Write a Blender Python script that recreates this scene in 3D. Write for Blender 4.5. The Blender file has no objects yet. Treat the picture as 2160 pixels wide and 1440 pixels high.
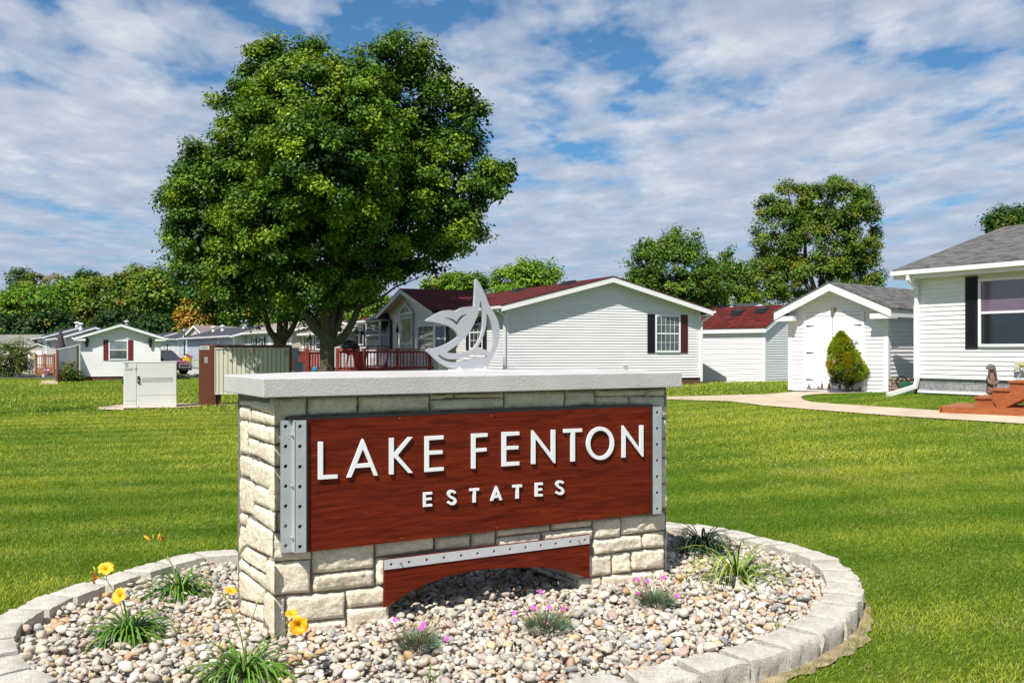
import bpy, bmesh, math, random
import numpy as np
from mathutils import Vector, Matrix, noise
from mathutils.geometry import tessellate_polygon
random.seed(7); rng = np.random.default_rng(11)
SC = bpy.context.scene; COL = SC.collection
F, HX, HY, EYE = 1954.0, 1080.0, 740.0, 1.6

# ------------------------------------------------------------------ terrain
def sstep(a, b, t):
    t = np.clip((t - a) / (b - a), 0, 1); return t * t * (3 - 2 * t)
def g(x, y):
    x = np.asarray(x, float); y = np.asarray(y, float)
    r = .64 * sstep(7, 22, y) * sstep(-4, 12, x) * np.clip(1 - .02 * (y - 22), .2, 1.0)
    return r - .0065 * np.clip(y - 26, 0, 60)
def gz(x, y): return float(g(x, y))
def gp(px, py):
    """ground point seen at a pixel of the photograph"""
    kx = (px - HX) / F; kz = (py - HY) / F
    lo, hi = 1.0, 400.0; Z = lo
    while Z < hi:
        if EYE - kz * Z <= gz(kx * Z, Z): break
        Z *= 1.01
    a, b = Z / 1.01, Z
    for _ in range(30):
        m = (a + b) / 2
        if EYE - kz * m <= gz(kx * m, m): b = m
        else: a = m
    return kx * b, b
def X(px, Z): return (px - HX) / F * Z
def H(py, Z): return EYE + (HY - py) / F * Z

# ------------------------------------------------------------------ materials
MATS = {}
def nt_new(name):
    m = bpy.data.materials.new(name); m.use_nodes = True
    n = m.node_tree; n.nodes.clear()
    out = n.nodes.new('ShaderNodeOutputMaterial'); b = n.nodes.new('ShaderNodeBsdfPrincipled')
    n.links.new(b.outputs[0], out.inputs[0]); MATS[name] = m
    return m, n, b, out
def N(n, t, **k):
    d = n.nodes.new(t)
    for a, v in k.items():
        if a.startswith('i_'): d.inputs[a[2:].replace('_', ' ')].default_value = v
        else: setattr(d, a, v)
    return d
def mixc(n, fac, a, b, mode='MIX'):
    m = N(n, 'ShaderNodeMix', data_type='RGBA', blend_type=mode)
    for s, v in ((m.inputs[0], fac), (m.inputs[6], a), (m.inputs[7], b)):
        if hasattr(v, 'is_linked') or isinstance(v, bpy.types.NodeSocket): n.links.new(v, s)
        elif isinstance(v, (int, float)): s.default_value = v
        else: s.default_value = (*v[:3], 1)
    return m.outputs[2]
def ramp(n, fac, stops):
    r = N(n, 'ShaderNodeValToRGB'); n.links.new(fac, r.inputs[0]); e = r.color_ramp.elements
    while len(e) < len(stops): e.new(.5)
    for k, (p, c) in enumerate(stops):
        e[k].position = p; e[k].color = (*c[:3], 1) if not isinstance(c, (int, float)) else (c, c, c, 1)
    return r.outputs[0]
def coords(n, kind='Object', scale=(1, 1, 1)):
    c = N(n, 'ShaderNodeTexCoord'); m = N(n, 'ShaderNodeMapping'); m.inputs['Scale'].default_value = scale
    n.links.new(c.outputs[kind], m.inputs[0]); return m.outputs[0]
def bump(n, b, h, s, d=.01, prev=None):
    u = N(n, 'ShaderNodeBump'); u.inputs['Strength'].default_value = s; u.inputs['Distance'].default_value = d
    n.links.new(h, u.inputs['Height'])
    if prev is not None: n.links.new(prev, u.inputs['Normal'])
    n.links.new(u.outputs[0], b.inputs['Normal']); return u.outputs[0]
def ntex(n, v, sc, det=4, rough=.55, dist=0):
    t = N(n, 'ShaderNodeTexNoise'); t.inputs['Scale'].default_value = sc; t.inputs['Detail'].default_value = det
    t.inputs['Roughness'].default_value = rough; t.inputs['Distortion'].default_value = dist
    n.links.new(v, t.inputs['Vector']); return t.outputs[0]
def M(name, c, rough=.6, var=.15, vs=3, bs=0, bsc=60, metal=0, spec=.5, c2=None, lo=.35, hi=.65, streak=(1, 1, 1), coat=0):
    if name in MATS: return MATS[name]
    m, n, b, o = nt_new(name); v = coords(n, scale=streak)
    t = ntex(n, v, vs, 5, .6)
    c2 = c2 or tuple(x * (1 - var) for x in c[:3]); c1 = tuple(min(1, x * (1 + var * .4)) for x in c[:3])
    n.links.new(ramp(n, t, [(lo, c2), (hi, c1)]), b.inputs['Base Color'])
    b.inputs['Roughness'].default_value = rough; b.inputs['Metallic'].default_value = metal
    b.inputs['Specular IOR Level'].default_value = spec; b.inputs['Coat Weight'].default_value = coat
    if bs: bump(n, b, ntex(n, coords(n), bsc, 4, .6), bs, .01)
    return m
def attr_mat(name, rough=.55, trans=0., spec=.3, speck=0):
    m, n, b, o = nt_new(name); a = N(n, 'ShaderNodeAttribute', attribute_name='col'); c = a.outputs[0]
    if speck:
        t = ntex(n, coords(n), 90, 5, .7)
        c = mixc(n, 1, c, ramp(n, t, [(.3, (1 - speck,) * 3), (.7, (1 + speck * .25,) * 3)]), 'MULTIPLY')
        bump(n, b, ntex(n, coords(n), 120, 4), .25, .004)
    n.links.new(c, b.inputs['Base Color'])
    b.inputs['Roughness'].default_value = rough; b.inputs['Specular IOR Level'].default_value = spec
    if trans:
        tr = N(n, 'ShaderNodeBsdfTranslucent'); mx = N(n, 'ShaderNodeMixShader'); mx.inputs[0].default_value = trans
        cc = mixc(n, 1, c, (1.25, 1.15, .5), 'MULTIPLY'); n.links.new(cc, tr.inputs[0])
        n.links.new(b.outputs[0], mx.inputs[1]); n.links.new(tr.outputs[0], mx.inputs[2]); n.links.new(mx.outputs[0], o.inputs[0])
    return m
def shingle(name, c1, c2, c3):
    m, n, b, o = nt_new(name); co = N(n, 'ShaderNodeTexCoord'); sp = N(n, 'ShaderNodeSeparateXYZ'); cb = N(n, 'ShaderNodeCombineXYZ')
    n.links.new(co.outputs['Object'], sp.inputs[0]); n.links.new(sp.outputs[1], cb.inputs[0]); n.links.new(sp.outputs[0], cb.inputs[1])
    br = N(n, 'ShaderNodeTexBrick', offset=.5); n.links.new(cb.outputs[0], br.inputs['Vector'])
    for k, v in (('Scale', 1.), ('Mortar Size', .006), ('Brick Width', .3), ('Row Height', .14), ('Bias', 0.)): br.inputs[k].default_value = v
    br.inputs['Color1'].default_value = (*c1, 1); br.inputs['Color2'].default_value = (*c2, 1); br.inputs['Mortar'].default_value = (*[x * .3 for x in c2], 1)
    mp = N(n, 'ShaderNodeMapping'); mp.inputs['Scale'].default_value = (2.2, 7, 1); n.links.new(cb.outputs[0], mp.inputs[0])
    t = ntex(n, mp.outputs[0], 1.3, 5, .7)
    f = ramp(n, t, [(.42, 0), (.62, 1)])
    n.links.new(mixc(n, f, br.outputs[0], c3), b.inputs['Base Color']); b.inputs['Roughness'].default_value = .92
    b.inputs['Specular IOR Level'].default_value = .12; bump(n, b, br.outputs[1], -.5, .01); return m
def brick(name, c1, c2, mo, w=.22, h=.075, ms=.012, rock=.3):
    m, n, b, o = nt_new(name); co = N(n, 'ShaderNodeTexCoord'); sp = N(n, 'ShaderNodeSeparateXYZ'); cb = N(n, 'ShaderNodeCombineXYZ')
    ad = N(n, 'ShaderNodeMath', operation='ADD')
    n.links.new(co.outputs['Object'], sp.inputs[0]); n.links.new(sp.outputs[0], ad.inputs[0]); n.links.new(sp.outputs[1], ad.inputs[1])
    n.links.new(ad.outputs[0], cb.inputs[0]); n.links.new(sp.outputs[2], cb.inputs[1])
    br = N(n, 'ShaderNodeTexBrick', offset=.5, squash=1.4, squash_frequency=2); n.links.new(cb.outputs[0], br.inputs['Vector'])
    for k, v in (('Scale', 1.), ('Mortar Size', ms), ('Brick Width', w), ('Row Height', h)): br.inputs[k].default_value = v
    br.inputs['Color1'].default_value = (*c1, 1); br.inputs['Color2'].default_value = (*c2, 1); br.inputs['Mortar'].default_value = (*mo, 1)
    t = ntex(n, co.outputs['Object'], 12, 5)
    n.links.new(mixc(n, 1, br.outputs[0], ramp(n, t, [(.3, (.75,) * 3), (.7, (1.1,) * 3)]), 'MULTIPLY'), b.inputs['Base Color'])
    b.inputs['Roughness'].default_value = .9; p = bump(n, b, br.outputs[1], -.8, .01); bump(n, b, t, rock, .03, p); return m

# ------------------------------------------------------------------ mesh building
ZB = {}
def npmesh(name, V, Fc, mat, parent=None, cols=None, smooth=False):
    me = bpy.data.meshes.new(name); V = np.ascontiguousarray(V, np.float32); Fc = np.ascontiguousarray(Fc, np.int32)
    if parent is not None: V = V.copy(); V[:, 2] -= ZB.get(parent.name, 0)
    k = Fc.shape[1]; nf = len(Fc)
    me.vertices.add(len(V)); me.vertices.foreach_set('co', V.ravel())
    me.loops.add(nf * k); me.loops.foreach_set('vertex_index', Fc.ravel())
    me.polygons.add(nf); me.polygons.foreach_set('loop_start', np.arange(0, nf * k, k, dtype=np.int32))
    if smooth: me.polygons.foreach_set('use_smooth', np.ones(nf, bool))
    if cols is not None:
        a = me.attributes.new('col', 'FLOAT_COLOR', 'POINT')
        c = np.ones((len(V), 4), np.float32); c[:, :3] = cols; a.data.foreach_set('color', c.ravel())
    me.materials.append(mat); me.update(calc_edges=True); me.validate()
    return link(name, me, parent)
def link(name, me, parent=None):
    o = bpy.data.objects.new(name, me); COL.objects.link(o)
    if parent is not None: o.parent = parent; ZB[o.name] = ZB.get(parent.name, 0)
    return o
class MB:
    def __init__(s): s.v = []; s.f = []
    def add(s, vs, fs):
        k = len(s.v); s.v += [tuple(p) for p in vs]; s.f += [tuple(i + k for i in q) for q in fs]; return s
    def box(s, x0, x1, y0, y1, z0, z1):
        return s.add([(x, y, z) for z in (z0, z1) for y in (y0, y1) for x in (x0, x1)],
                     [(0, 2, 3, 1), (4, 5, 7, 6), (0, 1, 5, 4), (2, 6, 7, 3), (0, 4, 6, 2), (1, 3, 7, 5)])
    def hexa(s, p): # p: 8 points bottom 4 ccw, top 4 ccw
        return s.add(p, [(3, 2, 1, 0), (4, 5, 6, 7), (0, 1, 5, 4), (1, 2, 6, 5), (2, 3, 7, 6), (3, 0, 4, 7)])
    def quad(s, *p): return s.add(p, [tuple(range(len(p)))])
    def beam(s, a, b, w, h, up=(0, 0, 1)):
        a, b = Vector(a), Vector(b); d = (b - a).normalized(); u = Vector(up); r = d.cross(u).normalized() * w / 2; t = r.cross(d).normalized() * h / 2
        return s.hexa([a - r - t, a + r - t, b + r - t, b - r - t, a - r + t, a + r + t, b + r + t, b - r + t])
    def prism(s, pts, fn, d0, d1, holes=()):
        """polygon (with holes) in a plane, extruded; fn(a,b,d)->xyz"""
        loops = [list(pts)] + [list(h) for h in holes]
        flat = [q for l in loops for q in l]; n = len(flat)
        tris = tessellate_polygon([[Vector((q[0], q[1], 0)) for q in l] for l in loops])
        k = len(s.v)
        s.v += [tuple(fn(q[0], q[1], d0)) for q in flat] + [tuple(fn(q[0], q[1], d1)) for q in flat]
        for t in tris: s.f.append(tuple(k + i for i in t)); s.f.append(tuple(k + n + i for i in reversed(t)))
        st = 0
        for l in loops:
            m = len(l)
            for i in range(m):
                a, b = st + i, st + (i + 1) % m; s.f.append((k + a, k + b, k + n + b, k + n + a))
            st += m
        return s
    def tube(s, path, rad, seg=8, cap=True):
        path = [Vector(p) for p in path]; n = len(path)
        if isinstance(rad, (int, float)): rad = [rad] * n
        k = len(s.v); ref = Vector((.13, .31, .94)).normalized()
        for i, p in enumerate(path):
            d = (path[min(i + 1, n - 1)] - path[max(i - 1, 0)]).normalized()
            if i == 0: r = d.cross(ref); r = r if r.length > .1 else d.cross(Vector((1, 0, 0))); r.normalize()
            else: r = (r - d * r.dot(d)).normalized()
            t = d.cross(r)
            for j in range(seg):
                a = 2 * math.pi * j / seg; s.v.append(tuple(p + (r * math.cos(a) + t * math.sin(a)) * rad[i]))
        for i in range(n - 1):
            for j in range(seg):
                s.f.append((k + i * seg + j, k + i * seg + (j + 1) % seg, k + (i + 1) * seg + (j + 1) % seg, k + (i + 1) * seg + j))
        if cap: s.f.append(tuple(k + j for j in range(seg))[::-1]); s.f.append(tuple(k + (n - 1) * seg + j for j in range(seg)))
        return s
    def lathe(s, c, prof, seg=16, sx=1, sy=1, rot=0):
        k = len(s.v); n = len(prof)
        for r, z in prof:
            for j in range(seg):
                a = 2 * math.pi * j / seg + rot; s.v.append((c[0] + r * sx * math.cos(a), c[1] + r * sy * math.sin(a), c[2] + z))
        for i in range(n - 1):
            for j in range(seg):
                s.f.append((k + i * seg + j, k + i * seg + (j + 1) % seg, k + (i + 1) * seg + (j + 1) % seg, k + (i + 1) * seg + j))
        s.f.append(tuple(k + j for j in range(seg))[::-1]); s.f.append(tuple(k + (n - 1) * seg + j for j in range(seg))); return s
    def ribbon(s, path, w, side=None, fold=.15):
        path = [Vector(p) for p in path]; n = len(path); k = len(s.v)
        d0 = path[-1] - path[0]; sd = Vector(side) if side else Vector((-d0.y, d0.x, 0)); sd = sd.normalized() if sd.length > 1e-5 else Vector((1, 0, 0))
        for i, p in enumerate(path):
            t = i / (n - 1); ww = w * min(1, .55 + 1.6 * t) * (1 - t ** 3) + .0006
            s.v += [tuple(p - sd * ww / 2 + Vector((0, 0, ww * fold))), tuple(p), tuple(p + sd * ww / 2 + Vector((0, 0, ww * fold)))]
        for i in range(n - 1):
            a = k + 3 * i; s.f += [(a, a + 1, a + 4, a + 3), (a + 1, a + 2, a + 5, a + 4)]
        return s
    def build(s, name, mat, parent=None, bevel=0, smooth=False, seg=2):
        me = bpy.data.meshes.new(name); z = ZB.get(parent.name, 0) if parent is not None else 0
        me.from_pydata([(a, b, c - z) for a, b, c in s.v], [], s.f); me.validate()
        bm = bmesh.new(); bm.from_mesh(me); bmesh.ops.recalc_face_normals(bm, faces=bm.faces); bm.to_mesh(me); bm.free()
        if smooth: me.polygons.foreach_set('use_smooth', [True] * len(me.polygons))
        me.materials.append(mat); o = link(name, me, parent)
        if bevel:
            b = o.modifiers.new('bevel', 'BEVEL'); b.width = bevel; b.segments = seg; b.limit_method = 'ANGLE'; b.harden_normals = False
        return o
def tag(o, label, cat=None, group=None, kind=None):
    if label: o['label'] = label
    if cat: o['category'] = cat
    if group: o['group'] = group
    if kind: o['kind'] = kind
    return o
def thing(name, label, cat, loc, rot=0, group=None):
    o = bpy.data.objects.new(name, None); COL.objects.link(o); o.empty_display_size = .2
    o.location = loc; o.rotation_euler = (0, 0, rot); ZB[o.name] = loc[2]
    return tag(o, label, cat, group)
class Frame:
    """a thing's ground frame: local x, y horizontal (z kept absolute)"""
    def __init__(s, x, y, ux, uy):
        l = math.hypot(ux, uy); s.o = (x, y); s.u = (ux / l, uy / l); s.v = (-uy / l, ux / l); s.ang = math.atan2(uy, ux)
    def loc(s, x, y):
        dx, dy = x - s.o[0], y - s.o[1]; return dx * s.u[0] + dy * s.u[1], dx * s.v[0] + dy * s.v[1]
    def w(s, a, b): return s.o[0] + a * s.u[0] + b * s.v[0], s.o[1] + a * s.u[1] + b * s.v[1]
    def onY(s, px, py, y0=0.):  # pixel -> local (x, z) on plane local y = y0
        kx = (px - HX) / F; k = kx * s.v[0] + s.v[1]; c = s.o[0] * s.v[0] + s.o[1] * s.v[1]; Z = (y0 + c) / k
        return s.loc(kx * Z, Z)[0], H(py, Z)
    def onX(s, px, py, x0=0.):
        kx = (px - HX) / F; k = kx * s.u[0] + s.u[1]; c = s.o[0] * s.u[0] + s.o[1] * s.u[1]; Z = (x0 + c) / k
        return s.loc(kx * Z, Z)[1], H(py, Z)
def inst(name, P, B, v0, f0, mat, parent=None, cols=None, smooth=False):
    """many copies of a small mesh in one mesh: P (n,3), B (n,3,3) columns = axes"""
    n, k = len(P), len(v0); V = np.einsum('nij,kj->nki', B, v0) + P[:, None, :]
    Fc = (np.asarray(f0)[None] + (np.arange(n) * k)[:, None, None]).reshape(-1, len(f0[0]))
    c = None if cols is None else np.repeat(cols, k, axis=0)
    return npmesh(name, V.reshape(-1, 3), Fc, mat, parent, c, smooth)
def vnoise(x, y, sc, seed=0):
    r = np.random.default_rng(seed).random((97, 97)); u, v = np.asarray(x) * sc + 1000, np.asarray(y) * sc + 1000; i, j = np.floor(u).astype(int), np.floor(v).astype(int); a, b = u - i, v - j; a = a * a * (3 - 2 * a); b = b * b * (3 - 2 * b)
    q = lambda p, s_: r[p % 97, s_ % 97]
    return (q(i, j) * (1 - a) + q(i + 1, j) * a) * (1 - b) + (q(i, j + 1) * (1 - a) + q(i + 1, j + 1) * a) * b
def inpoly(x, y, poly):
    r = np.zeros(len(x), bool); n = len(poly)
    for i in range(n):
        x1, y1 = poly[i]; x2, y2 = poly[(i + 1) % n]
        c = ((y1 > y) != (y2 > y)) & (x < (x2 - x1) * (y - y1) / (y2 - y1 + 1e-12) + x1); r ^= c
    return r
def catmull(pts, n=10, closed=True):
    out = []; m = len(pts)
    for i in range(m if closed else m - 1):
        p = [pts[(i + j) % m] if closed else pts[min(max(i + j, 0), m - 1)] for j in (-1, 0, 1, 2)]
        for k in range(n):
            t = k / n
            out.append(tuple(.5 * (2 * p[1][c] + (p[2][c] - p[0][c]) * t + (2 * p[0][c] - 5 * p[1][c] + 4 * p[2][c] - p[3][c]) * t * t
                     + (3 * p[1][c] - p[0][c] - 3 * p[2][c] + p[3][c]) * t ** 3) for c in range(len(p[1]))))
    if not closed: out.append(tuple(pts[-1]))
    return out
def drape(name, poly, mat, dz, cuts=3, label=None, kind='structure', cat=None, parent=None, skirt=.0):
    bm = bmesh.new(); vs = [bm.verts.new((p[0], p[1], 0)) for p in poly]
    for t in tessellate_polygon([[Vector((p[0], p[1], 0)) for p in poly]]): bm.faces.new([vs[i] for i in t])
    bmesh.ops.triangulate(bm, faces=bm.faces)
    for _ in range(cuts):
        es = [e for e in bm.edges if e.calc_length() > .5]
        if es: bmesh.ops.subdivide_edges(bm, edges=es, cuts=1); bmesh.ops.triangulate(bm, faces=bm.faces)
    bmesh.ops.recalc_face_normals(bm, faces=bm.faces)
    for v in bm.verts: v.co.z = gz(v.co.x, v.co.y) + dz
    if sum(f.normal.z for f in bm.faces) < 0: bmesh.ops.reverse_faces(bm, faces=bm.faces)
    me = bpy.data.meshes.new(name); bm.to_mesh(me); bm.free(); me.materials.append(mat)
    o = link(name, me, parent); tag(o, label, cat, None, kind); return o
# ------------------------------------------------------------------ camera, sun, sky
cam = bpy.data.cameras.new('camera'); co = bpy.data.objects.new('camera', cam); COL.objects.link(co); SC.camera = co
co.location = (0, 0, EYE); co.rotation_euler = (math.pi / 2, 0, 0)
cam.sensor_width = 36; cam.lens = F / 2160 * 36; cam.shift_y = 20 / 2160; cam.clip_start = .1; cam.clip_end = 3000
EL = math.radians(52); SX, SY = -.415, -.91
L = bpy.data.lights.new('sun', 'SUN'); L.energy = 5.0; L.angle = math.radians(.55); L.color = (1, .95, .87)
lo = bpy.data.objects.new('sun', L); COL.objects.link(lo)
sd = Vector((SX * math.cos(EL), SY * math.cos(EL), math.sin(EL))).normalized()
lo.rotation_euler = sd.to_track_quat('Z', 'Y').to_euler()
W = bpy.data.worlds.new('World'); SC.world = W; W.use_nodes = True; n = W.node_tree; n.nodes.clear()
out = N(n, 'ShaderNodeOutputWorld'); bg = N(n, 'ShaderNodeBackground'); n.links.new(bg.outputs[0], out.inputs[0]); bg.inputs[1].default_value = .085
sk = N(n, 'ShaderNodeTexSky', sky_type='NISHITA', sun_disc=False, sun_elevation=EL, sun_rotation=math.atan2(SX, SY), air_density=1.0, dust_density=.6, ozone_density=2.5)
tc = N(n, 'ShaderNodeTexCoord'); sp = N(n, 'ShaderNodeSeparateXYZ'); n.links.new(tc.outputs['Generated'], sp.inputs[0])
def mth(op, a, b=None, c=None):
    m = N(n, 'ShaderNodeMath', operation=op)
    for i, v in enumerate((a, b, c)):
        if v is None: continue
        if isinstance(v, (int, float)): m.inputs[i].default_value = v
        else: n.links.new(v, m.inputs[i])
    return m.outputs[0]
zz = mth('MAXIMUM', sp.outputs[2], 0.0); den = mth('ADD', zz, .075)
cb = N(n, 'ShaderNodeCombineXYZ'); n.links.new(mth('DIVIDE', sp.outputs[0], den), cb.inputs[0]); n.links.new(mth('DIVIDE', sp.outputs[1], den), cb.inputs[1])
mp = N(n, 'ShaderNodeMapping'); n.links.new(cb.outputs[0], mp.inputs[0]); mp.inputs['Scale'].default_value = (.9, .62, 1); mp.inputs['Location'].default_value = (3.45, 1.7, 0); mp.inputs['Rotation'].default_value = (0, 0, .35)
big = ntex(n, mp.outputs[0], 1.0, 3, .5, .1); mid = ntex(n, mp.outputs[0], 4.2, 5, .5, .1); fine = ntex(n, mp.outputs[0], 11.0, 5, .55, .1)
sm = mth('ADD', mth('ADD', mth('MULTIPLY', big, .50), mth('MULTIPLY', mid, .58)), mth('MULTIPLY', fine, .22))
low = N(n, 'ShaderNodeMapRange'); low.inputs[1].default_value = .02; low.inputs[2].default_value = .42; low.inputs[3].default_value = .09; low.inputs[4].default_value = -.035; n.links.new(zz, low.inputs[0])
cov = ramp(n, mth('ADD', sm, low.outputs[0]), [(.56, 0), (.63, .55), (.71, .95)])
# cloud tone: thick parts bright, thin bases greyer; a paler grey-blue haze hugs the horizon
ct = ramp(n, ntex(n, mp.outputs[0], 4.6, 6, .6), [(.32, (3.7, 4.3, 5.5)), (.52, (4.9, 5.4, 6.4)), (.68, (6.6, 6.9, 7.5))])
skc = mixc(n, 1, sk.outputs[0], (.50, .84, 1.02), 'MULTIPLY')
c1 = mixc(n, cov, skc, ct)
hz = N(n, 'ShaderNodeMapRange'); hz.inputs[1].default_value = 0.0; hz.inputs[2].default_value = .2; hz.inputs[3].default_value = .85; hz.inputs[4].default_value = 0; n.links.new(zz, hz.inputs[0])
n.links.new(mixc(n, hz.outputs[0], c1, (3.1, 4.1, 5.8)), bg.inputs[0])
SC.view_settings.view_transform = 'Standard'; SC.view_settings.look = 'None'; SC.view_settings.gamma = 1; SC.view_settings.exposure = .42
SC.cycles.max_bounces = 6; SC.cycles.transparent_max_bounces = 8; SC.cycles.caustics_reflective = False; SC.cycles.caustics_refractive = False

# ------------------------------------------------------------------ lawn ground
m, nn, b, o_ = nt_new('lawn'); v = coords(nn)
t1 = ntex(nn, v, .25, 4, .6); t2 = ntex(nn, v, 3.5, 6, .7); t3 = ntex(nn, coords(nn, scale=(1, 2.2, 1)), 22, 4, .7)
cA = ramp(nn, t1, [(.35, (.066, .125, .009)), (.65, (.11, .165, .014))]); cB = mixc(nn, 1, cA, ramp(nn, t2, [(.3, (.72, .76, .7)), (.7, (1.25, 1.2, 1.1))]), 'MULTIPLY')
nn.links.new(mixc(nn, 1, cB, ramp(nn, t3, [(.35, (.55, .6, .5)), (.65, (1.3, 1.25, 1.2))]), 'MULTIPLY'), b.inputs['Base Color'])
b.inputs['Roughness'].default_value = .9; b.inputs['Specular IOR Level'].default_value = .1
bump(nn, b, t3, .6, .05)
ys = np.concatenate([np.linspace(-25, 3, 12), np.linspace(3.5, 45, 110), np.linspace(46, 110, 40), np.geomspace(115, 1500, 22)])
xs = np.concatenate([-np.geomspace(1200, 45, 18), np.linspace(-42, 42, 120), np.geomspace(45, 1200, 18)])
gx, gy = np.meshgrid(xs, ys); V = np.stack([gx.ravel(), gy.ravel(), g(gx.ravel(), gy.ravel())], 1)
ny, nx = gx.shape; ii, jj = np.meshgrid(np.arange(ny - 1), np.arange(nx - 1), indexing='ij'); a = (ii * nx + jj).ravel()
tag(npmesh('ground', V, np.stack([a, a + 1, a + nx + 1, a + nx], 1), MATS['lawn'], smooth=True), None, None, None, 'structure')

conc = M('path_concrete', (.52, .41, .30), .9, .18, 1.6, .25, 60)
pe = [(1250, 838), (1405, 843.5), (1541, 848), (1611, 857), (1699, 864.5), (1805, 872.6), (1893, 879.6), (1998, 886), (2160, 896), (2420, 915)]
pf = [(2420, 890), (2160, 877), (1984, 868), (1857, 860), (1752, 853), (1712, 849.5), (1694, 844.5), (1689, 839), (1698, 835.5), (1722, 833), (1760, 831.5), (1830, 830), (1700, 824.5), (1664, 829), (1611, 833), (1505, 835.6), (1405, 838), (1250, 833)]
PATH = [gp(*p) for p in pe + pf]
drape('path', PATH, conc, .025)
road = M('asphalt', (.055, .053, .06), .92, .25, .8, .3, 40)
ROAD = [(-70, 66), (-30, 64.5), (-14, 64), (20, 68), (60, 74), (60, 84), (20, 78), (-14, 74), (-30, 74), (-70, 77)]
drape('road', ROAD, road, .02)
curbm = M('kerb_concrete', (.5, .44, .38), .9)
drape('kerb', [(-40, 74.3), (-14, 74.3), (0, 76), (0, 76.8), (-14, 75.1), (-40, 75.1)], curbm, .1)
drape('driveway', [gp(300, 771), (-26, 64), (-27, 74), gp(340, 771)][0:0] or [(-33, 60), (-24.5, 60.5), (-24.5, 64.5), (-33, 64.8)], road, .03, 2)

# ------------------------------------------------------------------ the planting bed outline (outer top edge of the edging blocks)
def rz(px, py, z):
    Z = (EYE - z) * F / (py - HY); return (X(px, Z), Z)
ring_px = [(500, 1157), (430, 1163), (350, 1176), (280, 1196), (215, 1217), (130, 1240), (50, 1273), (-20, 1305), (-62, 1345), (-60, 1392), (-15, 1440)]
RP = [rz(x, y, .12) for x, y in ring_px]
RP += [(-1.85, 3.86), (-1.25, 3.72), (-.55, 3.72), (.05, 3.86)]
RP += [rz(x, y, .12) for x, y in [(1320, 1447), (1433, 1427), (1547, 1404), (1637, 1374), (1714, 1342), (1772, 1312), (1806, 1275), (1815, 1243), (1807, 1215), (1770, 1180), (1700, 1154), (1610, 1130), (1520, 1112), (1440, 1103)]]
RP += [(.75, 8.35), (-.3, 8.05), (-1.2, 7.45)]
RING = catmull(RP, 8)
ra = np.array(RING); cen = ra.mean(0)
def offset_ring(d):
    n_ = len(ra); t = np.roll(ra, -1, 0) - np.roll(ra, 1, 0); t /= np.linalg.norm(t, axis=1)[:, None]
    area = np.sum(ra[:, 0] * np.roll(ra[:, 1], -1) - ra[:, 1] * np.roll(ra[:, 0], -1))
    nr = np.stack([t[:, 1], -t[:, 0]], 1) * (1 if area > 0 else -1)
    dd = d if np.ndim(d) else np.full(n_, d)
    return ra + nr * dd[:, None]
soil_w = np.array([.022 + .03 * abs(noise.noise(Vector((p[0] * 3, p[1] * 3, 0)))) + (.085 * math.exp(-((p[0] - 2.0) ** 2 + (p[1] - 4.95) ** 2) / .45) + .1 * math.exp(-((p[0] - 1.35) ** 2 + (p[1] - 4.15) ** 2) / .3)) * (1 + .8 * noise.noise(Vector((p[0] * 9, p[1] * 9, 3)))) for p in RING])
SOIL = offset_ring(soil_w)
GRX = offset_ring(soil_w * .35 + .005)
PAD1 = [gp(208, 865), gp(260, 866.5), gp(262, 862.5), gp(373, 861.5), gp(424, 858), gp(424, 853.5), gp(373, 852), gp(258, 855), gp(208, 859)]
_b = gp(419.5, 856.5); PAD2 = [(_b[0] - .2, _b[1] - .12), (_b[0] + 3.3, _b[1] + .85), (_b[0] + 3.1, _b[1] + 1.7), (_b[0] - .4, _b[1] + .75)]
soilm = M('bed_soil', (.33, .25, .15), .95, .45, 9, .5, 60)
drape('soil', [tuple(p) for p in SOIL], soilm, .012, 1)

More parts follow.
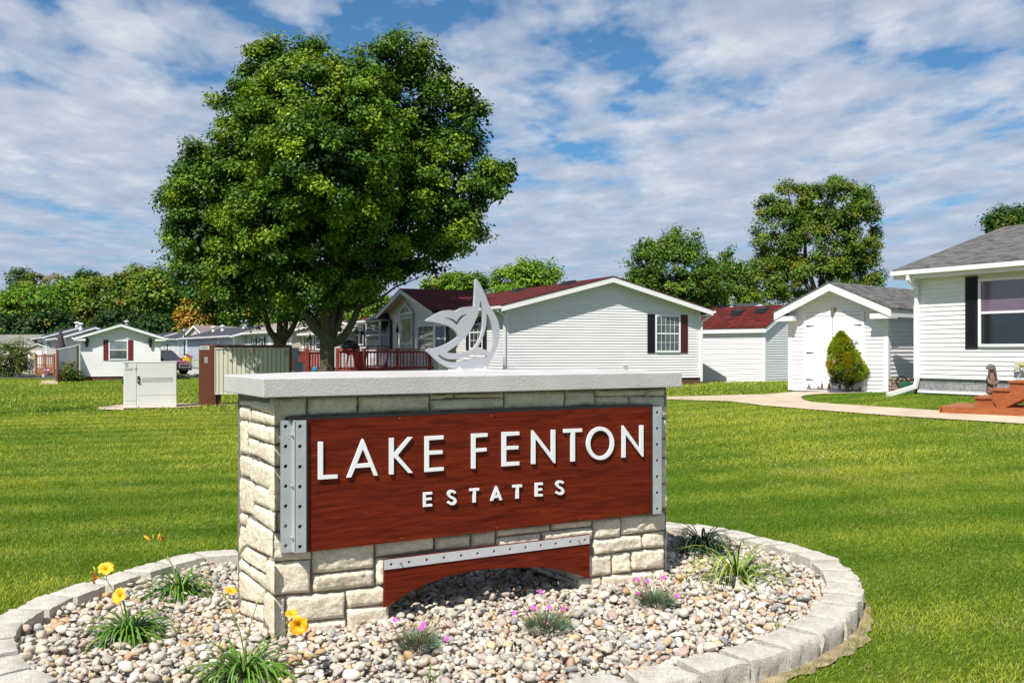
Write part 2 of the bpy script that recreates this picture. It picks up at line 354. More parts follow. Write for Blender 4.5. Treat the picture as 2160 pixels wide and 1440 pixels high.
# ------------------------------------------------------------------ grass blades
def blades(n_, ylo, yhi, hgt, wid, pw=1.0):
    y = ylo + (yhi - ylo) * rng.random(n_) ** pw; x = (rng.random(n_) * 2 - 1) * (y * .60 + 2.2)
    k = ~inpoly(x, y, [tuple(p) for p in GRX]) & ~inpoly(x, y, PATH) & ~inpoly(x, y, PAD1) & ~inpoly(x, y, PAD2) & ~((y > 63.5) & (y < 75)); x, y = x[k], y[k]; n_ = len(x)
    c, s = .96, .27; st = np.sin((y * c - x * s) * 2 * np.pi / 1.1 + .5 * np.sin(x * .3) + .3 * np.sin(x * 1.1))
    low = vnoise(x, y, .22, 4) * 2 - 1
    pat = (vnoise(x, y, 1.6, 1) + vnoise(x, y, .45, 2) + .7 * vnoise(x, y, 5., 3)) / 1.35 - 1
    th = rng.random(n_) * 2 * np.pi; h = hgt * (.55 + .7 * rng.random(n_)) * (1 + .25 * pat)
    ln = .45 + .35 * rng.random(n_)
    ax = np.cos(th) * ln + .22 * st * -.27; ay = np.sin(th) * ln + .2 * st
    up = np.stack([ax * h, ay * h, h], 1); ph = rng.random(n_) * np.pi
    w = wid * (.7 + .6 * rng.random(n_)); si = np.stack([np.cos(ph) * w, np.sin(ph) * w, 0 * w], 1); zc = np.cross(si, up); zc /= np.linalg.norm(zc, axis=1)[:, None] + 1e-9
    B = np.stack([si, up, zc * h[:, None]], 2)
    t = rng.random(n_); base = np.array([.105, .215, .010]); yel = np.array([.42, .45, .05]); dry = np.array([.40, .36, .14])
    f = np.clip(.50 + .62 * pat + .4 * low + .35 * (t - .5) + .14 * st, 0, 1)[:, None]; col = base * (1 - f) + yel * f  # stripe sheen of the leaning blades is also put into their colour
    dp = np.clip((vnoise(x, y, 1.1, 8) * .6 + vnoise(x, y, 4.3, 9) * .4 - .66) * 5, 0, 1)
    d = (rng.random(n_) < .015 + .3 * dp)[:, None]; col = np.where(d, dry, col) * (.75 + .5 * rng.random(n_))[:, None]
    return np.stack([x, y, g(x, y) + .001], 1), B, col
parts = [blades(620000, 3.9, 12, .028, .0032, .8), blades(310000, 11, 24, .036, .008, .8), blades(110000, 23, 62, .075, .022, 1)]
P_ = np.concatenate([p[0] for p in parts]); B_ = np.concatenate([p[1] for p in parts]); C_ = np.concatenate([p[2] for p in parts])
gm = attr_mat('grass_blade', .5, .35, .25)
v0 = np.array([(-.5, 0, 0), (.5, 0, 0), (.32, .6, .06), (-.1, 1, .3)]); f0 = [(0, 1, 2), (0, 2, 3)]
tag(inst('grass', P_, B_, v0, f0, gm, cols=C_), 'mown green lawn grass with faint mower stripes', 'grass', None, 'stuff')
# ------------------------------------------------------------------ monument sign
S = Frame(-1.302, 5.0, .8616, .5075); SW, SD = 2.744, .70
sign = thing('monument_sign', 'stone entrance sign reading LAKE FENTON ESTATES with white letters on a brown wood panel', 'entrance sign', (*S.o, 0), S.ang)
def ang_(a, b): return a
# rock face material
m, nn, b, o_ = nt_new('lime_stone'); v = coords(nn); t = ntex(nn, v, 5, 6, .65); t2 = ntex(nn, v, 45, 6, .7)
c = ramp(nn, t, [(.3, (.66, .565, .425)), (.5, (.80, .71, .56)), (.72, (.87, .79, .65))])
nn.links.new(mixc(nn, 1, c, ramp(nn, t2, [(.3, (.80, .78, .74)), (.6, (1.05, 1.05, 1.05))]), 'MULTIPLY'), b.inputs['Base Color'])
b.inputs['Roughness'].default_value = .92; b.inputs['Specular IOR Level'].default_value = .2; bump(nn, b, t2, .9, .014)
mortar = M('mortar', (.20, .175, .145), .95, .3, 20)
def stones(quads, fn, nm, depth=.012, seed=0, cell=.0125):
    """quads: local (a,z) corners TL,TR,BR,BL; fn(a,z,d) -> local xyz, d outward"""
    Vs, Fs = [], []; k = 0
    for qi, (TL, TR, BR, BL) in enumerate(quads):
        wd = math.dist(TL, TR); hd = math.dist(TL, BL)
        if wd < .012 or hd < .012: continue
        nu = max(4, int(wd / cell)); nv = max(4, int(hd / cell))
        u = np.linspace(0, 1, nu + 1); w = np.linspace(0, 1, nv + 1); U, Wv = np.meshgrid(u, w)
        TLa, TRa, BRa, BLa = map(np.array, (TL, TR, BR, BL))
        P = ((1 - U) * (1 - Wv))[..., None] * TLa + (U * (1 - Wv))[..., None] * TRa + (U * Wv)[..., None] * BRa + ((1 - U) * Wv)[..., None] * BLa
        ed = np.minimum(np.minimum(U, 1 - U) * wd, np.minimum(Wv, 1 - Wv) * hd)
        prof = 1 - np.exp(-(ed / .0055) ** 1.5)
        thick = depth * (.75 + .5 * random.random()); tx, tz = (random.random() - .5) * .35, (random.random() - .5) * .3
        so = 31.7 * qi + seed * 7
        pl = [(random.uniform(.55, 1.15), random.uniform(-1, 1) * .55 / max(wd, .06), random.uniform(-1, 1) * .5 / max(hd, .06), random.uniform(.2, .8), random.uniform(.2, .8)) for _ in range(7)]
        fac = np.min([p_[0] * .024 + p_[1] * .034 * (U - p_[3]) * wd + p_[2] * .034 * (Wv - p_[4]) * hd for p_ in pl], axis=0)
        nz = np.zeros_like(U); jx = np.zeros_like(U); jz = np.zeros_like(U)
        for i in range(U.shape[0]):
            for j in range(U.shape[1]):
                a_, z_ = P[i, j]
                q = Vector((a_ * 9 + so, z_ * 13, so))
                r1 = noise.noise(q); rid = abs(noise.noise(Vector((a_ * 16 + z_ * 14 + so, z_ * 20 - a_ * 7, so + 9))))
                r3 = noise.noise(Vector((a_ * 55 + so, z_ * 60, so)))
                nz[i, j] = .005 * r1 + .012 * rid + .005 * r3 + .009 * abs(noise.noise(Vector((a_ * 34 - z_ * 30, z_ * 22 + so, so))))
                jx[i, j] = .004 * noise.noise(Vector((so, z_ * 25, a_ * 4))); jz[i, j] = .004 * noise.noise(Vector((a_ * 22, so, z_ * 4)))
        d = prof * (thick * (.45 + tx * (U - .5) + tz * (Wv - .5)) + fac + nz) - .004 * (1 - prof)
        A = P[..., 0] + jx; Z = P[..., 1] + jz
        for i in range(U.shape[0]):
            for j in range(U.shape[1]): Vs.append(fn(A[i, j], Z[i, j], d[i, j]))
        for i in range(nv):
            for j in range(nu):
                a0 = k + i * (nu + 1) + j; Fs.append((a0, a0 + nu + 1, a0 + nu + 2, a0 + 1))
        k += (nu + 1) * (nv + 1)
    return Vs, Fs
def sq(lst, conv):
    out = []
    for q in lst:
        q = [conv(*p) for p in q]; c = np.mean(q, axis=0)
        out.append([tuple(np.array(p) + (c - np.array(p)) / (np.linalg.norm(c - np.array(p)) + 1e-6) * .0022) for p in q])
    return out
def sqv(lst, conv):
    out = sq(lst, conv); res = []
    for q in out:
        c = sum(p[0] for p in q) / 4; res.append([(p[0] + (.007 if p[0] < c else -.007), p[1]) for p in q])
    return res
fA = lambda x, y: S.onY(560 + x / 2.512, 1060 + y / 2.512, -.02)
fB = lambda x, y: S.onY(560 + x / 2.512, 820 + y / 2.512, -.02)
fC = lambda x, y: S.onY(500 + x / 2.82, 830 + y / 2.82, -.02)
fL = lambda x, y: S.onX(500 + x / 2.82, 830 + y / 2.82, -.02)
front = sq([((20, 165), (248, 140), (248, 300), (25, 315)), ((30, 322), (245, 305), (243, 478), (32, 495)), ((252, 235), (580, 200), (580, 345), (252, 380)),
 ((255, 385), (580, 352), (580, 440), (255, 475)), ((587, 200), (895, 165), (895, 250), (590, 290)), ((590, 297), (660, 288), (660, 432), (590, 440)),
 ((110, 495), (425, 475), (425, 612), (112, 640)), ((25, 502), (105, 497), (112, 740), (25, 800)), ((432, 467), (660, 440), (660, 535), (435, 560)),
 ((432, 565), (660, 540), (662, 665), (440, 700)), ((118, 645), (430, 617), (440, 740), (122, 770)), ((905, 180), (1090, 160), (1090, 235), (905, 252)),
 ((1097, 155), (1222, 140), (1222, 225), (1097, 243)), ((1228, 130), (1515, 112), (1515, 150), (1228, 182)), ((1228, 190), (1465, 165), (1465, 235), (1228, 255)),
 ((1470, 160), (1735, 132), (1738, 190), (1470, 215)), ((1522, 100), (1735, 85), (1735, 125), (1522, 145)), ((1742, 85), (1885, 70), (1885, 182), (1742, 192)),
 ((1890, 70), (2118, 50), (2120, 145), (1892, 172)), ((1742, 197), (1998, 170), (1998, 245), (1742, 280)), ((2003, 165), (2120, 150), (2120, 235), (2003, 243)),
 ((1670, 290), (1838, 272), (1838, 382), (1670, 400)), ((1842, 272), (1938, 262), (1938, 370), (1842, 380)), ((1943, 258), (2120, 240), (2120, 345), (1943, 360)),
 ((1665, 405), (1783, 392), (1783, 470), (1665, 500)), ((1787, 390), (2055, 360), (2055, 420), (1787, 460)), ((2060, 358), (2122, 350), (2122, 410), (2060, 418))], fA)
front += sq([((28, 52), (222, 44), (222, 140), (28, 175)), ((228, 44), (492, 38), (492, 132), (228, 145)), ((498, 38), (873, 28), (873, 120), (498, 132)),
 ((878, 28), (1005, 25), (1002, 46), (878, 57)), ((1009, 25), (1267, 18), (1267, 46), (1009, 46)), ((878, 60), (1267, 50), (1268, 108), (878, 120)),
 ((1273, 18), (1588, 10), (1588, 98), (1273, 106)), ((1593, 10), (1745, 7), (1748, 88), (1593, 98)), ((1750, 7), (2013, 2), (2013, 36), (1750, 41)),
 ((2018, 2), (2122, 0), (2120, 38), (2018, 38)), ((1752, 45), (1930, 41), (1930, 88), (1752, 90)), ((1934, 41), (2120, 42), (2120, 112), (1934, 88))], fB)
front += sq([((203, 128), (300, 128), (300, 196), (203, 196)), ((203, 200), (300, 198), (300, 300), (203, 303)), ((203, 308), (300, 305), (300, 430), (203, 434)), ((203, 440), (300, 436), (300, 700), (203, 703)),
 ((203, 709), (240, 708), (240, 822), (203, 826)), ((245, 708), (330, 700), (330, 815), (245, 822)), ((203, 832), (330, 822), (330, 980), (203, 995))], fC)
for z0_, z1_ in ((.52, .68), (.69, .86), (.87, .99), (1.0, 1.13), (1.14, 1.22)):
    front.append([(2.55, z1_), (2.74, z1_), (2.74, z0_), (2.55, z0_)])
left = sqv([((0, 0), (0, 0), (0, 0), (0, 0))][1:] + [((5, 40), (60, 44), (60, 72), (5, 68)), ((66, 40), (203, 62), (203, 128), (66, 82)), ((5, 75), (65, 85), (65, 160), (5, 155)), ((70, 88), (203, 134), (203, 190), (70, 163)), ((5, 160), (48, 165), (46, 363), (5, 355)),
 ((52, 170), (155, 192), (155, 288), (54, 252)), ((158, 194), (203, 200), (203, 303), (158, 290)), ((54, 258), (115, 282), (112, 375), (50, 363)), ((117, 286), (203, 308), (203, 434), (115, 380)),
 ((5, 366), (72, 385), (68, 502), (5, 490)), ((75, 390), (203, 440), (180, 572), (72, 522)), ((185, 440), (203, 442), (203, 703), (185, 690)), ((5, 498), (86, 535), (80, 722), (5, 702)), ((90, 542), (182, 578), (182, 692), (88, 650)),
 ((88, 657), (203, 709), (203, 826), (82, 735)), ((5, 708), (47, 728), (40, 792), (5, 778)), ((50, 735), (193, 825), (193, 978), (43, 902)), ((197, 832), (203, 834), (203, 990), (197, 985)), ((5, 785), (40, 802), (37, 905), (5, 965)),
 ((40, 910), (156, 980), (156, 1072), (5, 970)), ((160, 985), (203, 1000), (203, 1202), (160, 1165)), ((5, 978), (54, 1022), (52, 1077), (5, 1045)), ((57, 1022), (157, 1085), (155, 1165), (55, 1080)),
 ((5, 1053), (150, 1172), (140, 1252), (5, 1220)), ((152, 1175), (203, 1212), (203, 1460), (140, 1330)), ((5, 1228), (140, 1262), (140, 1360), (5, 1310)), ((5, 1318), (138, 1368), (138, 1480), (5, 1420))], fL)
Vs, Fs = [], []
def acc(q, fn, sd_, cell=.0125, depth=.012):
    a_, f_ = stones(q, fn, '', seed=sd_, cell=cell, depth=depth); k = len(Vs); Vs.extend(a_); Fs.extend([tuple(i + k for i in t) for t in f_])
acc(front, lambda a_, z_, d: (a_, -.005 - d, z_), 1); acc(left, lambda a_, z_, d: (-.003 - d * .62, a_, z_), 2, .0125, .010)
def rows(a0, a1, z0_, z1_):
    out = []; z_ = z0_
    while z_ < z1_ - .03:
        h_ = min(random.uniform(.09, .16), z1_ - z_); a_ = a0
        while a_ < a1 - .04:
            w_ = min(random.uniform(.16, .36), a1 - a_); out.append([(a_ + .003, z_ + h_ - .004), (a_ + w_ - .003, z_ + h_ - .004), (a_ + w_ - .003, z_ + .003), (a_ + .003, z_ + .003)]); a_ += w_
        z_ += h_
    return out
ox0, ox1, oz = S.onY(822, 1300, 0)[0], S.onY(1225, 1230, 0)[0], .40
acc(rows(.0, SD, 0, 1.345), lambda a_, z_, d: (SW + .005 + d, a_, z_), 3, .02)
acc(rows(0, SW, .42, 1.345) + rows(0, ox0, 0, .42) + rows(ox1, SW, 0, .42), lambda a_, z_, d: (a_, SD + .005 + d, z_), 4, .02)
acc(rows(.0, SD, 0, oz), lambda a_, z_, d: (ox1 - .002 - d * .6, a_, z_), 5, .02); acc(rows(.0, SD, 0, oz), lambda a_, z_, d: (ox0 + .002 + d * .6, a_, z_), 6, .02)
npmesh('stone_wall', np.array(Vs), np.array(Fs), MATS['lime_stone'], sign, smooth=False)
mb = MB(); mb.box(0, ox0, 0, SD, -.1, oz); mb.box(ox1, SW, 0, SD, -.1, oz); mb.box(0, SW, 0, SD, oz, 1.352); mb.build('mortar_core', mortar, sign)
# cap with a slightly crowned top
stucco = M('cap_stucco', (.50, .485, .48), .9, .06, 2.2, 0, c2=(.42, .405, .39)); nn = stucco.node_tree; b = [q for q in nn.nodes if q.type == 'BSDF_PRINCIPLED'][0]
vo = N(nn, 'ShaderNodeTexVoronoi'); vo.inputs['Scale'].default_value = 75; nn.links.new(coords(nn), vo.inputs['Vector']); p_ = bump(nn, b, vo.outputs[0], .22, .006); bump(nn, b, ntex(nn, coords(nn), 170, 3, .7), .3, .004, p_)
cx0, cx1, cy0, cy1 = -.070, SW + .055, -.105, .765; mb = MB()
yc = (cy0 + cy1) / 2
mb.v = [(cx0, cy0, 1.353), (cx1, cy0, 1.353), (cx1, cy1, 1.353), (cx0, cy1, 1.353), (cx0, cy0, 1.455), (cx1, cy0, 1.455), (cx1, cy1, 1.455), (cx0, cy1, 1.455), (cx0 + .42, yc, 1.478), (cx1 - .42, yc, 1.478)]
mb.f = [(3, 2, 1, 0), (0, 1, 5, 4), (1, 2, 6, 5), (2, 3, 7, 6), (3, 0, 4, 7), (4, 5, 9, 8), (6, 7, 8, 9), (5, 6, 9), (7, 4, 8)]
mb.build('cap', stucco, sign, bevel=.006, seg=3)
# brown wood-look boards
m, nn, b, o_ = nt_new('brown_wood'); v = coords(nn, scale=(1.6, 1, 22)); v2 = coords(nn, scale=(3, 1, 60))
t = ntex(nn, v, 1.6, 6, .62, 1.2); t2 = ntex(nn, v2, 3, 5, .7, .6); kn = ntex(nn, coords(nn, scale=(5, 1, 26)), 2.2, 3, .5, 1.5)
c = ramp(nn, t, [(.3, (.055, .005, .001)), (.5, (.125, .013, .002)), (.72, (.20, .026, .004))])
c = mixc(nn, 1, c, ramp(nn, t2, [(.35, (.72, .68, .66)), (.65, (1.12, 1.1, 1.1))]), 'MULTIPLY')
nn.links.new(mixc(nn, ramp(nn, kn, [(.70, 0), (.80, .75)]), c, (.045, .008, .004)), b.inputs['Base Color']); b.inputs['Roughness'].default_value = .55; b.inputs['Specular IOR Level'].default_value = .18
metal = M('galvanised', (.50, .53, .55), .42, .1, 9, .1, 40, metal=.35)
alum = M('brushed_aluminium', (.62, .62, .64), .4, .05, 20, 0, metal=.3)
hole_m = M('hole_dark', (.012, .008, .008), .8)
brass = M('brass_screw', (.55, .38, .16), .35, metal=.9)
YP = -.066
P_L, ztop = S.onY(613.7, 884, YP); zt2 = S.onY(1377.5, 857.2, YP)[1]; P_R = S.onY(1378, 900, YP)[0]
zb1 = S.onY(660.8, 1161.7, YP)[1]; zb2 = S.onY(1378.5, 1081.5, YP)[1]; zt = S.onY(645, 885, YP)[1]; PZ1 = (zt + zt2) / 2; PZ0 = (zb1 + zb2) / 2
pan = MB().box(S.onY(624, 900, -.07)[0], P_R, YP, -.012, PZ0, PZ1).build('sign_panel', MATS['brown_wood'], sign)
MB().box(P_L - .01, P_R + .0, -.062, .0, PZ1 + .001, PZ1 + .016).build('panel_flashing', M('black_metal', (.012, .012, .013), .6), sign)
def onp(x, z): return x, z
def circ(cx, cz, r, k=14): return [(cx + r * math.cos(2 * math.pi * i / k), cz + r * math.sin(2 * math.pi * i / k)) for i in range(k)]
fy = lambda a_, z_, d: (a_, d, z_)
# letters
lA = lambda p: S.onY(640 + p[0] / 6, 840 + p[1] / 6, YP - .014); lB = lambda p: S.onY(980 + p[0] / 5.143, 840 + p[1] / 5.143, YP - .014)
def stroke(pts, w):
    pts = catmull(pts, 5, False); a_, b_ = [], []; n_ = len(pts)
    for i in range(n_):
        p, q = pts[max(i - 1, 0)], pts[min(i + 1, n_ - 1)]; dx, dy = q[0] - p[0], q[1] - p[1]; l = math.hypot(dx, dy); nx_, ny_ = -dy / l * w / 2, dx / l * w / 2
        a_.append((pts[i][0] + nx_, pts[i][1] + ny_)); b_.append((pts[i][0] - nx_, pts[i][1] - ny_))
    return a_ + b_[::-1]
def ell(cx, cy, rx, ry, sh=0, k=36): return [(cx + rx * math.cos(2 * math.pi * i / k), cy + ry * math.sin(2 * math.pi * i / k) + sh * rx * math.cos(2 * math.pi * i / k)) for i in range(k)]
LET = [('letter_L', lA, [(187, 548), (248, 548), (248, 970), (433, 962), (433, 1012), (187, 1028)], []),
 ('letter_A', lA, [(741, 512), (760, 512), (945, 974), (893, 978), (850, 868), (655, 882), (605, 998), (548, 1002)], [[(752, 640), (830, 815), (678, 828)]]),
 ('letter_K', lA, [(1088, 502), (1145, 498), (1145, 695), (1325, 490), (1383, 487), (1195, 718), (1388, 940), (1328, 944), (1145, 740), (1143, 960), (1088, 962)], []),
 ('letter_E', lA, [(1537, 480), (1775, 467), (1775, 515), (1590, 528), (1590, 662), (1763, 655), (1763, 702), (1590, 712), (1590, 880), (1777, 867), (1777, 912), (1537, 932)], []),
 ('letter_F', lB, [(75, 382), (250, 376), (250, 415), (120, 425), (120, 543), (240, 535), (240, 572), (120, 582), (120, 760), (75, 762)], []),
 ('letter_E', lB, [(405, 365), (595, 358), (595, 398), (452, 408), (452, 518), (585, 512), (585, 550), (452, 558), (452, 690), (595, 684), (595, 724), (405, 738)], []),
 ('letter_N', lB, [(728, 347), (744, 345), (940, 600), (940, 340), (984, 340), (984, 702), (968, 702), (770, 440), (770, 710), (726, 712)], []),
 ('letter_T', lB, [(1075, 332), (1275, 325), (1275, 362), (1197, 367), (1197, 682), (1153, 685), (1153, 370), (1075, 373)], []),
 ('letter_O', lB, ell(1473, 487, 151, 180, -.02), [ell(1473, 487, 109, 139, -.02)]),
 ('letter_N', lB, [(1709, 295), (1724, 293), (1900, 540), (1900, 292), (1940, 290), (1940, 630), (1925, 632), (1748, 395), (1748, 640), (1708, 643)], []),
 ('letter_E', lA, [(1518, 1190), (1632, 1182), (1632, 1213), (1550, 1220), (1550, 1258), (1625, 1252), (1625, 1282), (1550, 1290), (1550, 1340), (1632, 1333), (1632, 1363), (1518, 1374)], []),
 ('letter_S', lA, stroke([(1922, 1196), (1895, 1174), (1858, 1178), (1838, 1206), (1855, 1240), (1900, 1262), (1922, 1292), (1910, 1322), (1872, 1332), (1832, 1308)], 33), []),
 ('letter_T', lB, [(57, 978), (158, 970), (158, 998), (122, 1000), (122, 1125), (92, 1128), (92, 1002), (57, 1004)], []),
 ('letter_A', lB, [(337, 952), (353, 950), (410, 1100), (377, 1104), (367, 1075), (322, 1080), (310, 1108), (280, 1110)], [[(345, 1008), (358, 1050), (332, 1053)]]),
 ('letter_T', lB, [(523, 938), (622, 932), (622, 960), (588, 962), (588, 1083), (558, 1085), (558, 964), (523, 966)], []),
 ('letter_E', lB, [(765, 915), (850, 911), (850, 938), (795, 941), (795, 975), (843, 973), (843, 998), (795, 1001), (795, 1038), (850, 1035), (850, 1060), (765, 1064)], []),
 ('letter_S', lB, stroke([(1072, 916), (1048, 902), (1016, 907), (1002, 932), (1018, 957), (1050, 974), (1068, 1000), (1060, 1025), (1028, 1032), (996, 1016)], 26), [])]
lw = M('white_letter', (.78, .79, .80), .4, .02)
for nm, fn, out_, hs in LET:
    MB().prism([fn(p) for p in out_], fy, YP - .016, YP - .004, [[fn(p) for p in h] for h in hs]).build(nm, lw, pan, bevel=.0012, seg=1)
# perforated steel brackets
def br_x(px, y0): return S.onY(px, 1000, y0)[0]
bz1, bz0 = S.onY(610, 886, -.05)[1], S.onY(605, 1165, -.05)[1]
xa, xb, xc, xd = br_x(592, -.046), br_x(615, -.046), br_x(625, -.088), br_x(646, -.088)
hz = [S.onY(602, y_, -.046)[1] for y_ in (899, 941, 983, 1025, 1067, 1109, 1150.5)]
mb = MB(); hxa = S.onY(602.5, 1000, -.046)[0]; hxc = S.onY(633, 1000, -.088)[0]; hz2 = [S.onY(633, y_, -.088)[1] for y_ in (899, 941, 984, 1026, 1068, 1110, 1152.5)]
mb.prism([(xa, bz0), (xb, bz0), (xb, bz1), (xa, bz1)], fy, -.046, -.041, [circ(hxa, z_, .0105) for z_ in hz])
mb.prism([(xc, bz0), (xd, bz0), (xd, bz1), (xc, bz1)], fy, -.088, -.083, [circ(hxc, z_, .0105) for z_ in hz2])
mb.hexa([(xb, -.046, bz0), (xb, -.041, bz0), (xc, -.083, bz0), (xc, -.088, bz0), (xb, -.046, bz1), (xb, -.041, bz1), (xc, -.083, bz1), (xc, -.088, bz1)])
br = mb.build('steel_bracket', metal, sign)
MB().box(xa + .002, xb, -.040, -.036, bz0 + .01, bz1 - .01).build('backing_strip', M('bracket_back', (.3, .27, .2), .8), sign) if 0 else None
for y_ in (916, 1023, 1132):
    px_ = 617; x_, z_ = S.onY(px_, y_, -.06); MB().tube([(x_ - .004, -.05, z_), (x_ - .008, -.078, z_ - .001)], .0045, 8).build('bolt', M('bolt_zinc', (.75, .77, .8), .3, metal=.5), br)
MB().box(xc - .004, xd + .012, -.082, -.067, bz0 + .004, bz1 - .004).build('bracket_spacer', M('spacer_dark', (.03, .015, .012), .7), sign)
xe, xf = br_x(1378, -.088), br_x(1395.5, -.088); z1r = S.onY(1386, 857.5, -.088)[1]; z0r = S.onY(1386, 1083, -.088)[1]
hx = S.onY(1386.5, 900, -.088)[0]; hzr = [S.onY(1386.5, y_, -.088)[1] for y_ in (869.5, 903, 937, 971, 1004.5, 1038.5, 1072.5)]
mb = MB(); mb.prism([(xe, z0r), (xf, z0r), (xf, z1r), (xe, z1r)], fy, -.088, -.083, [circ(hx, z_, .0105) for z_ in hzr])
mb.hexa([(xf - .004, -.083, z0r), (xf, -.083, z0r), (xf + .055, -.012, z0r), (xf + .05, -.012, z0r), (xf - .004, -.083, z1r), (xf, -.083, z1r), (xf + .055, -.012, z1r), (xf + .05, -.012, z1r)])
mb.build('steel_bracket', metal, sign); MB().box(xe - .004, xf - .012, -.082, -.067, z0r + .004, z1r - .004).build('bracket_spacer', MATS['spacer_dark'], sign)
# arched skirt board and perforated strip
YS = -.055
cA_ = lambda p: S.onY(560 + p[0] / 2.512, 1060 + p[1] / 2.512, YS)
arc = [(628, 555), (655, 545), (700, 512), (760, 475), (850, 430), (950, 393), (1050, 370), (1150, 354), (1250, 346), (1350, 341), (1430, 340), (1500, 345), (1570, 356), (1640, 375), (1718, 402)]
top = [(1718, 168), (630, 298)]; pts = [cA_(p) for p in arc + top]
ztp = (pts[-1][1] + pts[-2][1]) / 2; pts[-1] = (pts[-1][0], ztp); pts[-2] = (pts[-2][0], ztp)
MB().prism(pts, fy, YS, YS + .016).build('arched_board', MATS['brown_wood'], sign)
cB_ = lambda p: S.onY(560 + p[0] / 2.512, 1060 + p[1] / 2.512, YS - .008)
q = [cB_(p) for p in ((632, 300), (1718, 170), (1718, 222), (632, 352))]; zs1 = ztp - .003; zs0 = zs1 - .055
hl = [cB_(p) for p in [(667, 321), (762, 311), (855, 298), (947, 288), (1037, 276), (1125, 266), (1212, 255), (1297, 244), (1379, 234), (1460, 224), (1539, 214), (1617, 204), (1693, 194)]]
MB().prism([(q[0][0], zs0), (q[1][0], zs0), (q[1][0], zs1), (q[0][0], zs1)], fy, YS - .007, YS - .001, [circ(h[0], (zs0 + zs1) / 2, .0085, 12) for h in hl]).build('perforated_strip', alum, sign)
for p in ((716, 318), (1660, 203)):
    h = cB_(p); MB().tube([(h[0], YS - .006, (zs0 + zs1) / 2), (h[0], YS - .018, (zs0 + zs1) / 2)], [.006, .004], 8).build('screw', brass, sign)
for p in ((843, 882.5), (1036, 877), (847, 1134.5), (1047, 1112.5), (1224, 1093.5)):
    x_, z_ = S.onY(p[0], p[1] + (0 if p[1] > 1000 else 0), YP); MB().lathe((x_, YP - .001, z_), [(.003, -.003), (.004, 0), (.003, .003)], 8).build('screw', brass, pan)
# plastic drain pipe inside the opening
dx, dz = S.onY(1216, 1212, .06)
dp = MB(); dp.tube([(dx, .06, .02), (dx, .06, .33)], .019, 12); dp.tube([(dx, .06, .19), (dx, .06, .235)], .025, 12); dp.tube([(dx, .06, .29), (dx, .06, .33)], .027, 12)
dp.build('drain_pipe', M('grey_pvc', (.55, .56, .6), .5), sign)
MB().tube([(ox1 - .04, .1, .05), (ox1 - .05, .68, .06)], .02, 8).build('conduit', M('black_metal', (.03,) * 3), sign)
# whale and sail emblem
E_ = lambda p: S.onY(860 + p[0] / 6, 560 + p[1] / 6, .33)
def chaik(pts, it=1):
    for _ in range(it):
        o2 = []; n_ = len(pts)
        for i in range(n_):
            p0, p, q_ = pts[i - 1], pts[i], pts[(i + 1) % n_]
            a_ = Vector((p[0] - p0[0], p[1] - p0[1])); c_ = Vector((q_[0] - p[0], q_[1] - p[1]))
            if a_.length < 1e-6 or c_.length < 1e-6 or a_.angle(c_) > .75: o2.append(p)
            else: o2 += [(p[0] * .75 + p0[0] * .25, p[1] * .75 + p0[1] * .25), (p[0] * .75 + q_[0] * .25, p[1] * .75 + q_[1] * .25)]
        pts = o2
    return pts
EO = [(862, 172), (900, 222), (945, 310), (985, 400), (1005, 470), (1040, 535), (1085, 600), (1125, 680), (1148, 760), (1156, 830), (1150, 920), (1125, 1020), (1085, 1120), (1035, 1225), (985, 1300), (530, 1305), (430, 1255), (345, 1185), (290, 1130), (234, 1078), (240, 1060), (330, 1045), (425, 1020), (520, 975), (590, 928), (640, 893), (600, 825), (540, 775), (450, 742), (330, 716), (228, 702), (228, 685), (330, 625), (420, 578), (490, 563), (555, 566), (605, 582), (650, 545), (720, 522), (790, 522), (832, 525), (842, 400), (848, 250), (853, 180)]
EH = [[(455, 660), (520, 663), (570, 680), (612, 708), (635, 662), (685, 625), (742, 612), (700, 645), (660, 700), (615, 765), (580, 722), (530, 685)],
 [(905, 440), (898, 520), (888, 590), (865, 660), (825, 745), (780, 830), (730, 900), (665, 960), (600, 1015), (540, 1060), (480, 1097), (560, 1110), (640, 1112), (720, 1097), (795, 1070), (850, 1020), (900, 935), (932, 850), (948, 740), (948, 640), (937, 540), (920, 470)],
 [(985, 600), (990, 700), (976, 800), (950, 890), (910, 975), (865, 1048), (925, 1052), (975, 1065), (1030, 1092), (1058, 1030), (1075, 960), (1081, 870), (1070, 780), (1045, 705), (1012, 640)],
 [(362, 1130), (400, 1125), (430, 1150), (480, 1175), (560, 1187), (640, 1180), (720, 1160), (800, 1130), (880, 1115), (950, 1120), (1000, 1145), (975, 1172), (940, 1160), (860, 1160), (780, 1182), (700, 1205), (620, 1222), (540, 1222), (460, 1205), (405, 1172)]]
emb = MB().prism([E_(p) for p in chaik(EO, 2)], fy, .318, .342, [[E_(p) for p in chaik(h, 2)] for h in EH]).build('emblem', M('silver_emblem', (.46, .46, .49), .5, .03, metal=.2), sign)
for p in ((580, 1300), (905, 1300)):
    x_, z_ = E_(p); mb = MB(); mb.box(x_ - .045, x_ + .045, .285, .318, 1.472, 1.484); mb.tube([(x_ + .03, .3, 1.48), (x_ + .03, .3, 1.498)], .006, 8)
    mb.build('mounting_clip', M('white_clip', (.8, .8, .82), .4), emb)
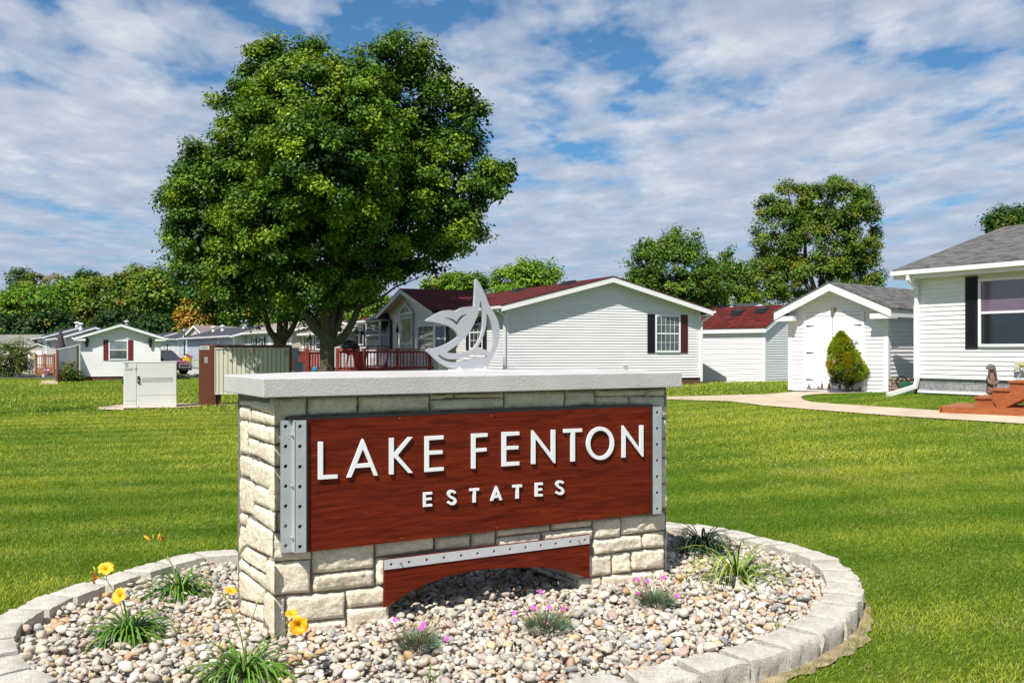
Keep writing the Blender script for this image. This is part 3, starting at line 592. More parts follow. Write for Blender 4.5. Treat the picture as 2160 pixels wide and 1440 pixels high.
# ------------------------------------------------------------------ edging blocks
m, nn, b, o_ = nt_new('edging_concrete'); v = coords(nn, 'Object'); t = ntex(nn, v, 7, 6, .7); t2 = ntex(nn, v, 90, 5, .75)
c = ramp(nn, t, [(.3, (.46, .42, .36)), (.6, (.66, .62, .55))]); nn.links.new(mixc(nn, 1, c, ramp(nn, t2, [(.3, (.55, .53, .50)), (.6, (1.08, 1.08, 1.08))]), 'MULTIPLY'), b.inputs['Base Color'])
b.inputs['Roughness'].default_value = .95; b.inputs['Specular IOR Level'].default_value = .15; bump(nn, b, t2, .8, .01)
pts = catmull(RP, 60); seg_ = np.array(pts); dl = np.linalg.norm(np.roll(seg_, -1, 0) - seg_, axis=1); cum = np.concatenate([[0], np.cumsum(dl)]); tot = cum[-1]
nb = round(tot / .315); 
def at(s_):
    s_ = s_ % tot; i = int(np.searchsorted(cum, s_) - 1); i = max(0, min(i, len(seg_) - 1)); f_ = (s_ - cum[i]) / max(dl[i], 1e-9)
    return seg_[i] * (1 - f_) + seg_[(i + 1) % len(seg_)] * f_
area = np.sum(ra[:, 0] * np.roll(ra[:, 1], -1) - ra[:, 1] * np.roll(ra[:, 0], -1)); sg = 1 if area > 0 else -1
def nrm(s_):
    t_ = at(s_ + .02) - at(s_ - .02); t_ /= np.linalg.norm(t_); return np.array([t_[1], -t_[0]]) * sg
k0 = int(round(cum[60 * 10] / tot * nb)); vis_r0 = nb
for i in range(nb):
    s0, s1 = i * tot / nb + .009, (i + 1) * tot / nb - .012; p0, p1 = at(s0), at(s1); n0, n1 = nrm(s0), nrm(s1); nm_ = (n0 + n1) / 2; nm_ /= np.linalg.norm(nm_); ctr = (p0 + p1) / 2
    d_ = .20; tp = (p1 - p0); wl = np.linalg.norm(tp); tp = tp / wl; inn = ctr - nm_ * d_; wi = wl * .80
    c4 = [inn - tp * wi / 2, inn + tp * wi / 2, ctr + tp * wl / 2, ctr - tp * wl / 2]
    h_ = .122 + random.uniform(-.006, .008); tilt = random.uniform(-.012, .012)
    bm = bmesh.new(); nu, nw, nz_ = 10, 8, 5; grid = {}
    def pos(u, w_, z_):
        a_ = c4[0] * (1 - u) + c4[1] * u; b_ = c4[3] * (1 - u) + c4[2] * u; p = a_ * (1 - w_) + b_ * w_
        x_, y_ = p; out_ = 0
        if w_ == 1: out_ = .012 + .026 * noise.noise(Vector((x_ * 14, y_ * 14, z_ * 1.6 + i))) + .012 * abs(noise.noise(Vector((x_ * 38, y_ * 38, z_ * 5))))
        if w_ == 1 and z_ == 1: out_ -= .010
        r = .006 * noise.noise(Vector((x_ * 30, y_ * 30, i)))
        ez = -.007 if z_ == 1 and (u in (0, 1) or w_ in (0, 1)) else 0
        zz_ = -.06 + (h_ + .06) * z_ + (tilt * (u - .5) + .005 * noise.noise(Vector((x_ * 28, y_ * 28, 5 + i)))) * z_ + ez
        return (x_ + nm_[0] * out_ + r, y_ + nm_[1] * out_ + r, zz_)
    def V_(iu, iw, iz):
        k = (iu, iw, iz)
        if k not in grid: grid[k] = bm.verts.new(pos(iu / nu, iw / nw, iz / nz_))
        return grid[k]
    for iu in range(nu):
        for iw in range(nw): bm.faces.new((V_(iu, iw, nz_), V_(iu + 1, iw, nz_), V_(iu + 1, iw + 1, nz_), V_(iu, iw + 1, nz_)))
        for iz in range(nz_):
            bm.faces.new((V_(iu, 0, iz), V_(iu + 1, 0, iz), V_(iu + 1, 0, iz + 1), V_(iu, 0, iz + 1))); bm.faces.new((V_(iu, nw, iz), V_(iu, nw, iz + 1), V_(iu + 1, nw, iz + 1), V_(iu + 1, nw, iz)))
    for iw in range(nw):
        for iz in range(nz_):
            bm.faces.new((V_(0, iw, iz), V_(0, iw, iz + 1), V_(0, iw + 1, iz + 1), V_(0, iw + 1, iz))); bm.faces.new((V_(nu, iw, iz), V_(nu, iw + 1, iz), V_(nu, iw + 1, iz + 1), V_(nu, iw, iz + 1)))
    bmesh.ops.recalc_face_normals(bm, faces=bm.faces)
    for vv in bm.verts: vv.co.x -= ctr[0]; vv.co.y -= ctr[1]
    for f_ in bm.faces: f_.smooth = True
    for e in bm.edges:
        if len(e.link_faces) == 2 and e.calc_face_angle(0) > .9: e.smooth = False
    me = bpy.data.meshes.new('edging_block'); bm.to_mesh(me); bm.free(); me.materials.append(MATS['edging_concrete'])
    o = link('edging_block', me); o.location = (ctr[0], ctr[1], gz(*ctr))
    def ordn(q): return f"{q}{'th' if 10 <= q % 100 <= 20 else {1: 'st', 2: 'nd', 3: 'rd'}.get(q % 10, 'th')}"
    half = int(nb * .53)
    if i < half: lb = f"rough grey concrete edging block, {ordn(i + 1)} from the sign's left end going past the daylilies"
    else: lb = f"rough grey concrete edging block, {ordn(nb - i)} counted rightward from directly behind the stone sign"
    tag(o, lb, 'edging block', 'edging blocks around the planting bed')

# ------------------------------------------------------------------ river gravel
INN = [tuple(p) for p in offset_ring(-.185)]
drape('gravel_base', INN, M('gravel_dirt', (.10, .085, .07), .95), .015, 1)
bm = bmesh.new(); bmesh.ops.create_icosphere(bm, subdivisions=2, radius=.5); bm.verts.ensure_lookup_table()
iv = np.array([v_.co[:] for v_ in bm.verts]); fi = np.array([[v_.index for v_ in f_.verts] for f_ in bm.faces]); bm.free()
def pebbles(n_, smin, smax, zlo, zhi, seed):
    r_ = np.random.default_rng(seed); lo_, hi_ = ra.min(0), ra.max(0)
    x = r_.uniform(lo_[0], hi_[0], n_); y = r_.uniform(lo_[1], hi_[1], n_); k = inpoly(x, y, [tuple(p) for p in offset_ring(-.20)])
    lx = (x - S.o[0]) * S.u[0] + (y - S.o[1]) * S.u[1]; ly = (x - S.o[0]) * S.v[0] + (y - S.o[1]) * S.v[1]
    ins = (lx > -.0) & (lx < SW) & (ly > -.0) & (ly < SD) & ~((lx > ox0 + .03) & (lx < ox1 - .03)); k &= ~ins; x, y = x[k], y[k]
    # thin out overlaps on a coarse grid
    cell = {}; keep = []; s = smin + (smax - smin) * r_.random(len(x)) ** 2.0
    for i_ in range(len(x)):
        c_ = (int(x[i_] / .05), int(y[i_] / .05)); ok = True
        for a_ in (-1, 0, 1):
            for b_ in (-1, 0, 1):
                for j_ in cell.get((c_[0] + a_, c_[1] + b_), ()):
                    if (x[i_] - x[j_]) ** 2 + (y[i_] - y[j_]) ** 2 < (.36 * (s[i_] + s[j_])) ** 2: ok = False; break
                if not ok: break
            if not ok: break
        if ok: cell.setdefault(c_, []).append(i_); keep.append(i_)
    x, y, s = x[keep], y[keep], s[keep]; n_ = len(x)
    z = r_.uniform(zlo, zhi, n_) + s * .18
    q = r_.normal(size=(n_, 4)); q /= np.linalg.norm(q, axis=1)[:, None]
    w_, a_, b_, c_ = q.T
    R = np.stack([np.stack([1 - 2 * (b_ * b_ + c_ * c_), 2 * (a_ * b_ - c_ * w_), 2 * (a_ * c_ + b_ * w_)], 1), np.stack([2 * (a_ * b_ + c_ * w_), 1 - 2 * (a_ * a_ + c_ * c_), 2 * (b_ * c_ - a_ * w_)], 1), np.stack([2 * (a_ * c_ - b_ * w_), 2 * (b_ * c_ + a_ * w_), 1 - 2 * (a_ * a_ + b_ * b_)], 1)], 1)
    sc_ = np.stack([s * r_.uniform(1, 1.5, n_), s * r_.uniform(.8, 1.1, n_), s * r_.uniform(.5, .85, n_)], 1)
    B = R * sc_[:, None, :]; B[:, 2, :] *= .72
    pal = np.array([(.66, .57, .46), (.72, .65, .55), (.55, .46, .35), (.47, .43, .38), (.37, .38, .37), (.42, .40, .34), (.58, .34, .14), (.64, .46, .24), (.50, .35, .28), (.54, .42, .36), (.80, .74, .65), (.27, .28, .28), (.46, .26, .14), (.62, .52, .40)])
    pr = np.array([.15, .15, .11, .09, .055, .06, .03, .05, .05, .06, .08, .02, .02, .075]); pr /= pr.sum()
    pal = pal * .78 + np.array([.56, .51, .44]) * .22
    cl = pal[r_.choice(len(pal), n_, p=pr)] * r_.uniform(.85, 1.1, n_)[:, None]
    return np.stack([x, y, z], 1), B, cl
PB = [pebbles(60000, .031, .078, .034, .052, 1), pebbles(60000, .028, .05, .01, .028, 2), pebbles(9000, .032, .076, .058, .074, 5)]
k_ = np.random.default_rng(3).random(len(PB[2][0])) < .5; PB[2] = tuple(a_[k_] for a_ in PB[2])
Pp, Bp, Cp = (np.concatenate([p[i] for p in PB]) for i in range(3))
# each stone gets its own lumpy form: three variants of a faceted pebble
rr = np.random.default_rng(9); allV, allF, allC, off = [], [], [], 0
var = rr.integers(0, 8, len(Pp))
for q_ in range(8):
    vq = iv.copy(); ns = np.array([noise.noise(Vector((p[0] * 2.6 + q_ * 7, p[1] * 2.6, p[2] * 2.6))) for p in iv]); vq *= (1 + .42 * ns)[:, None]
    for _ in range(5): # flat chipped facets
        d_ = rr.normal(size=3); d_ /= np.linalg.norm(d_); h = vq @ d_; lim = .30 + .1 * rr.random(); vq -= np.outer(np.clip(h - lim, 0, None) * .85, d_)
    s_ = var == q_; nP = int(s_.sum()); VV = np.einsum('nij,kj->nki', Bp[s_], vq) + Pp[s_][:, None]
    allV.append(VV.reshape(-1, 3)); allF.append((fi[None] + (np.arange(nP) * len(iv))[:, None, None]).reshape(-1, 3) + off); allC.append(np.repeat(Cp[s_], len(iv), 0)); off += nP * len(iv)
pm = attr_mat('river_stone', .75, 0, .3, speck=.42)
tag(npmesh('gravel', np.concatenate(allV), np.concatenate(allF), pm, None, np.concatenate(allC), True), 'mixed tan, grey and rust river gravel filling the sign bed', 'gravel', None, 'stuff')

# ------------------------------------------------------------------ bed plants
def bedpt(px, py, z=.07):
    Z = (EYE - z) * F / (py - HY); return X(px, Z), Z
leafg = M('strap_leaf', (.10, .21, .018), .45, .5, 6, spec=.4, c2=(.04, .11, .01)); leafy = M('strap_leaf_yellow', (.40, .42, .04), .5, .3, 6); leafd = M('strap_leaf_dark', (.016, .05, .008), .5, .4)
leafl = M('strap_leaf_lime', (.16, .26, .03), .5, .4, 6); stemm = M('flower_stem', (.16, .24, .05), .6, .2); drym = M('dry_stalk', (.30, .19, .09), .8, .2)
petal = M('yellow_petal', (.85, .47, .01), .5, .25, 30, c2=(.80, .30, .005)); petal_o = M('orange_petal', (.80, .30, .01), .5, .2, 30); budm = M('green_bud', (.35, .42, .03), .5)
def strap(cx, cy, z0, n_, L0, w_, rs, droop=1.0, lean=(0, 0), upmin=.35):
    mb = MB()
    for i in range(n_):
        a_ = rs.uniform(0, 2 * math.pi); l_ = L0 * rs.uniform(.55, 1.1); el = rs.uniform(upmin + .15, 1.42); r0 = rs.uniform(0, .035); p = Vector((cx + r0 * math.cos(a_), cy + r0 * math.sin(a_), z0 - .02)); path = [p.copy()]; e = el; k = 9
        dr = droop * rs.uniform(.7, 1.3); tw = rs.uniform(-.25, .25)
        for j in range(k):
            st_ = l_ / k; p = p + Vector((math.cos(a_) * math.cos(e) + lean[0] * .1, math.sin(a_) * math.cos(e) + lean[1] * .1, math.sin(e))) * st_; path.append(p.copy()); e -= dr * .2 * (1 + j * .16); a_ += tw * .1
            if p.z < z0 - .0 and e < 0: e = max(e, -.1)
        mb.ribbon(path, w_ * rs.uniform(.7, 1.2), (-math.sin(a_), math.cos(a_), 0))
    return mb
def bloom(c_, dirv, R, mat_, parent, rs, nm='bloom'):
    R = R * .82
    mb = MB(); d = Vector(dirv).normalized(); a_ = d.orthogonal().normalized(); b_ = d.cross(a_)
    for k in range(6):
        th = k * math.pi / 3 + rs.uniform(-.1, .1); rad = a_ * math.cos(th) + b_ * math.sin(th); sd_ = d.cross(rad); rows_ = []
        wl = (.36 if k % 2 else .54) * R
        for j, (rr_, hh, ww) in enumerate([(.06, 0, .15), (.22, .45, .5), (.5, .72, .95), (.82, .80, 1.0), (1.05, .66, .7), (1.15, .52, .12)]):
            c0 = Vector(c_) + rad * rr_ * R + d * hh * R; jit = .05 * R * math.sin(j * 3 + k)
            rows_.append([c0 - sd_ * ww * wl + d * (jit + .05 * R), c0 - d * .04 * R, c0 + sd_ * ww * wl + d * (-jit + .05 * R)])
        kk = len(mb.v)
        for r_ in rows_: mb.v += [tuple(p) for p in r_]
        for j in range(5):
            q_ = kk + 3 * j; mb.f += [(q_, q_ + 1, q_ + 4, q_ + 3), (q_ + 1, q_ + 2, q_ + 5, q_ + 4)]
    mb.tube([Vector(c_) - d * .55 * R, Vector(c_), Vector(c_) + d * .25 * R], [.04 * R, .09 * R, .17 * R], 8, False)
    o = mb.build(nm, mat_, parent, smooth=True)
    sm = MB()
    for k in range(5):
        th = k * 1.26; rad = a_ * math.cos(th) + b_ * math.sin(th); sm.tube([Vector(c_) + d * .2 * R, Vector(c_) + d * .75 * R + rad * .12 * R, Vector(c_) + d * .95 * R + rad * .16 * R], .02 * R, 5)
    sm.build('stamens', budm, o); return o
def bud(mb, c_, d_, l_, r_):
    d = Vector(d_).normalized(); c_ = Vector(c_); mb.tube([c_, c_ + d * l_ * .3, c_ + d * l_ * .7, c_ + d * l_], [r_ * .4, r_, r_ * 1.05, r_ * .3], 7)
def scape(pl, base, tip, r_=.0035):
    b_, t_ = Vector(base), Vector(tip); mid_ = (b_ + t_) / 2 + Vector(((t_.x - b_.x) * -.12, 0, .03)); return [b_, b_.lerp(mid_, .5) + Vector((0, 0, .01)), mid_, mid_.lerp(t_, .6), t_]
def at3(px, py, Z): return (X(px, Z), Z, H(py, Z))
def daylily(name, label, base_px, n_, L0, w_, seed, stalks, yellow=4, mat_=None, lime=0):
    rs = random.Random(seed); x, y = bedpt(*base_px); t_ = thing(name, label, 'daylily', (x, y, .06), 0, 'daylilies in the gravel bed')
    def loc(p): return Vector((p[0] - x, p[1] - y, p[2]))
    strap(0, 0, .06, n_, L0, w_, rs).build('foliage', mat_ or leafg, t_, smooth=True)
    if yellow: strap(0, 0, .06, yellow, L0, w_, rs).build('yellowed_leaf', leafy, t_)
    if lime: strap(0, 0, .06, lime, L0 * .95, w_ * 1.1, rs).build('young_foliage', leafl, t_, smooth=True)
    for tip, items in stalks:
        mb = MB(); tp = loc(tip); mb.tube(scape(None, (rs.uniform(-.02, .02), rs.uniform(-.02, .02), .06), tp), [.004, .0035, .003, .0028, .002], 6)
        st = mb.build('flower_stalk', stemm, t_)
        for kind, pos_, dr, sz in items:
            p = loc(pos_); lk = MB().tube([tp, (tp + p) / 2 + Vector((0, 0, -.006)), p], .0018, 5).build('pedicel', stemm, st)
            if kind == 'bud': bb = MB(); bud(bb, p, dr, sz, sz * .16); bb.build('bud', budm, st, smooth=True)
            elif kind == 'ybud': b2 = MB(); bud(b2, p, dr, sz, sz * .14); b2.build('bud', petal, st, smooth=True)
            elif kind == 'o': bloom(p, dr, sz, petal_o, st, rs)
            else: bloom(p, dr, sz, petal, st, rs)
    return t_
# plant whose blooms stand left of the sign
xA, yA = bedpt(272, 1335); xB, yB = bedpt(375, 1245); xC, yC = bedpt(515, 1420)
daylily('daylily', 'bushy green daylily with four yellow orange blooms, nearest the left edging blocks', (272, 1338), 180, .35, .011, 1,
 [(at3(225, 1222, yA), [('b', at3(224, 1204, yA - .02), (.15, -.5, .65), .046), ('o', at3(208, 1218, yA - .03), (-1, -.1, .05), .038), ('bud', at3(203, 1206, yA), (-.5, 0, 1), .035), ('bud', at3(214, 1210, yA), (.1, 0, 1), .03)]),
  (at3(262, 1268, yA - .08), [('b', at3(258, 1258, yA - .1), (-.35, -.8, .5), .048), ('bud', at3(284, 1262, yA - .08), (.6, 0, 1), .03)])], 4)
daylily('daylily', 'green daylily close to the back edging blocks with slim unopened yellow buds', (378, 1248), 170, .35, .0105, 2,
 [(at3(326, 1150, yB), [('ybud', at3(318, 1140, yB), (-1, 0, .75), .055), ('ybud', at3(333, 1138, yB), (.35, 0, 1), .045), ('o', at3(340, 1136, yB), (1, -.2, .15), .025), ('bud', at3(324, 1138, yB), (-.1, 0, 1), .035)]),
  (at3(362, 1186, yB), [('bud', at3(358, 1180, yB), (-.4, 0, .6), .03)])], 2)
daylily('daylily', 'daylily in front of the stone corner with yellow trumpet blooms and yellowed leaves', (515, 1425), 130, .41, .0125, 3,
 [(at3(478, 1262, yC), [('b', at3(486, 1252, yC), (.25, -.25, 1), .034), ('bud', at3(476, 1262, yC), (-.3, 0, 1), .03)]),
  (at3(612, 1322, yC - .05), [('b', at3(630, 1316, yC - .07), (.25, -1, .1), .05), ('b', at3(615, 1300, yC - .05), (.05, -.3, 1), .034), ('bud', at3(606, 1318, yC), (-.3, 0, 1), .02)]),
  (at3(538, 1285, yC), [('bud', at3(540, 1280, yC), (.1, 0, 1), .03)])], 14)
t_ = daylily('daylily', 'dark shaded clump of strap leaves behind the sign right of the stonework', (1480, 1160), 210, .44, .012, 4, [], 0, leafd)  # shade behind the sign is put into the darker leaf colour
t_ = daylily('daylily', 'pale yellow green spiky clump with no flowers, in the gravel right of the sign', (1555, 1218), 80, .56, .012, 5, [], 22, leafl)
def tuft(name, label, cat, px, py, n_, L0, w_, mat_, seed, grp=None):
    rs = random.Random(seed); x, y = bedpt(px, py); t_ = thing(name, label, cat, (x, y, .06), 0, grp); strap(0, 0, .06, n_, L0, w_, rs, .5, upmin=.8).build('blades', mat_, t_); return t_
tuft('weed_tuft', 'thin green weed tuft in the gravel at the bottom of the picture', 'weed', 905, 1432, 16, .13, .005, leafl, 6, 'weed tufts in the bed')
tuft('weed_tuft', 'small weed tuft against the right edging blocks inside the bed', 'weed', 1725, 1285, 14, .08, .005, leafl, 7, 'weed tufts in the bed')
tuft('weed_tuft', 'small weed tuft in gravel near the lowest right edging blocks', 'weed', 1640, 1322, 14, .07, .005, leafl, 8, 'weed tufts in the bed')
pink = M('magenta_petal', (.75, .05, .55), .5, .2, 40); bluel = M('blue_green_leaf', (.13, .22, .13), .6, .4, 10, c2=(.07, .14, .07))
def dianthus(label, px, py, r_, seed, fl):
    rs = random.Random(seed); x, y = bedpt(px, py); t_ = thing('dianthus', label, 'dianthus', (x, y, .06), 0, 'pink dianthus mounds in front of the sign')
    mb = MB()
    for i in range(520):
        a_ = rs.uniform(0, 6.283); rad = r_ * math.sqrt(rs.random()) * .75; e = rs.uniform(.35, 1.4) * (1 - rad / r_ * .35); l_ = rs.uniform(.05, .10); p = Vector((rad * math.cos(a_), rad * math.sin(a_), .055 + .055 * (1 - (rad / r_) ** 2)))
        d = Vector((math.cos(a_) * math.cos(e), math.sin(a_) * math.cos(e), math.sin(e))); mb.ribbon([p, p + d * l_ * .5, p + d * l_ + Vector((0, 0, -.006))], .0034, (-math.sin(a_ + rs.uniform(-1, 1)), math.cos(a_), .3))
    mb.build('foliage', bluel, t_)
    mb = MB()
    for i in range(46):
        a_ = rs.uniform(0, 6.283); rad = r_ * rs.random() * .8; p = Vector((rad * math.cos(a_), rad * math.sin(a_), .1)); q_ = p + Vector((math.cos(a_) * .06, math.sin(a_) * .06, rs.uniform(.05, .12))); mb.tube([p, q_], .0011, 4); mb.tube([q_, q_ + (q_ - p).normalized() * .014], [.0022, .003], 5)
    mb.build('seed_heads', drym, t_)
    for fx, fy_ in fl:
        c_ = Vector(at3(fx, fy_, y + rs.uniform(-.04, .02))) - Vector((x, y, 0)); st = MB().tube([(c_.x * .3, c_.y * .3, .1), (c_.x * .8, c_.y * .8, (c_.z + .1) / 2 + .01), c_], .0013, 4).build('flower_stalk', stemm, t_)
        mb = MB(); d = Vector((rs.uniform(-.4, .4), -.8, .7)).normalized(); a1 = d.orthogonal().normalized(); b1 = d.cross(a1)
        for k in range(5):
            th = k * 1.257; rad = a1 * math.cos(th) + b1 * math.sin(th); s_ = d.cross(rad); R = .0125; mb.quad(c_, c_ + rad * R * .8 - s_ * R * .55 + d * .002, c_ + rad * R * 1.15 + d * .001, c_ + rad * R * .8 + s_ * R * .55 + d * .003)
        mb.build('bloom', pink, st)
dianthus('small blue green dianthus mound with two magenta blooms, below the arched board corner', 880, 1368, .105, 21, [(833, 1307), (888, 1325), (893, 1316), (943, 1347)])
dianthus('largest blue green dianthus mound with magenta blooms, below the arch centre', 1152, 1330, .135, 22, [(1140, 1247), (1084, 1292), (1150, 1312), (1188, 1283), (1158, 1280), (1126, 1281)])
dianthus('blue green dianthus mound with magenta blooms, below the sign right stonework', 1382, 1278, .115, 23, [(1344, 1221), (1366, 1225), (1346, 1251), (1428, 1257), (1392, 1277), (1398, 1217)])
# ------------------------------------------------------------------ buildings
def sidm(name, c, r=.45): return M(name, c, r, .06, .8, 0, streak=(1, 1, 6), c2=tuple(x * .93 for x in c))
white_s = sidm('white_siding', (.82, .81, .81)); grey_s = sidm('pale_grey_siding', (.66, .68, .72)); pink_s = sidm('rosy_siding', (.62, .57, .58)); beige_s = sidm('beige_siding', (.52, .48, .42)); blue_s = sidm('blue_grey_siding', (.50, .54, .62)); tan_s = sidm('tan_siding', (.42, .36, .27)); shed_s = sidm('grey_white_siding', (.76, .745, .76))
trim = M('white_trim', (.80, .80, .80), .4, .04, 2); gutter_m = M('gutter_white', (.78, .79, .80), .35, .04, 2)
redsh = shingle('red_shingle', (.17, .024, .016), (.085, .015, .012), (.035, .010, .011)); greysh = shingle('grey_shingle', (.11, .108, .105), (.045, .045, .05), (.17, .165, .155)); darksh = shingle('charcoal_shingle', (.055, .06, .075), (.035, .037, .045), (.075, .08, .095)); tansh = shingle('tan_shingle', (.30, .25, .21), (.22, .18, .15), (.34, .29, .25)); orsh = shingle('orange_shingle', (.62, .28, .16), (.5, .2, .12), (.62, .33, .2))
brk = brick('red_brick', (.20, .075, .05), (.13, .05, .04), (.07, .04, .035), .3, .085); gstone = brick('grey_stone_skirt', (.34, .34, .35), (.27, .27, .28), (.14, .14, .14), .36, .125, .008, .6); wskirt = M('white_skirt', (.68, .68, .68), .6)
blk = M('black_shutter', (.012, .012, .018), .5, spec=.3); mar = M('maroon_shutter', (.16, .015, .02), .5); rdsh = M('dark_red_shutter', (.09, .012, .012), .6)
def glass(name, c, r=.05, c2=None, sc=1.5):
    return M(name, c, r, .3, sc, 0, spec=.9, c2=c2, coat=.6)
gl_dark = glass('glass_dark', (.012, .016, .018)); gl_cur = glass('glass_curtain', (.11, .12, .11), .12, (.03, .04, .04), 3); gl_blue = glass('glass_blind', (.20, .24, .25), .08, (.13, .16, .17)); gl_mauve_refl = glass('glass_mauve_reflection', (.15, .11, .15), .05, (.12, .085, .12)); gl_teal = glass('glass_teal', (.02, .08, .11), .1)
lamp_b = M('lantern_black', (.015, .015, .015), .4); door_w = M('door_white', (.74, .74, .74), .5)
class House:
    def __init__(s, name, label, cat, fr, zb, W, L, zs, ze, zr, wm, rm, sm=None, ovg=.3, ove=.3, fh=.17, pitch=.1016, cw=.09, grp=None, gutter=True, returns=False, asym=None):
        s.fr, s.W, s.L = fr, W, L; s.root = R = thing(name, label, cat, (*fr.o, zb), fr.ang, grp); s.ze, s.zr = ze, zr
        mb = MB(); hw = W / 2; sl = (zr - ze) / hw
        def lap(fn, a0, a1, z0, z1, gable):
            z = z0
            while z < z1 - .005:
                zt = min(z + pitch, z1)
                def rng_(q): 
                    if not gable or q <= ze: return a0, a1
                    i = (q - ze) / sl; return a0 + i, a1 - i
                l0, r0 = rng_(z); l1, r1 = rng_(zt)
                if r0 - l0 < .02: break
                if r1 < l1: l1 = r1 = (l1 + r1) / 2
                mb.quad(fn(l0, z, .022), fn(r0, z, .022), fn(r1, zt, .003), fn(l1, zt, .003)); mb.quad(fn(l0, z, .0), fn(r0, z, .0), fn(r0, z, .022), fn(l0, z, .022)); z = zt
        lap(lambda a, z, d: (a, -d, z), 0, W, zs, zr, True); lap(lambda a, z, d: (a, L + d, z), 0, W, zs, zr, True)
        lap(lambda a, z, d: (-d, a, z), 0, L, zs, ze, False); lap(lambda a, z, d: (W + d, a, z), 0, L, zs, ze, False)
        s.wall = mb.build('wall', wm, R)
        mb = MB()
        for x, y in ((0, 0), (W, 0), (0, L), (W, L)): mb = MB(); mb.box(x - .02 if x == 0 else x - cw, x + cw if x == 0 else x + .02, y - .022 if y == 0 else y - cw, y + cw if y == 0 else y + .022, zs, ze + .02).build('corner_trim', trim, R)
        if zs > zb + .01: MB().box(.03, W - .03, .03, L - .03, zb - .4, zs + .002).build('skirting', sm or wskirt, R)
        # roof slabs, soffit and fascia
        mb = MB(); tb = MB(); y0, y1 = -ovg, L + ovg; zE = ze - ove * sl
        for sgn in (0, 1):
            q = lambda x: x if sgn == 0 else W - x
            def P(x, y, dz): return (q(x), y, ze + x * sl + dz) 
            a, b = -ove - .03, hw
            mb.hexa([P(a, y0 - .02, .115), P(b, y0 - .02, .115), P(b, y1 + .02, .115), P(a, y1 + .02, .115), P(a, y0 - .02, .145), P(b, y0 - .02, .145), P(b, y1 + .02, .145), P(a, y1 + .02, .145)])
            for ya, yb in ((y0, y0 + .025), (y1 - .025, y1)):
                tb.hexa([P(-ove, ya, .112 - fh), P(hw, ya, .112 - fh), P(hw, yb, .112 - fh), P(-ove, yb, .112 - fh), P(-ove, ya, .112), P(hw, ya, .112), P(hw, yb, .112), P(-ove, yb, .112)])
            for ya, yb in ((y0 + .026, -.001), (L + .001, y1 - .026)): tb.hexa([P(-ove + .03, ya, .0), P(hw - .001, ya, .0), P(hw - .001, yb, .0), P(-ove + .03, yb, .0), P(-ove + .03, ya, .02), P(hw - .001, ya, .02), P(hw - .001, yb, .02), P(-ove + .03, yb, .02)])
            zf = zE + .112
            tb.box(*sorted((q(-ove - .0), q(-ove + .025))), y0 + .026, y1 - .026, zf - fh, zf - .003); tb.box(*sorted((q(-ove + .026), q(-.018))), y0 + .027, y1 - .027, zf - fh + .01, zf - fh + .03)
            if returns: tb.box(*sorted((q(-ove + .001), q(.30))), y0 + .0265, -.002, zf - fh - .035, zf - fh * .55)
        s.roof = mb.build('roof', rm, R); s.trim = tb.build('fascia', trim, R); s.zE = zE
        if gutter:
            mb = MB(); zf = zE + .105
            for x0, x1 in ((-ove - .115, -ove - .002), (W + ove + .002, W + ove + .115)):
                mb.box(x0, x1, y0, y1, zf - .10, zf - .088); mb.box(x0, x0 + .01, y0, y1, zf - .0875, zf); mb.box(x1 - .01, x1, y0, y1, zf - .0875, zf); mb.box(x0 + .011, x1 - .011, y0, y0 + .01, zf - .0875, zf); mb.box(x0 + .011, x1 - .011, y1 - .01, y1, zf - .0875, zf)
            mb.build('gutter', gutter_m, R)
    def pb(s, mb, pl, a0, a1, z0, z1, d0, d1):
        a0, a1 = sorted((a0, a1)); z0, z1 = sorted((z0, z1))
        return mb.box(a0, a1, -d1, -d0, z0, z1) if pl == 'g' else mb.box(-d1, -d0, a0, a1, z0, z1)
    def px(s, pl, x, y, off=0): return s.fr.onY(x, y, -off) if pl == 'g' else s.fr.onX(x, y, -off)
    def rect(s, pl, x0, y0, x1, y1):
        p, q = s.px(pl, x0, y0), s.px(pl, x1, y1); ym = s.px(pl, x1, y0)[1]; yn = s.px(pl, x0, y1)[1]
        a0, a1 = sorted((p[0], q[0])); return a0, a1, (q[1] + yn) / 2, (p[1] + ym) / 2
    def window(s, pl, x0, y0, x1, y1, cols=1, rows=0, mid=True, gl=None, gl2=None, fw=.05, sh=None, shw=.3, mull=.02, shs=(1, 1), louv=False, out=0.0):
        a0, a1, z0, z1 = s.rect(pl, x0, y0, x1, y1); W_, H_ = a1 - a0, z1 - z0; zm = (z0 + z1) / 2; fm = trim
        mb = MB(); D = .055 + out; B = .012
        s.pb(mb, pl, a0, a0 + fw, z0, z1, B, D); s.pb(mb, pl, a1 - fw, a1, z0, z1, B, D); s.pb(mb, pl, a0 + fw + .0005, a1 - fw - .0005, z1 - fw, z1, B, D - .002); s.pb(mb, pl, a0 + fw + .0005, a1 - fw - .0005, z0, z0 + fw, B, D + .01)
        if mid: s.pb(mb, pl, a0 + fw + .0005, a1 - fw - .0005, zm - .025, zm + .025, B, D - .005)
        w = mb.build('window', fm, s.root)
        segs = [(z0 + fw, zm - .026), (zm + .026, z1 - fw)] if mid else [(z0 + fw, z1 - fw)]
        if cols > 1:
            mb = MB()
            for zl, zh in segs:
                for c in range(1, cols): a = a0 + fw + (W_ - 2 * fw) * c / cols; s.pb(mb, pl, a - mull / 2, a + mull / 2, zl, zh, D - .0145, D - .008)
                for r in range(1, rows): z = zl + (zh - zl) * r / rows; s.pb(mb, pl, a0 + fw, a1 - fw, z - mull / 2, z + mull / 2, D - .0144, D - .0078)
            mb.build('muntins', fm, w)
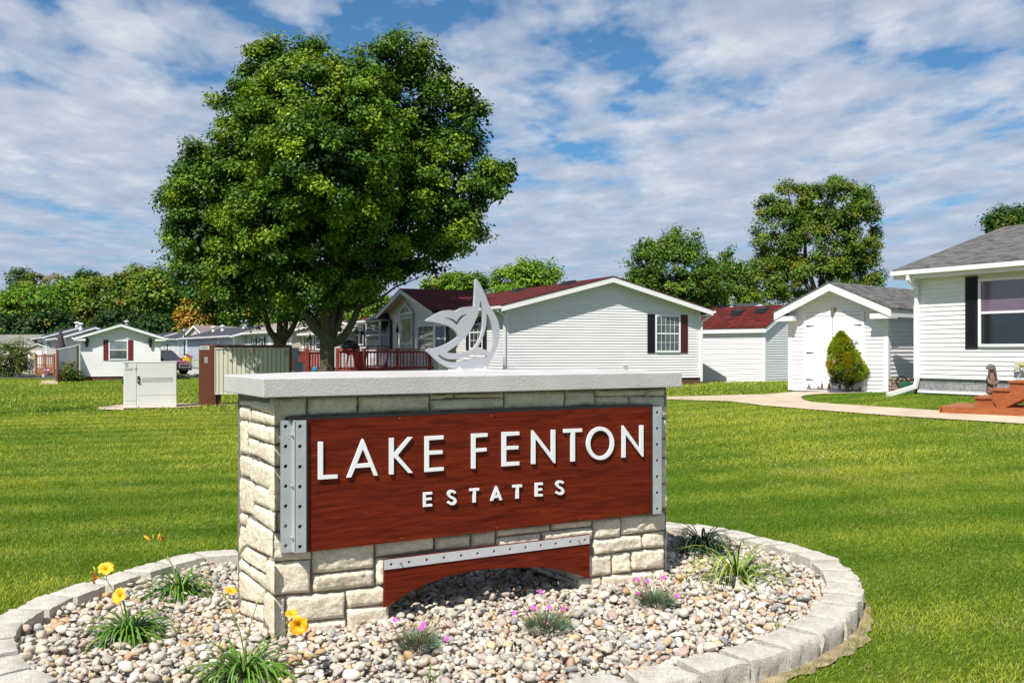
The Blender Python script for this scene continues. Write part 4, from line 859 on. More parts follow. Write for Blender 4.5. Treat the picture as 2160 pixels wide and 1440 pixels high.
        for i, (zl, zh) in enumerate(segs): s.pb(MB(), pl, a0 + fw * .9, a1 - fw * .9, zl - .003, zh + .003, D - .019 - (0 if i else .006), D - .015 - (0 if i else .006)).build('pane', (gl2 if i == 0 and gl2 else gl) or gl_dark, w)
        if sh:
            for k, (b0, b1) in enumerate(((a0 - shw - .01, a0 - .01), (a1 + .01, a1 + shw + .01))):
                if not shs[k]: continue
                mb = MB(); s.pb(mb, pl, b0, b1, z0 - .02, z1 + .02, .023, .033)
                for c0, c1 in ((b0, b0 + .04), (b1 - .04, b1)): s.pb(mb, pl, c0, c1, z0 - .02, z1 + .02, .0332, .045)
                for c0, c1 in ((z0 - .02, z0 + .05), (zm - .04, zm + .04), (z1 - .05, z1 + .02)): s.pb(mb, pl, b0 + .0405, b1 - .0405, c0, c1, .0332, .044)
                if louv:
                    z = z0 + .06
                    while z < z1 - .06:
                        if abs(z - zm) > .05: s.pb(mb, pl, b0 + .0405, b1 - .0405, z, z + .02, .0332, .040)
                        z += .045
                mb.build('shutter', sh if not isinstance(sh, tuple) else sh[k], s.root)
        return w
    def part(s, nm, m, pl, x0, y0, x1, y1, d0=.012, d1=.03, parent=None):
        a0, a1, z0, z1 = s.rect(pl, x0, y0, x1, y1); return s.pb(MB(), pl, a0, a1, z0, z1, d0, d1).build(nm, m, parent or s.root)
    def vent(s, x, y, h=.35, r=.06, m=None, kind='pipe'):
        hw = s.W / 2; zr_ = s.ze + (min(x, s.W - x)) * (s.zr - s.ze) / hw + .13; mb = MB()
        if kind == 'pipe': mb.lathe((x, y, zr_), [(r * 1.4, -.05), (r * 1.4, .04), (r, .06), (r, h), (r * 1.9, h + .02), (r * 1.9, h + .1), (r * .6, h + .15)], 12)
        else: mb.hexa([(x - .25, y - .25, zr_ - .08), (x + .25, y - .25, zr_ + (.08 if x < hw else -.2)), (x + .25, y + .25, zr_ + (.08 if x < hw else -.2)), (x - .25, y + .25, zr_ - .08), (x - .2, y - .2, zr_ + .12), (x + .2, y - .2, zr_ + .18), (x + .2, y + .2, zr_ + .18), (x - .2, y + .2, zr_ + .12)])
        mb.build('roof_vent', m or MATS['lantern_black'], s.root)
def rectpipe(mb, path, w=.075, h=.055):
    for a, b in zip(path[:-1], path[1:]):
        a, b = Vector(a), Vector(b); d = (b - a).normalized(); mb.beam(a - d * .02, b + d * .02, w, h, (0, 1, 0.02))
    return mb
# --- grey double wide behind the sign
G = \
    House('grey_house', 'pale grey sided mobile home with red shingle roof, directly behind the metal emblem', 'mobile home', Frame(-.25, 33, .905, .425), .22, 8.5, 18.6, .56, 3.16, 4.24, shed_s, redsh, brk, .42, .32, .2)
G.window('g', 1381, 664, 1434, 743, 5, 2, True, gl_cur, gl_cur, .07, (blk, rdsh), .34, .015, louv=True)
mb = MB(); zf = G.zE
rectpipe(mb, [(-.37, -.25, zf), (-.37, -.25, zf - .06), (-.06, -.07, zf - .22), (-.06, -.07, .75)]); mb.build('downspout', gutter_m, G.root)
mb = MB(); rectpipe(mb, [(8.87, -.25, zf), (8.87, -.25, zf - .06), (8.5, -.08, zf - .32), (8.5, -.08, .42)]); mb.build('downspout', gutter_m, G.root)
for yv in (1.5, 6, 11): G.vent(3.4, yv, kind='box')
G.part('meter_socket', M('utility_grey', (.42, .48, .50), .4), 'g', 1313, 771, 1321, 780, .016, .12)
# side: porch gable, bays, door, windows (plane x = 0)
yg0, yg1 = G.px('s', 946, 700)[0], G.px('s', 827, 700)[0]; yp = (yg0 + yg1) / 2; zpk = G.px('s', 868, 613)[1]
def porch_gable():
    mb = MB(); a0, a1 = min(yg0, yg1), max(yg0, yg1); ze, sl = G.ze, (zpk - .12 - G.ze) / ((yg1 - yg0) / 2); z = .66
    while z < zpk:
        zt = z + .1016; q = lambda zz: (a0 + max(0, (zz - ze)) / sl, a1 - max(0, (zz - ze)) / sl); l0, r0 = q(z); l1, r1 = q(zt)
        if r0 - l0 < .05: break
        if r1 < l1: l1 = r1 = (l1 + r1) / 2
        mb.quad((-.456, l0, z), (-.456, r0, z), (-.443, r1, zt), (-.443, l1, zt)); mb.quad((-.44, l0, z), (-.44, r0, z), (-.456, r0, z), (-.456, l0, z)); z = zt
    for a in (a0, a1): mb.box(-.45, -.018, a - .02, a + .02, .66, ze)
    mb.build('porch_wall', shed_s, G.root)
    rb, tb = MB(), MB(); zp = zpk
    for sgn in (-1, 1):
        def P(x, t, dz): return (x, yp + sgn * t, zp - t * sl + dz)
        T = (a1 - a0) / 2 + .25; X0, X1 = -.85, G.W * .33
        rb.hexa([P(X0, 0, .0), P(X0, T, .0), P(.6, T, .0), P(X1, 0, .0), P(X0, 0, .03), P(X0, T, .03), P(.6, T, .03), P(X1, 0, .03)])
        tb.hexa([P(X0 + .01, 0, -.2), P(X0 + .01, T - .02, -.2), P(X0 + .035, T - .02, -.2), P(X0 + .035, 0, -.2), P(X0 + .01, 0, -.004), P(X0 + .01, T - .02, -.004), P(X0 + .035, T - .02, -.004), P(X0 + .035, 0, -.004)])
        tb.hexa([P(X0 + .04, 0, -.12), P(X0 + .04, T - .02, -.12), P(-.46, T - .02, -.12), P(-.46, 0, -.12), P(X0 + .04, 0, -.1), P(X0 + .04, T - .02, -.1), P(-.46, T - .02, -.1), P(-.46, 0, -.1)])
    rb.build('porch_roof', redsh, G.root); tb.build('porch_fascia', trim, G.root)
porch_gable()
def bay(x0, y0, x1, y1, roof=True):
    """a three-sided bay window on the side wall"""
    a0, a1, z0, z1 = G.rect('s', x0, y0, x1, y1); d = .85; c0, c1 = a0 + .3, a1 - .3; bb = .45
    poly = [(-bb, a0), (-d, c0), (-d, c1), (-bb, a1)]; mb = MB(); pn = MB(); mt = MB()
    for (xa_, ya_), (xb_, yb_) in zip(poly[:-1], poly[1:]):
        A, B_ = Vector((xa_, ya_, 0)), Vector((xb_, yb_, 0)); ln = (B_ - A).length; u = (B_ - A) / ln; nr = Vector((u.y, -u.x, 0)); nr = nr if nr.x < 0 else -nr
        def hb(m_, s0, s1, za, zb_, o0, o1):
            p = [A + u * s0 + nr * o0, A + u * s1 + nr * o0, A + u * s1 + nr * o1, A + u * s0 + nr * o1]; m_.hexa([(q_.x, q_.y, za) for q_ in p] + [(q_.x, q_.y, zb_) for q_ in p])
        zm = (z0 + z1) / 2; f = .06
        hb(mb, 0, f, z0, z1, -.03, .03); hb(mb, ln - f, ln, z0, z1, -.03, .03)
        for za, zb_ in ((z0, z0 + f), (z1 - f, z1), (zm - .03, zm + .03)): hb(mb, f, ln - f, za, zb_, -.03, .028)
        hb(pn, f * .8, ln - f * .8, z0 + .05, z1 - .05, -.012, -.004)
        if ln > .6:
            for k in (1, 2): hb(mt, ln * k / 3 - .01, ln * k / 3 + .01, zm, z1 - f, -.002, .006)
            hb(mt, f, ln - f, (zm + z1) / 2 - .01, (zm + z1) / 2 + .01, -.001, .005)
    w = mb.build('window', trim, G.root); pn.build('pane', gl_dark, w); mt.build('muntins', trim, w)
    if roof:
        r = MB(); o = .1; e = [(-.44, a0 - o), (-d - o, c0 - o * .5), (-d - o, c1 + o * .5), (-.44, a1 + o)]; rt = [(-.44, c0), (-.44, c1)]
        r.v = [(x_, y_, z1 + .01) for x_, y_ in e] + [(x_, y_, z1 + .35) for x_, y_ in rt]; r.f = [(0, 1, 4), (1, 2, 5, 4), (2, 3, 5), (0, 3, 2, 1), (0, 4, 5, 3)]; r.build('bay_roof', darksh, G.root)
    for k, (b0, b1) in enumerate(((a0 - .38, a0 - .04), (a1 + .04, a1 + .38))): MB().box(-.49, -.458, b0, b1, z0, z1).build('shutter', blk, G.root)
bay(803, 676, 842, 738); bay(917, 686, 963, 737 + 6, False)
G.window('s', 750, 683, 768, 728, 2, 1, True, gl_dark, gl_dark, .06, blk, .32)
G.window('s', 992, 664, 1020, 737, 3, 2, True, gl_dark, gl_dark, .07, blk, .34)
# porch door with pediment, glass and lantern
a0, a1, z0, z1 = G.rect('s', 869, 667, 891, 748); d_ = MB().box(-0.520, -0.470, a0, a1, .75, z1).build('door', door_w, G.root)
MB().box(-0.535, -0.522, a0 + .12, a1 - .12, (.75 + z1) / 2 + .05, z1 - .12).build('pane', M('glass_door_yellow', (.35, .33, .16), .15, .5, 6), d_); MB().box(-0.535, -0.522, a0 + .12, a1 - .12, .95, (.75 + z1) / 2 - .05).build('pane', gl_dark, d_)
mb = MB()
for a in (a0 - .12, a1 + .02): mb.box(-0.550, -0.470, a, a + .1, .75, z1 + .05)
mb.box(-0.570, -0.470, a0 - .2, a1 + .2, z1 + .051, z1 + .15); am = (a0 + a1) / 2
mb.hexa([(-0.570, a0 - .22, z1 + .151), (-0.470, a0 - .22, z1 + .151), (-0.470, am, z1 + .60), (-0.570, am, z1 + .60), (-0.570, a0 - .08, z1 + .151), (-0.470, a0 - .08, z1 + .151), (-0.470, am, z1 + .48), (-0.570, am, z1 + .48)])
mb.hexa([(-0.571, a1 + .22, z1 + .151), (-0.470, a1 + .22, z1 + .151), (-0.470, am, z1 + .601), (-0.571, am, z1 + .601), (-0.571, a1 + .08, z1 + .151), (-0.470, a1 + .08, z1 + .151), (-0.470, am, z1 + .481), (-0.571, am, z1 + .481)])
mb.lathe((-0.530, am, z1 + .3), [(.03, -.1), (.09, 0), (.05, .12), (.02, .2)], 8); mb.build('door_surround', trim, G.root)
def lantern(h, pl, x, y, s_=1.):
    a, z = h.px(pl, x, y, .1); o = -.13 if pl != 'g2' else 0; c = (-.24, a, z) if pl == 's' else (a, -.12, z); mb = MB()
    mb.lathe(c, [(.02 * s_, -.2 * s_), (.05 * s_, -.14 * s_), (.075 * s_, .05 * s_), (.09 * s_, .07 * s_), (.03 * s_, .14 * s_), (.012, .2 * s_)], 6); b = (c[0] + (.1 if pl == 's' else 0), c[1] + (0 if pl == 's' else .1), c[2]); mb.beam(b, c, .03, .03, (0, .1, 1)); mb.build('wall_lantern', lamp_b, h.root)
lantern(G, 's', 862, 681, 1.3)
# red deck
redw = M('red_deck_paint', (.27, .035, .025), .6, .3, 5)
def railing(name, mb_fn, a, b, z0, z1, parent, mat_, sp=.13, bw=.04, ps=.1, posts=None, closed=False):
    a, b = Vector(a), Vector(b); ln = (b - a).length; u = (b - a) / ln; mb = MB()
    up = Vector((0, 0, 1)); mb.beam(a + up * (z1 - .03), b + up * (z1 - .03), .14, .045); mb.beam(a + up * (z1 - .13), b + up * (z1 - .13), .04, .09); mb.beam(a + up * (z0 + .12), b + up * (z0 + .12), .04, .09)
    k = int(ln / (sp if not closed else .105))
    for i in range(1, k): p = a + u * ln * i / k; w = bw if not closed else .09; mb.beam(p + up * (z0 + .07), p + up * (z1 - .09), w, .03 if closed else bw, (u.y, -u.x, 0))
    mb.build(name, mat_, parent)
dk = thing('red_deck', 'red painted timber deck with baluster railing beside the grey home', 'deck', (*G.fr.o, .2), G.fr.ang); YD, zd, zt_ = 6.0, .80, 1.69
xd = [G.fr.onY(p, 735, YD)[0] for p in (906, 838, 768, 712)]; xq = G.fr.onY(648, 735, YD + 1.0)[0]
MB().box(xd[3], -.47, YD, YD + 9, zd - .04, zd).build('deck_floor', redw, dk); MB().box(xd[3], -.47, YD - .03, YD - .002, .25, zd - .02).build('deck_skirt', redw, dk)
MB().box(xq, xd[3] - .002, YD + 1.0, YD + 7, zd - .04, zd - .001).build('deck_floor', redw, dk); MB().box(xq, xd[3] - .002, YD + .97, YD + .998, .15, zd - .02).build('deck_skirt', redw, dk)
for p, q in zip(xd[:-1], xd[1:]): railing('railing', None, (p, YD, 0), (q, YD, 0), zd, zt_, dk, redw)
railing('railing', None, (xd[0], YD, 0), (-.5, YD, 0), zd, zt_, dk, redw)
railing('railing', None, (xd[3], YD + 1, 0), (xq, YD + 1, 0), zd, zt_ - .04, dk, redw, closed=True); railing('railing', None, (xq, YD + 1, 0), (xq, YD + 7, 0), zd, zt_, dk, redw)
for x in xd: MB().box(x - .06, x + .06, YD - .09, YD + .03, .2, zt_ + .02).build('post', redw, dk)
MB().box(xq - .06, xq + .06, YD + .93, YD + 1.04, .15, zt_ + .02).build('post', redw, dk)
def Gw(x, y): return G.fr.w(x, y)
# things on the deck
x, y = (X(738, 39.5), 39.5); t_ = thing('barbecue_grill', 'round black kettle barbecue on the red deck left of the bay window', 'barbecue', (x, y, zd)); MB().lathe((0, 0, zd), [(.05, .62), (.3, .72), (.38, .95), (.36, 1.1), (.2, 1.25), (.04, 1.3)], 16).build('kettle', lamp_b, t_)
for k in range(3): MB().tube([(.1 * math.cos(k * 2.1), .1 * math.sin(k * 2.1), zd + .7), (.32 * math.cos(k * 2.1), .32 * math.sin(k * 2.1), zd)], .015, 6).build('leg', lamp_b, t_)
x, y = (X(787, 39.5), 39.5); t_ = thing('patio_table', 'black patio table on the red deck under the bay window', 'table', (x, y, zd), G.fr.ang); MB().box(-.5, .5, -.75, .75, zd + .98, zd + 1.02).build('table_top', lamp_b, t_)
for sx in (-.42, .42):
    for sy in (-.65, .65): MB().box(sx - .02, sx + .02, sy - .02, sy + .02, zd, zd + .979).build('leg', lamp_b, t_)
MB().box(-.46, .46, -.7, .7, zd + .15, zd + .19).build('shelf', lamp_b, t_)
red_p = M('red_plastic', (.35, .01, .01), .4); x, y = (X(759, 38.5), 38.5); t_ = thing('storage_bin', 'red plastic bin on the deck between grill and table', 'bin', (x, y, zd)); MB().lathe((0, 0, zd), [(.22, 0), (.3, .7), (.32, .7), (.32, .76), (.05, .8)], 14).build('bin_body', red_p, t_)
x, y = (X(812, 38.2), 38.2); t_ = thing('folded_umbrella', 'closed blue umbrella leaning on the deck behind the railing', 'umbrella', (x, y, zd)); MB().tube([(0, 0, zd + .02), (.05, .02, zd + .25), (.14, .05, zd + .75), (.16, .06, zd + .95)], [.012, .06, .03, .012], 8).build('canopy', M('blue_cloth', (.01, .08, .5), .6), t_)
x, y = (X(664, 36.3), 36.3); t_ = thing('garden_ball', 'green and blue ball beside the left end of the red deck', 'ball', (x, y, .75)); MB().lathe((0, 0, .75), [(.12 * math.sin(a), .12 - .12 * math.cos(a)) for a in np.linspace(.1, 3.04, 9)], 12).build('ball_body', M('green_ball', (.02, .35, .05), .3, .9, 4, c2=(.01, .05, .5)), t_)
MB().box(-.3, .3, -.15, .15, .2, .75).build('stand', redw, t_)
for k, (px_, py_, Z_) in enumerate(((654, 716, 46), (718, 699, 43), (763, 706, 44), (838, 700, 40))):
    x, y = X(px_, Z_), Z_; zt2_ = H(py_, Z_); t_ = thing('garden_torch', ['black bamboo torch left of the near maple trunk', 'black torch seen in the fork right of the near maple trunk', 'black torch in front of the small side window of the grey home', 'black torch in front of the bay window of the grey home'][k], 'torch', (x, y, gz(x, y)), 0, 'torches along the red deck')
    MB().tube([(0, 0, gz(x, y)), (0, 0, zt2_)], .015, 6).build('pole', lamp_b, t_); MB().lathe((0, 0, zt2_), [(.03, -.02), (.07, .0), (.075, .13), (.04, .2), (.015, .34)], 8).build('torch_head', lamp_b, t_)
# --- white house at the right
cw_ = (X(1930, 21.5), 21.5); dd = (.517, -.856); Wt = House('white_house', 'white sided mobile home with grey shingle roof and large window at the picture edge', 'mobile home', Frame(cw_[0] + 9 * dd[0], cw_[1] + 9 * dd[1], .856, .517), .50, 8.2, 9.0, .98, 3.44, 4.66, white_s, greysh, gstone, .32, .34, .2)
w_ = Wt.window('s', 2066, 583, 2236, 731, 1, 0, True, gl_mauve_refl, gl_dark, .06, None)  # upper pane: mauve sky reflection put into the glass colour
Wt.part('shutter', blk, 's', 2038, 583, 2064, 735, .017, .04); mb = MB(); a0, a1, z0, z1 = Wt.rect('s', 2038, 583, 2064, 735); z = z0 + .1
while z < z1 - .1: Wt.pb(mb, 's', a0 + .06, a1 - .06, z, z + .02, .0402, .052); z += .045
mb.build('louvres', blk, Wt.root)
Wt.part('base_trim', trim, 's', 1937, 829, 2300, 834.5, -.02, .03)
mb = MB(); zf = Wt.zE; rectpipe(mb, [(-.4, 8.88, zf), (-.4, 8.88, zf - .1), (-.07, 8.9, zf - .28), (-.07, 8.9, .92), (-.1, 8.92, .78), (-.95, 9.02, .60)], .09, .07); mb.build('downspout', gutter_m, Wt.root)
Wt.part('wall_box', M('beige_box', (.6, .55, .44), .5), 's', 2145, 762, 2200, 784, .016, .1)
# --- white shed with double doors
Sd = House('garden_shed', 'white garden shed with double doors and grey roof behind the conical bush', 'shed', Frame(7.42, 24.8, .67, -.74), .52, 2.72, 4.2, .56, 2.62, 3.22, white_s, greysh, None, .36, .24, .2, cw=.1, gutter=False, returns=True)
for nm, xx in (('door', (1703.6, 1756.9)), ('door', (1758.6, 1820.0))):
    a0 = Sd.px('g', xx[0], 740)[0]; a1 = Sd.px('g', xx[1], 740)[0]; zt3 = Sd.px('g', 1760, 665)[1] - .012
    d_ = MB().box(a0, a1, -.05, -.02, .62, zt3).build('door', M('shed_door_paint', (.80, .80, .80), .5, .05, 2), Sd.root)
    mb = MB()
    for z in (.85, 1.55, 2.25): e = a0 if xx[0] < 1750 else a1; q = .22 * (1 if xx[0] < 1750 else -1); mb.hexa([(e, -.056, z - .02), (e, -.051, z - .02), (e + q, -.051, z - .006), (e + q, -.056, z - .006), (e, -.056, z + .02), (e, -.051, z + .02), (e + q, -.051, z + .006), (e + q, -.056, z + .006)][0:8])
    mb.build('hinge', lamp_b, d_)
    mb = MB(); rs = random.Random(5 if xx[0] < 1750 else 8)
    for k in range(5):
        c = rs.uniform(min(a0, a1) + .05, max(a0, a1) - .05); h = rs.uniform(.05, .2); w0 = rs.uniform(.02, .06); mb.prism([(c - w0, .625), (c + w0, .625), (c + w0 * .6, .63 + h * .5), (c + w0 * .1, .63 + h), (c - w0 * .5, .63 + h * .6)], lambda a_, z_, d: (a_, d, z_), -.0525, -.0505)
    mb.build('peeled_paint', M('bare_wood', (.25, .17, .12), .9, .4, 30), d_)
a0 = Sd.px('g', 1702, 740)[0]; a1 = Sd.px('g', 1821.5, 740)[0]; MB().box(a0 - .002, a1 + .002, -.0195, -.0175, .60, zt3 + .009).build('door_gap_shade', M('gap_shade', (.05, .05, .05), .9), Sd.root)  # dark sheet behind the doors stands for the shade in their gaps
a0 = Sd.px('g', 1698, 740)[0]; a1 = Sd.px('g', 1825, 740)[0]; mb = MB(); mb.box(a0, a0 + .07, -.06, -.018, .56, zt3 + .01); mb.box(a1 - .07, a1, -.06, -.018, .56, zt3 + .01); mb.box(a0, a1, -.06, -.018, zt3 + .0101, zt3 + .08); mb.build('door_frame', trim, Sd.root)
x_, z_ = Sd.px('g', 1757, 655, .08); MB().box(x_ - .045, x_ + .045, -.12, -.02, z_ - .07, z_ + .07).build('wall_lamp', M('lamp_bronze', (.16, .13, .07), .4), Sd.root)
# --- red roofed shed behind
RS = House('storage_shed', 'grey white shed with red shingle roof between grey house and white shed', 'shed', Frame(10.1, 37, .74, .67), .24, 3.4, 4.4, .27, 2.50, 3.36, shed_s, redsh, None, .14, .16, .2, gutter=False)
RS.vent(1.2, .9, kind='box'); RS.vent(1.1, 2.0, kind='box')
BH = House('dark_roof_house', 'home with charcoal shingle roof, only its roof showing above the red roofed shed', 'mobile home', Frame(X(1480, 50), 50, .866, .5), .3, 8.0, 10, .5, 3.0, 4.15, grey_s, darksh, None, .3, .3, .18)
BH.vent(3.2, -0.1 + 1.2, .5, .1, M('vent_metal', (.6, .6, .6), .4)); BH.vent(1.5, 2.5, kind='box')
# --- homes to the left and in the distance, all set square to one another
def far(name, label, px_, Z, zb, W, L, zs, ze, zr, wm, rm, sm=None, wins=(), ang=30.5, cat='mobile home', **k):
    a = math.radians(ang); return House(name, label, cat, Frame(X(px_, Z), Z, math.cos(a), math.sin(a)), zb, W, L, zs, ze, zr, wm, rm, sm, pitch=k.pop('pitch', .13), grp=None, **k)
Lh = far('white_home', 'small white mobile home with maroon shutters and brick skirting, left behind the utility cabinet', 170, 56, gz(X(170, 56), 56) - .02, 4.5, 18, gz(X(170, 56), 56) + .25, 2.42, 3.15, white_s, darksh, brk, pitch=.127, ovg=.4, ove=.35, returns=True, ang=22)
Lh.window('g', 229, 717, 270, 759, 1, 0, True, gl_blue, gl_cur, .07, mar, .28); lantern(Lh, 'g', 183, 721, 1.6); lantern(Lh, 'g', 317, 722, 1.6)
Lh.part('frieze_board', trim, 'g', 176, 711, 326, 713.5, .016, .04); Lh.vent(2.5, 7, .35, .09, MATS['vent_metal'])
mb = MB()
for a, b in ((.8, 1.3), (2.4, 2.9), (4.5, 5.0)): Lh.window
for p in ((161, 722), (154, 724)): pass
for y_ in (1.6, 4.2):
    mb = MB(); mb.box(-.05, -.018, y_, y_ + .3, 1.1, 2.2); mb.build('shutter', mar, Lh.root); MB().box(-.05, -.018, y_ + 1.1, y_ + 1.4, 1.1, 2.2).build('shutter', mar, Lh.root); w_ = MB().box(-.04, -.018, y_ + .32, y_ + 1.08, 1.1, 2.2).build('window', trim, Lh.root); MB().box(-.047, -.041, y_ + .38, y_ + 1.02, 1.16, 2.14).build('pane', gl_dark, w_)
def simple_side(h, specs, shm=None, gl=None):
    for x0, y0, x1, y1 in specs: h.window('s', x0, y0, x1, y1, 1, 0, True, gl or gl_dark, gl or gl_dark, .07, shm, .28)
hB = far('blue_grey_home', 'pale blue grey home behind the brown deck and privacy fence at far left', 96, 76, -.3, 5, 14, .2, 2.75, 3.5, blue_s, darksh, None)
hB.vent(2.5, 1.5, .3, .12, trim); hB.part('door', trim, 'g', 113, 722, 121, 752)
hC = far('beige_home', 'beige home with grey roof squeezed behind the white home at far left', 128, 68, -.25, 4.6, 12, .2, 2.55, 3.3, beige_s, darksh, None); hC.part('window', trim, 'g', 131, 713, 138, 735)
hC.vent(1.5, 1.5, .4, .1, trim)
hD = House('grey_roof_home', 'long white home with mossy grey roof half hidden by the far left bush', 'mobile home', Frame(X(92, 84) + 0, 84, .2, .98), -.3, 5, 9, .2, 2.15, 3.0, white_s, M('moss_roof', (.20, .20, .17), .95, .3, 2), None, .3, .3, .17, .13, gutter=False)
hD.root.rotation_euler = (0, 0, math.atan2(.98, .2)); 
hE = far('blue_door_home', 'small grey home with a blue door just right of the white home', 318, 98, -.35, 5, 10, .3, 2.75, 3.5, blue_s, darksh, None); hE.part('door', M('blue_door', (.01, .08, .18), .5), 'g', 337, 725, 341, 750)
hF = far('pale_home', 'pale home with dark roof and small railed porch behind the red car', 376, 88, -.32, 5.4, 11, .3, 2.75, 3.5, grey_s, darksh, wskirt)
simple_side(hF, ((346, 724, 349, 735), (352, 724, 356, 742))); hF.vent(1.2, 3, .3, .1, trim); hF.part('door', door_w, 's', 362, 723, 367, 752)
pr = MB()
for k in range(9): pr.box(-1.3, -1.26, 2.2 + k * .3, 2.25 + k * .3, .4, 1.3)
pr.box(-1.34, -1.22, 2.1, 4.8, 1.3, 1.36); pr.box(-1.3, -.1, 2.1, 4.8, .3, .4); pr.build('porch_railing', M('dark_railing', (.08, .08, .09), .6), hF.root)
hG = House('beige_gable_home', 'narrow beige gabled home beside the street lamp', 'mobile home', Frame(X(394, 82), 82, .95, -.3), -.3, 1.7, 6, .35, 3.0, 3.75, beige_s, tansh, wskirt, .25, .2, .17, .13, gutter=False)
hH = far('blue_grey_home', 'long blue grey home with charcoal roof just above the brown mail cabinet', 492, 62, -.22, 5, 15, .3, 2.62, 3.28, blue_s, darksh, wskirt)
simple_side(hH, ((424, 715, 430, 732), (440, 715, 445, 732), (449, 714, 454, 732))); hH.part('door', door_w, 's', 458, 714, 463, 745); hH.vent(1.8, 4, .45, .15, MATS['vent_metal']); hH.vent(1.4, 9, .3, .1, trim); hH.vent(1.4, 12, .3, .1, trim)
hI = far('cream_home', 'cream home with dark shutters behind the far maple trunk', 612, 54, -.18, 5, 17, .3, 2.78, 3.4, beige_s, tansh, wskirt)
simple_side(hI, ((507, 713, 513, 730), (534, 711, 540, 731), (550, 711, 558, 731)), blk); hI.part('door', trim, 's', 566, 709, 573, 745)
hJ = far('rosy_home', 'pinkish white home with mauve shutters left of the near maple trunk', 700, 50, -.1, 5, 14, .3, 2.55, 3.0, pink_s, tansh, wskirt)
simple_side(hJ, ((646, 709, 655, 738), (667, 709, 678, 738)), M('mauve_shutter', (.22, .10, .14), .6)); hJ.part('door', trim, 's', 634, 708, 641, 745)
hK = far('orange_roof_garage', 'pale garage with orange shingle roof seen right of the near maple trunk', 706, 58, -.2, 6.2, 8, .0, 2.75, 3.45, white_s, orsh, None, ang=10)
hK.part('garage_door', M('pale_blue_door', (.42, .55, .60), .5), 'g', 716, 709, 744, 745)
# --- tan shed, brown deck, privacy fence, umbrella
hT = House('tan_shed', 'tan garden shed with white framed door at far left', 'shed', Frame(X(48, 78), 78, .98, .2), -.33, 2.3, 3, -.3, 1.7, 2.15, tan_s, darksh, None, .15, .15, .1, .13, gutter=False)
hT.part('door_frame', trim, 'g', 60, 739, 88, 784, .016, .03); hT.part('door', tan_s, 'g', 64, 743, 76, 784, .031, .045)
brn = M('brown_deck_wood', (.30, .10, .03), .7, .4, 8); Z_ = 72; x0_, x1_ = X(76, Z_), X(114, Z_); zb_ = -.32; t_ = thing('brown_deck', 'brown timber deck with railing in front of the tan shed', 'deck', (x0_, Z_, zb_)); 
w__ = x1_ - x0_; MB().box(0, w__, 0, 2.5, .28, .36).build('deck_floor', brn, t_)
mb = MB(); k = 14
for i in range(k): mb.box(w__ * i / k + .01, w__ * (i + 1) / k - .01, -.03, -.005, zb_, .27)
mb.build('deck_skirt', brn, t_)
railing('railing', None, (0, 0, 0), (w__, 0, 0), .36, 1.32, t_, brn); railing('railing', None, (w__, 0, 0), (w__, 2.5, 0), .36, 1.32, t_, brn)
for a in (0, w__ / 2, w__): MB().box(a - .06, a + .06, -.07, .05, zb_, 1.38).build('post', brn, t_)
for k, (pxx, c, nm) in enumerate(((98, (.25, .2, .5), 'purple'), (104, (.7, .25, .3), 'pink'))): t2_ = thing('flower_pot', f'{nm} flower basket hanging on the brown deck', 'flower pot', (X(pxx, 71.8), 71.7, .0)); MB().lathe((0, 0, .0), [(.04, -.05), (.13, .05), (.12, .16), (.04, .2)], 9).build('pot', M('pot_' + nm, c, .6), t2_)
A, B_ = gp(123, 806), None; ax_, ay_ = X(122, 53), 53; bx_, by_ = X(163, 56), 56; fr = Frame(ax_, ay_, bx_ - ax_, by_ - ay_); ln = math.hypot(bx_ - ax_, by_ - ay_); zb_ = gz(ax_, ay_); zl, zh = H(738, 53), H(729.5, 56)
t_ = thing('privacy_fence', 'white panelled privacy screen with maroon posts beside the white home', 'fence', (ax_, ay_, zb_), fr.ang); wp = M('white_panel', (.74, .72, .74), .7, .08, 3)
mb = MB(); k = 9
for i in range(k): a, b = ln * i / k, ln * (i + 1) / k; za, zb2_ = zl + (zh - zl) * i / k, zl + (zh - zl) * (i + 1) / k; mb.hexa([(a + .006, -.02, zb_), (b - .006, -.02, zb_), (b - .006, .02, zb_), (a + .006, .02, zb_), (a + .006, -.02, za), (b - .006, -.02, zb2_), (b - .006, .02, zb2_), (a + .006, .02, za)])
mb.build('panel', wp, t_); MB().beam((0, 0, zl + .02), (ln, 0, zh + .02), .1, .05).build('top_rail', trim, t_)
for a, zq in ((-.06, zl), (ln + .06, zh)): MB().box(a - .05, a + .05, -.05, .05, zb_, zq + .03).build('post', mar, t_)
x, y = X(128, 60), 60; t_ = thing('patio_umbrella', 'closed dark patio umbrella behind the white privacy screen', 'umbrella', (x, y, -.2)); MB().tube([(0, 0, -.2), (0, 0, 3.05)], .025, 8).build('pole', lamp_b, t_); MB().lathe((0, 0, 0), [(.33, 1.75), (.25, 2.1), (.12, 2.7), (.03, 3.0)], 9).build('canopy', M('umbrella_cloth', (.05, .035, .05), .8), t_)
x, y = gp(104, 805); drape('porch_slab', [gp(85, 811), gp(122, 811), gp(122, 803), gp(88, 803)], conc, .03, 1)
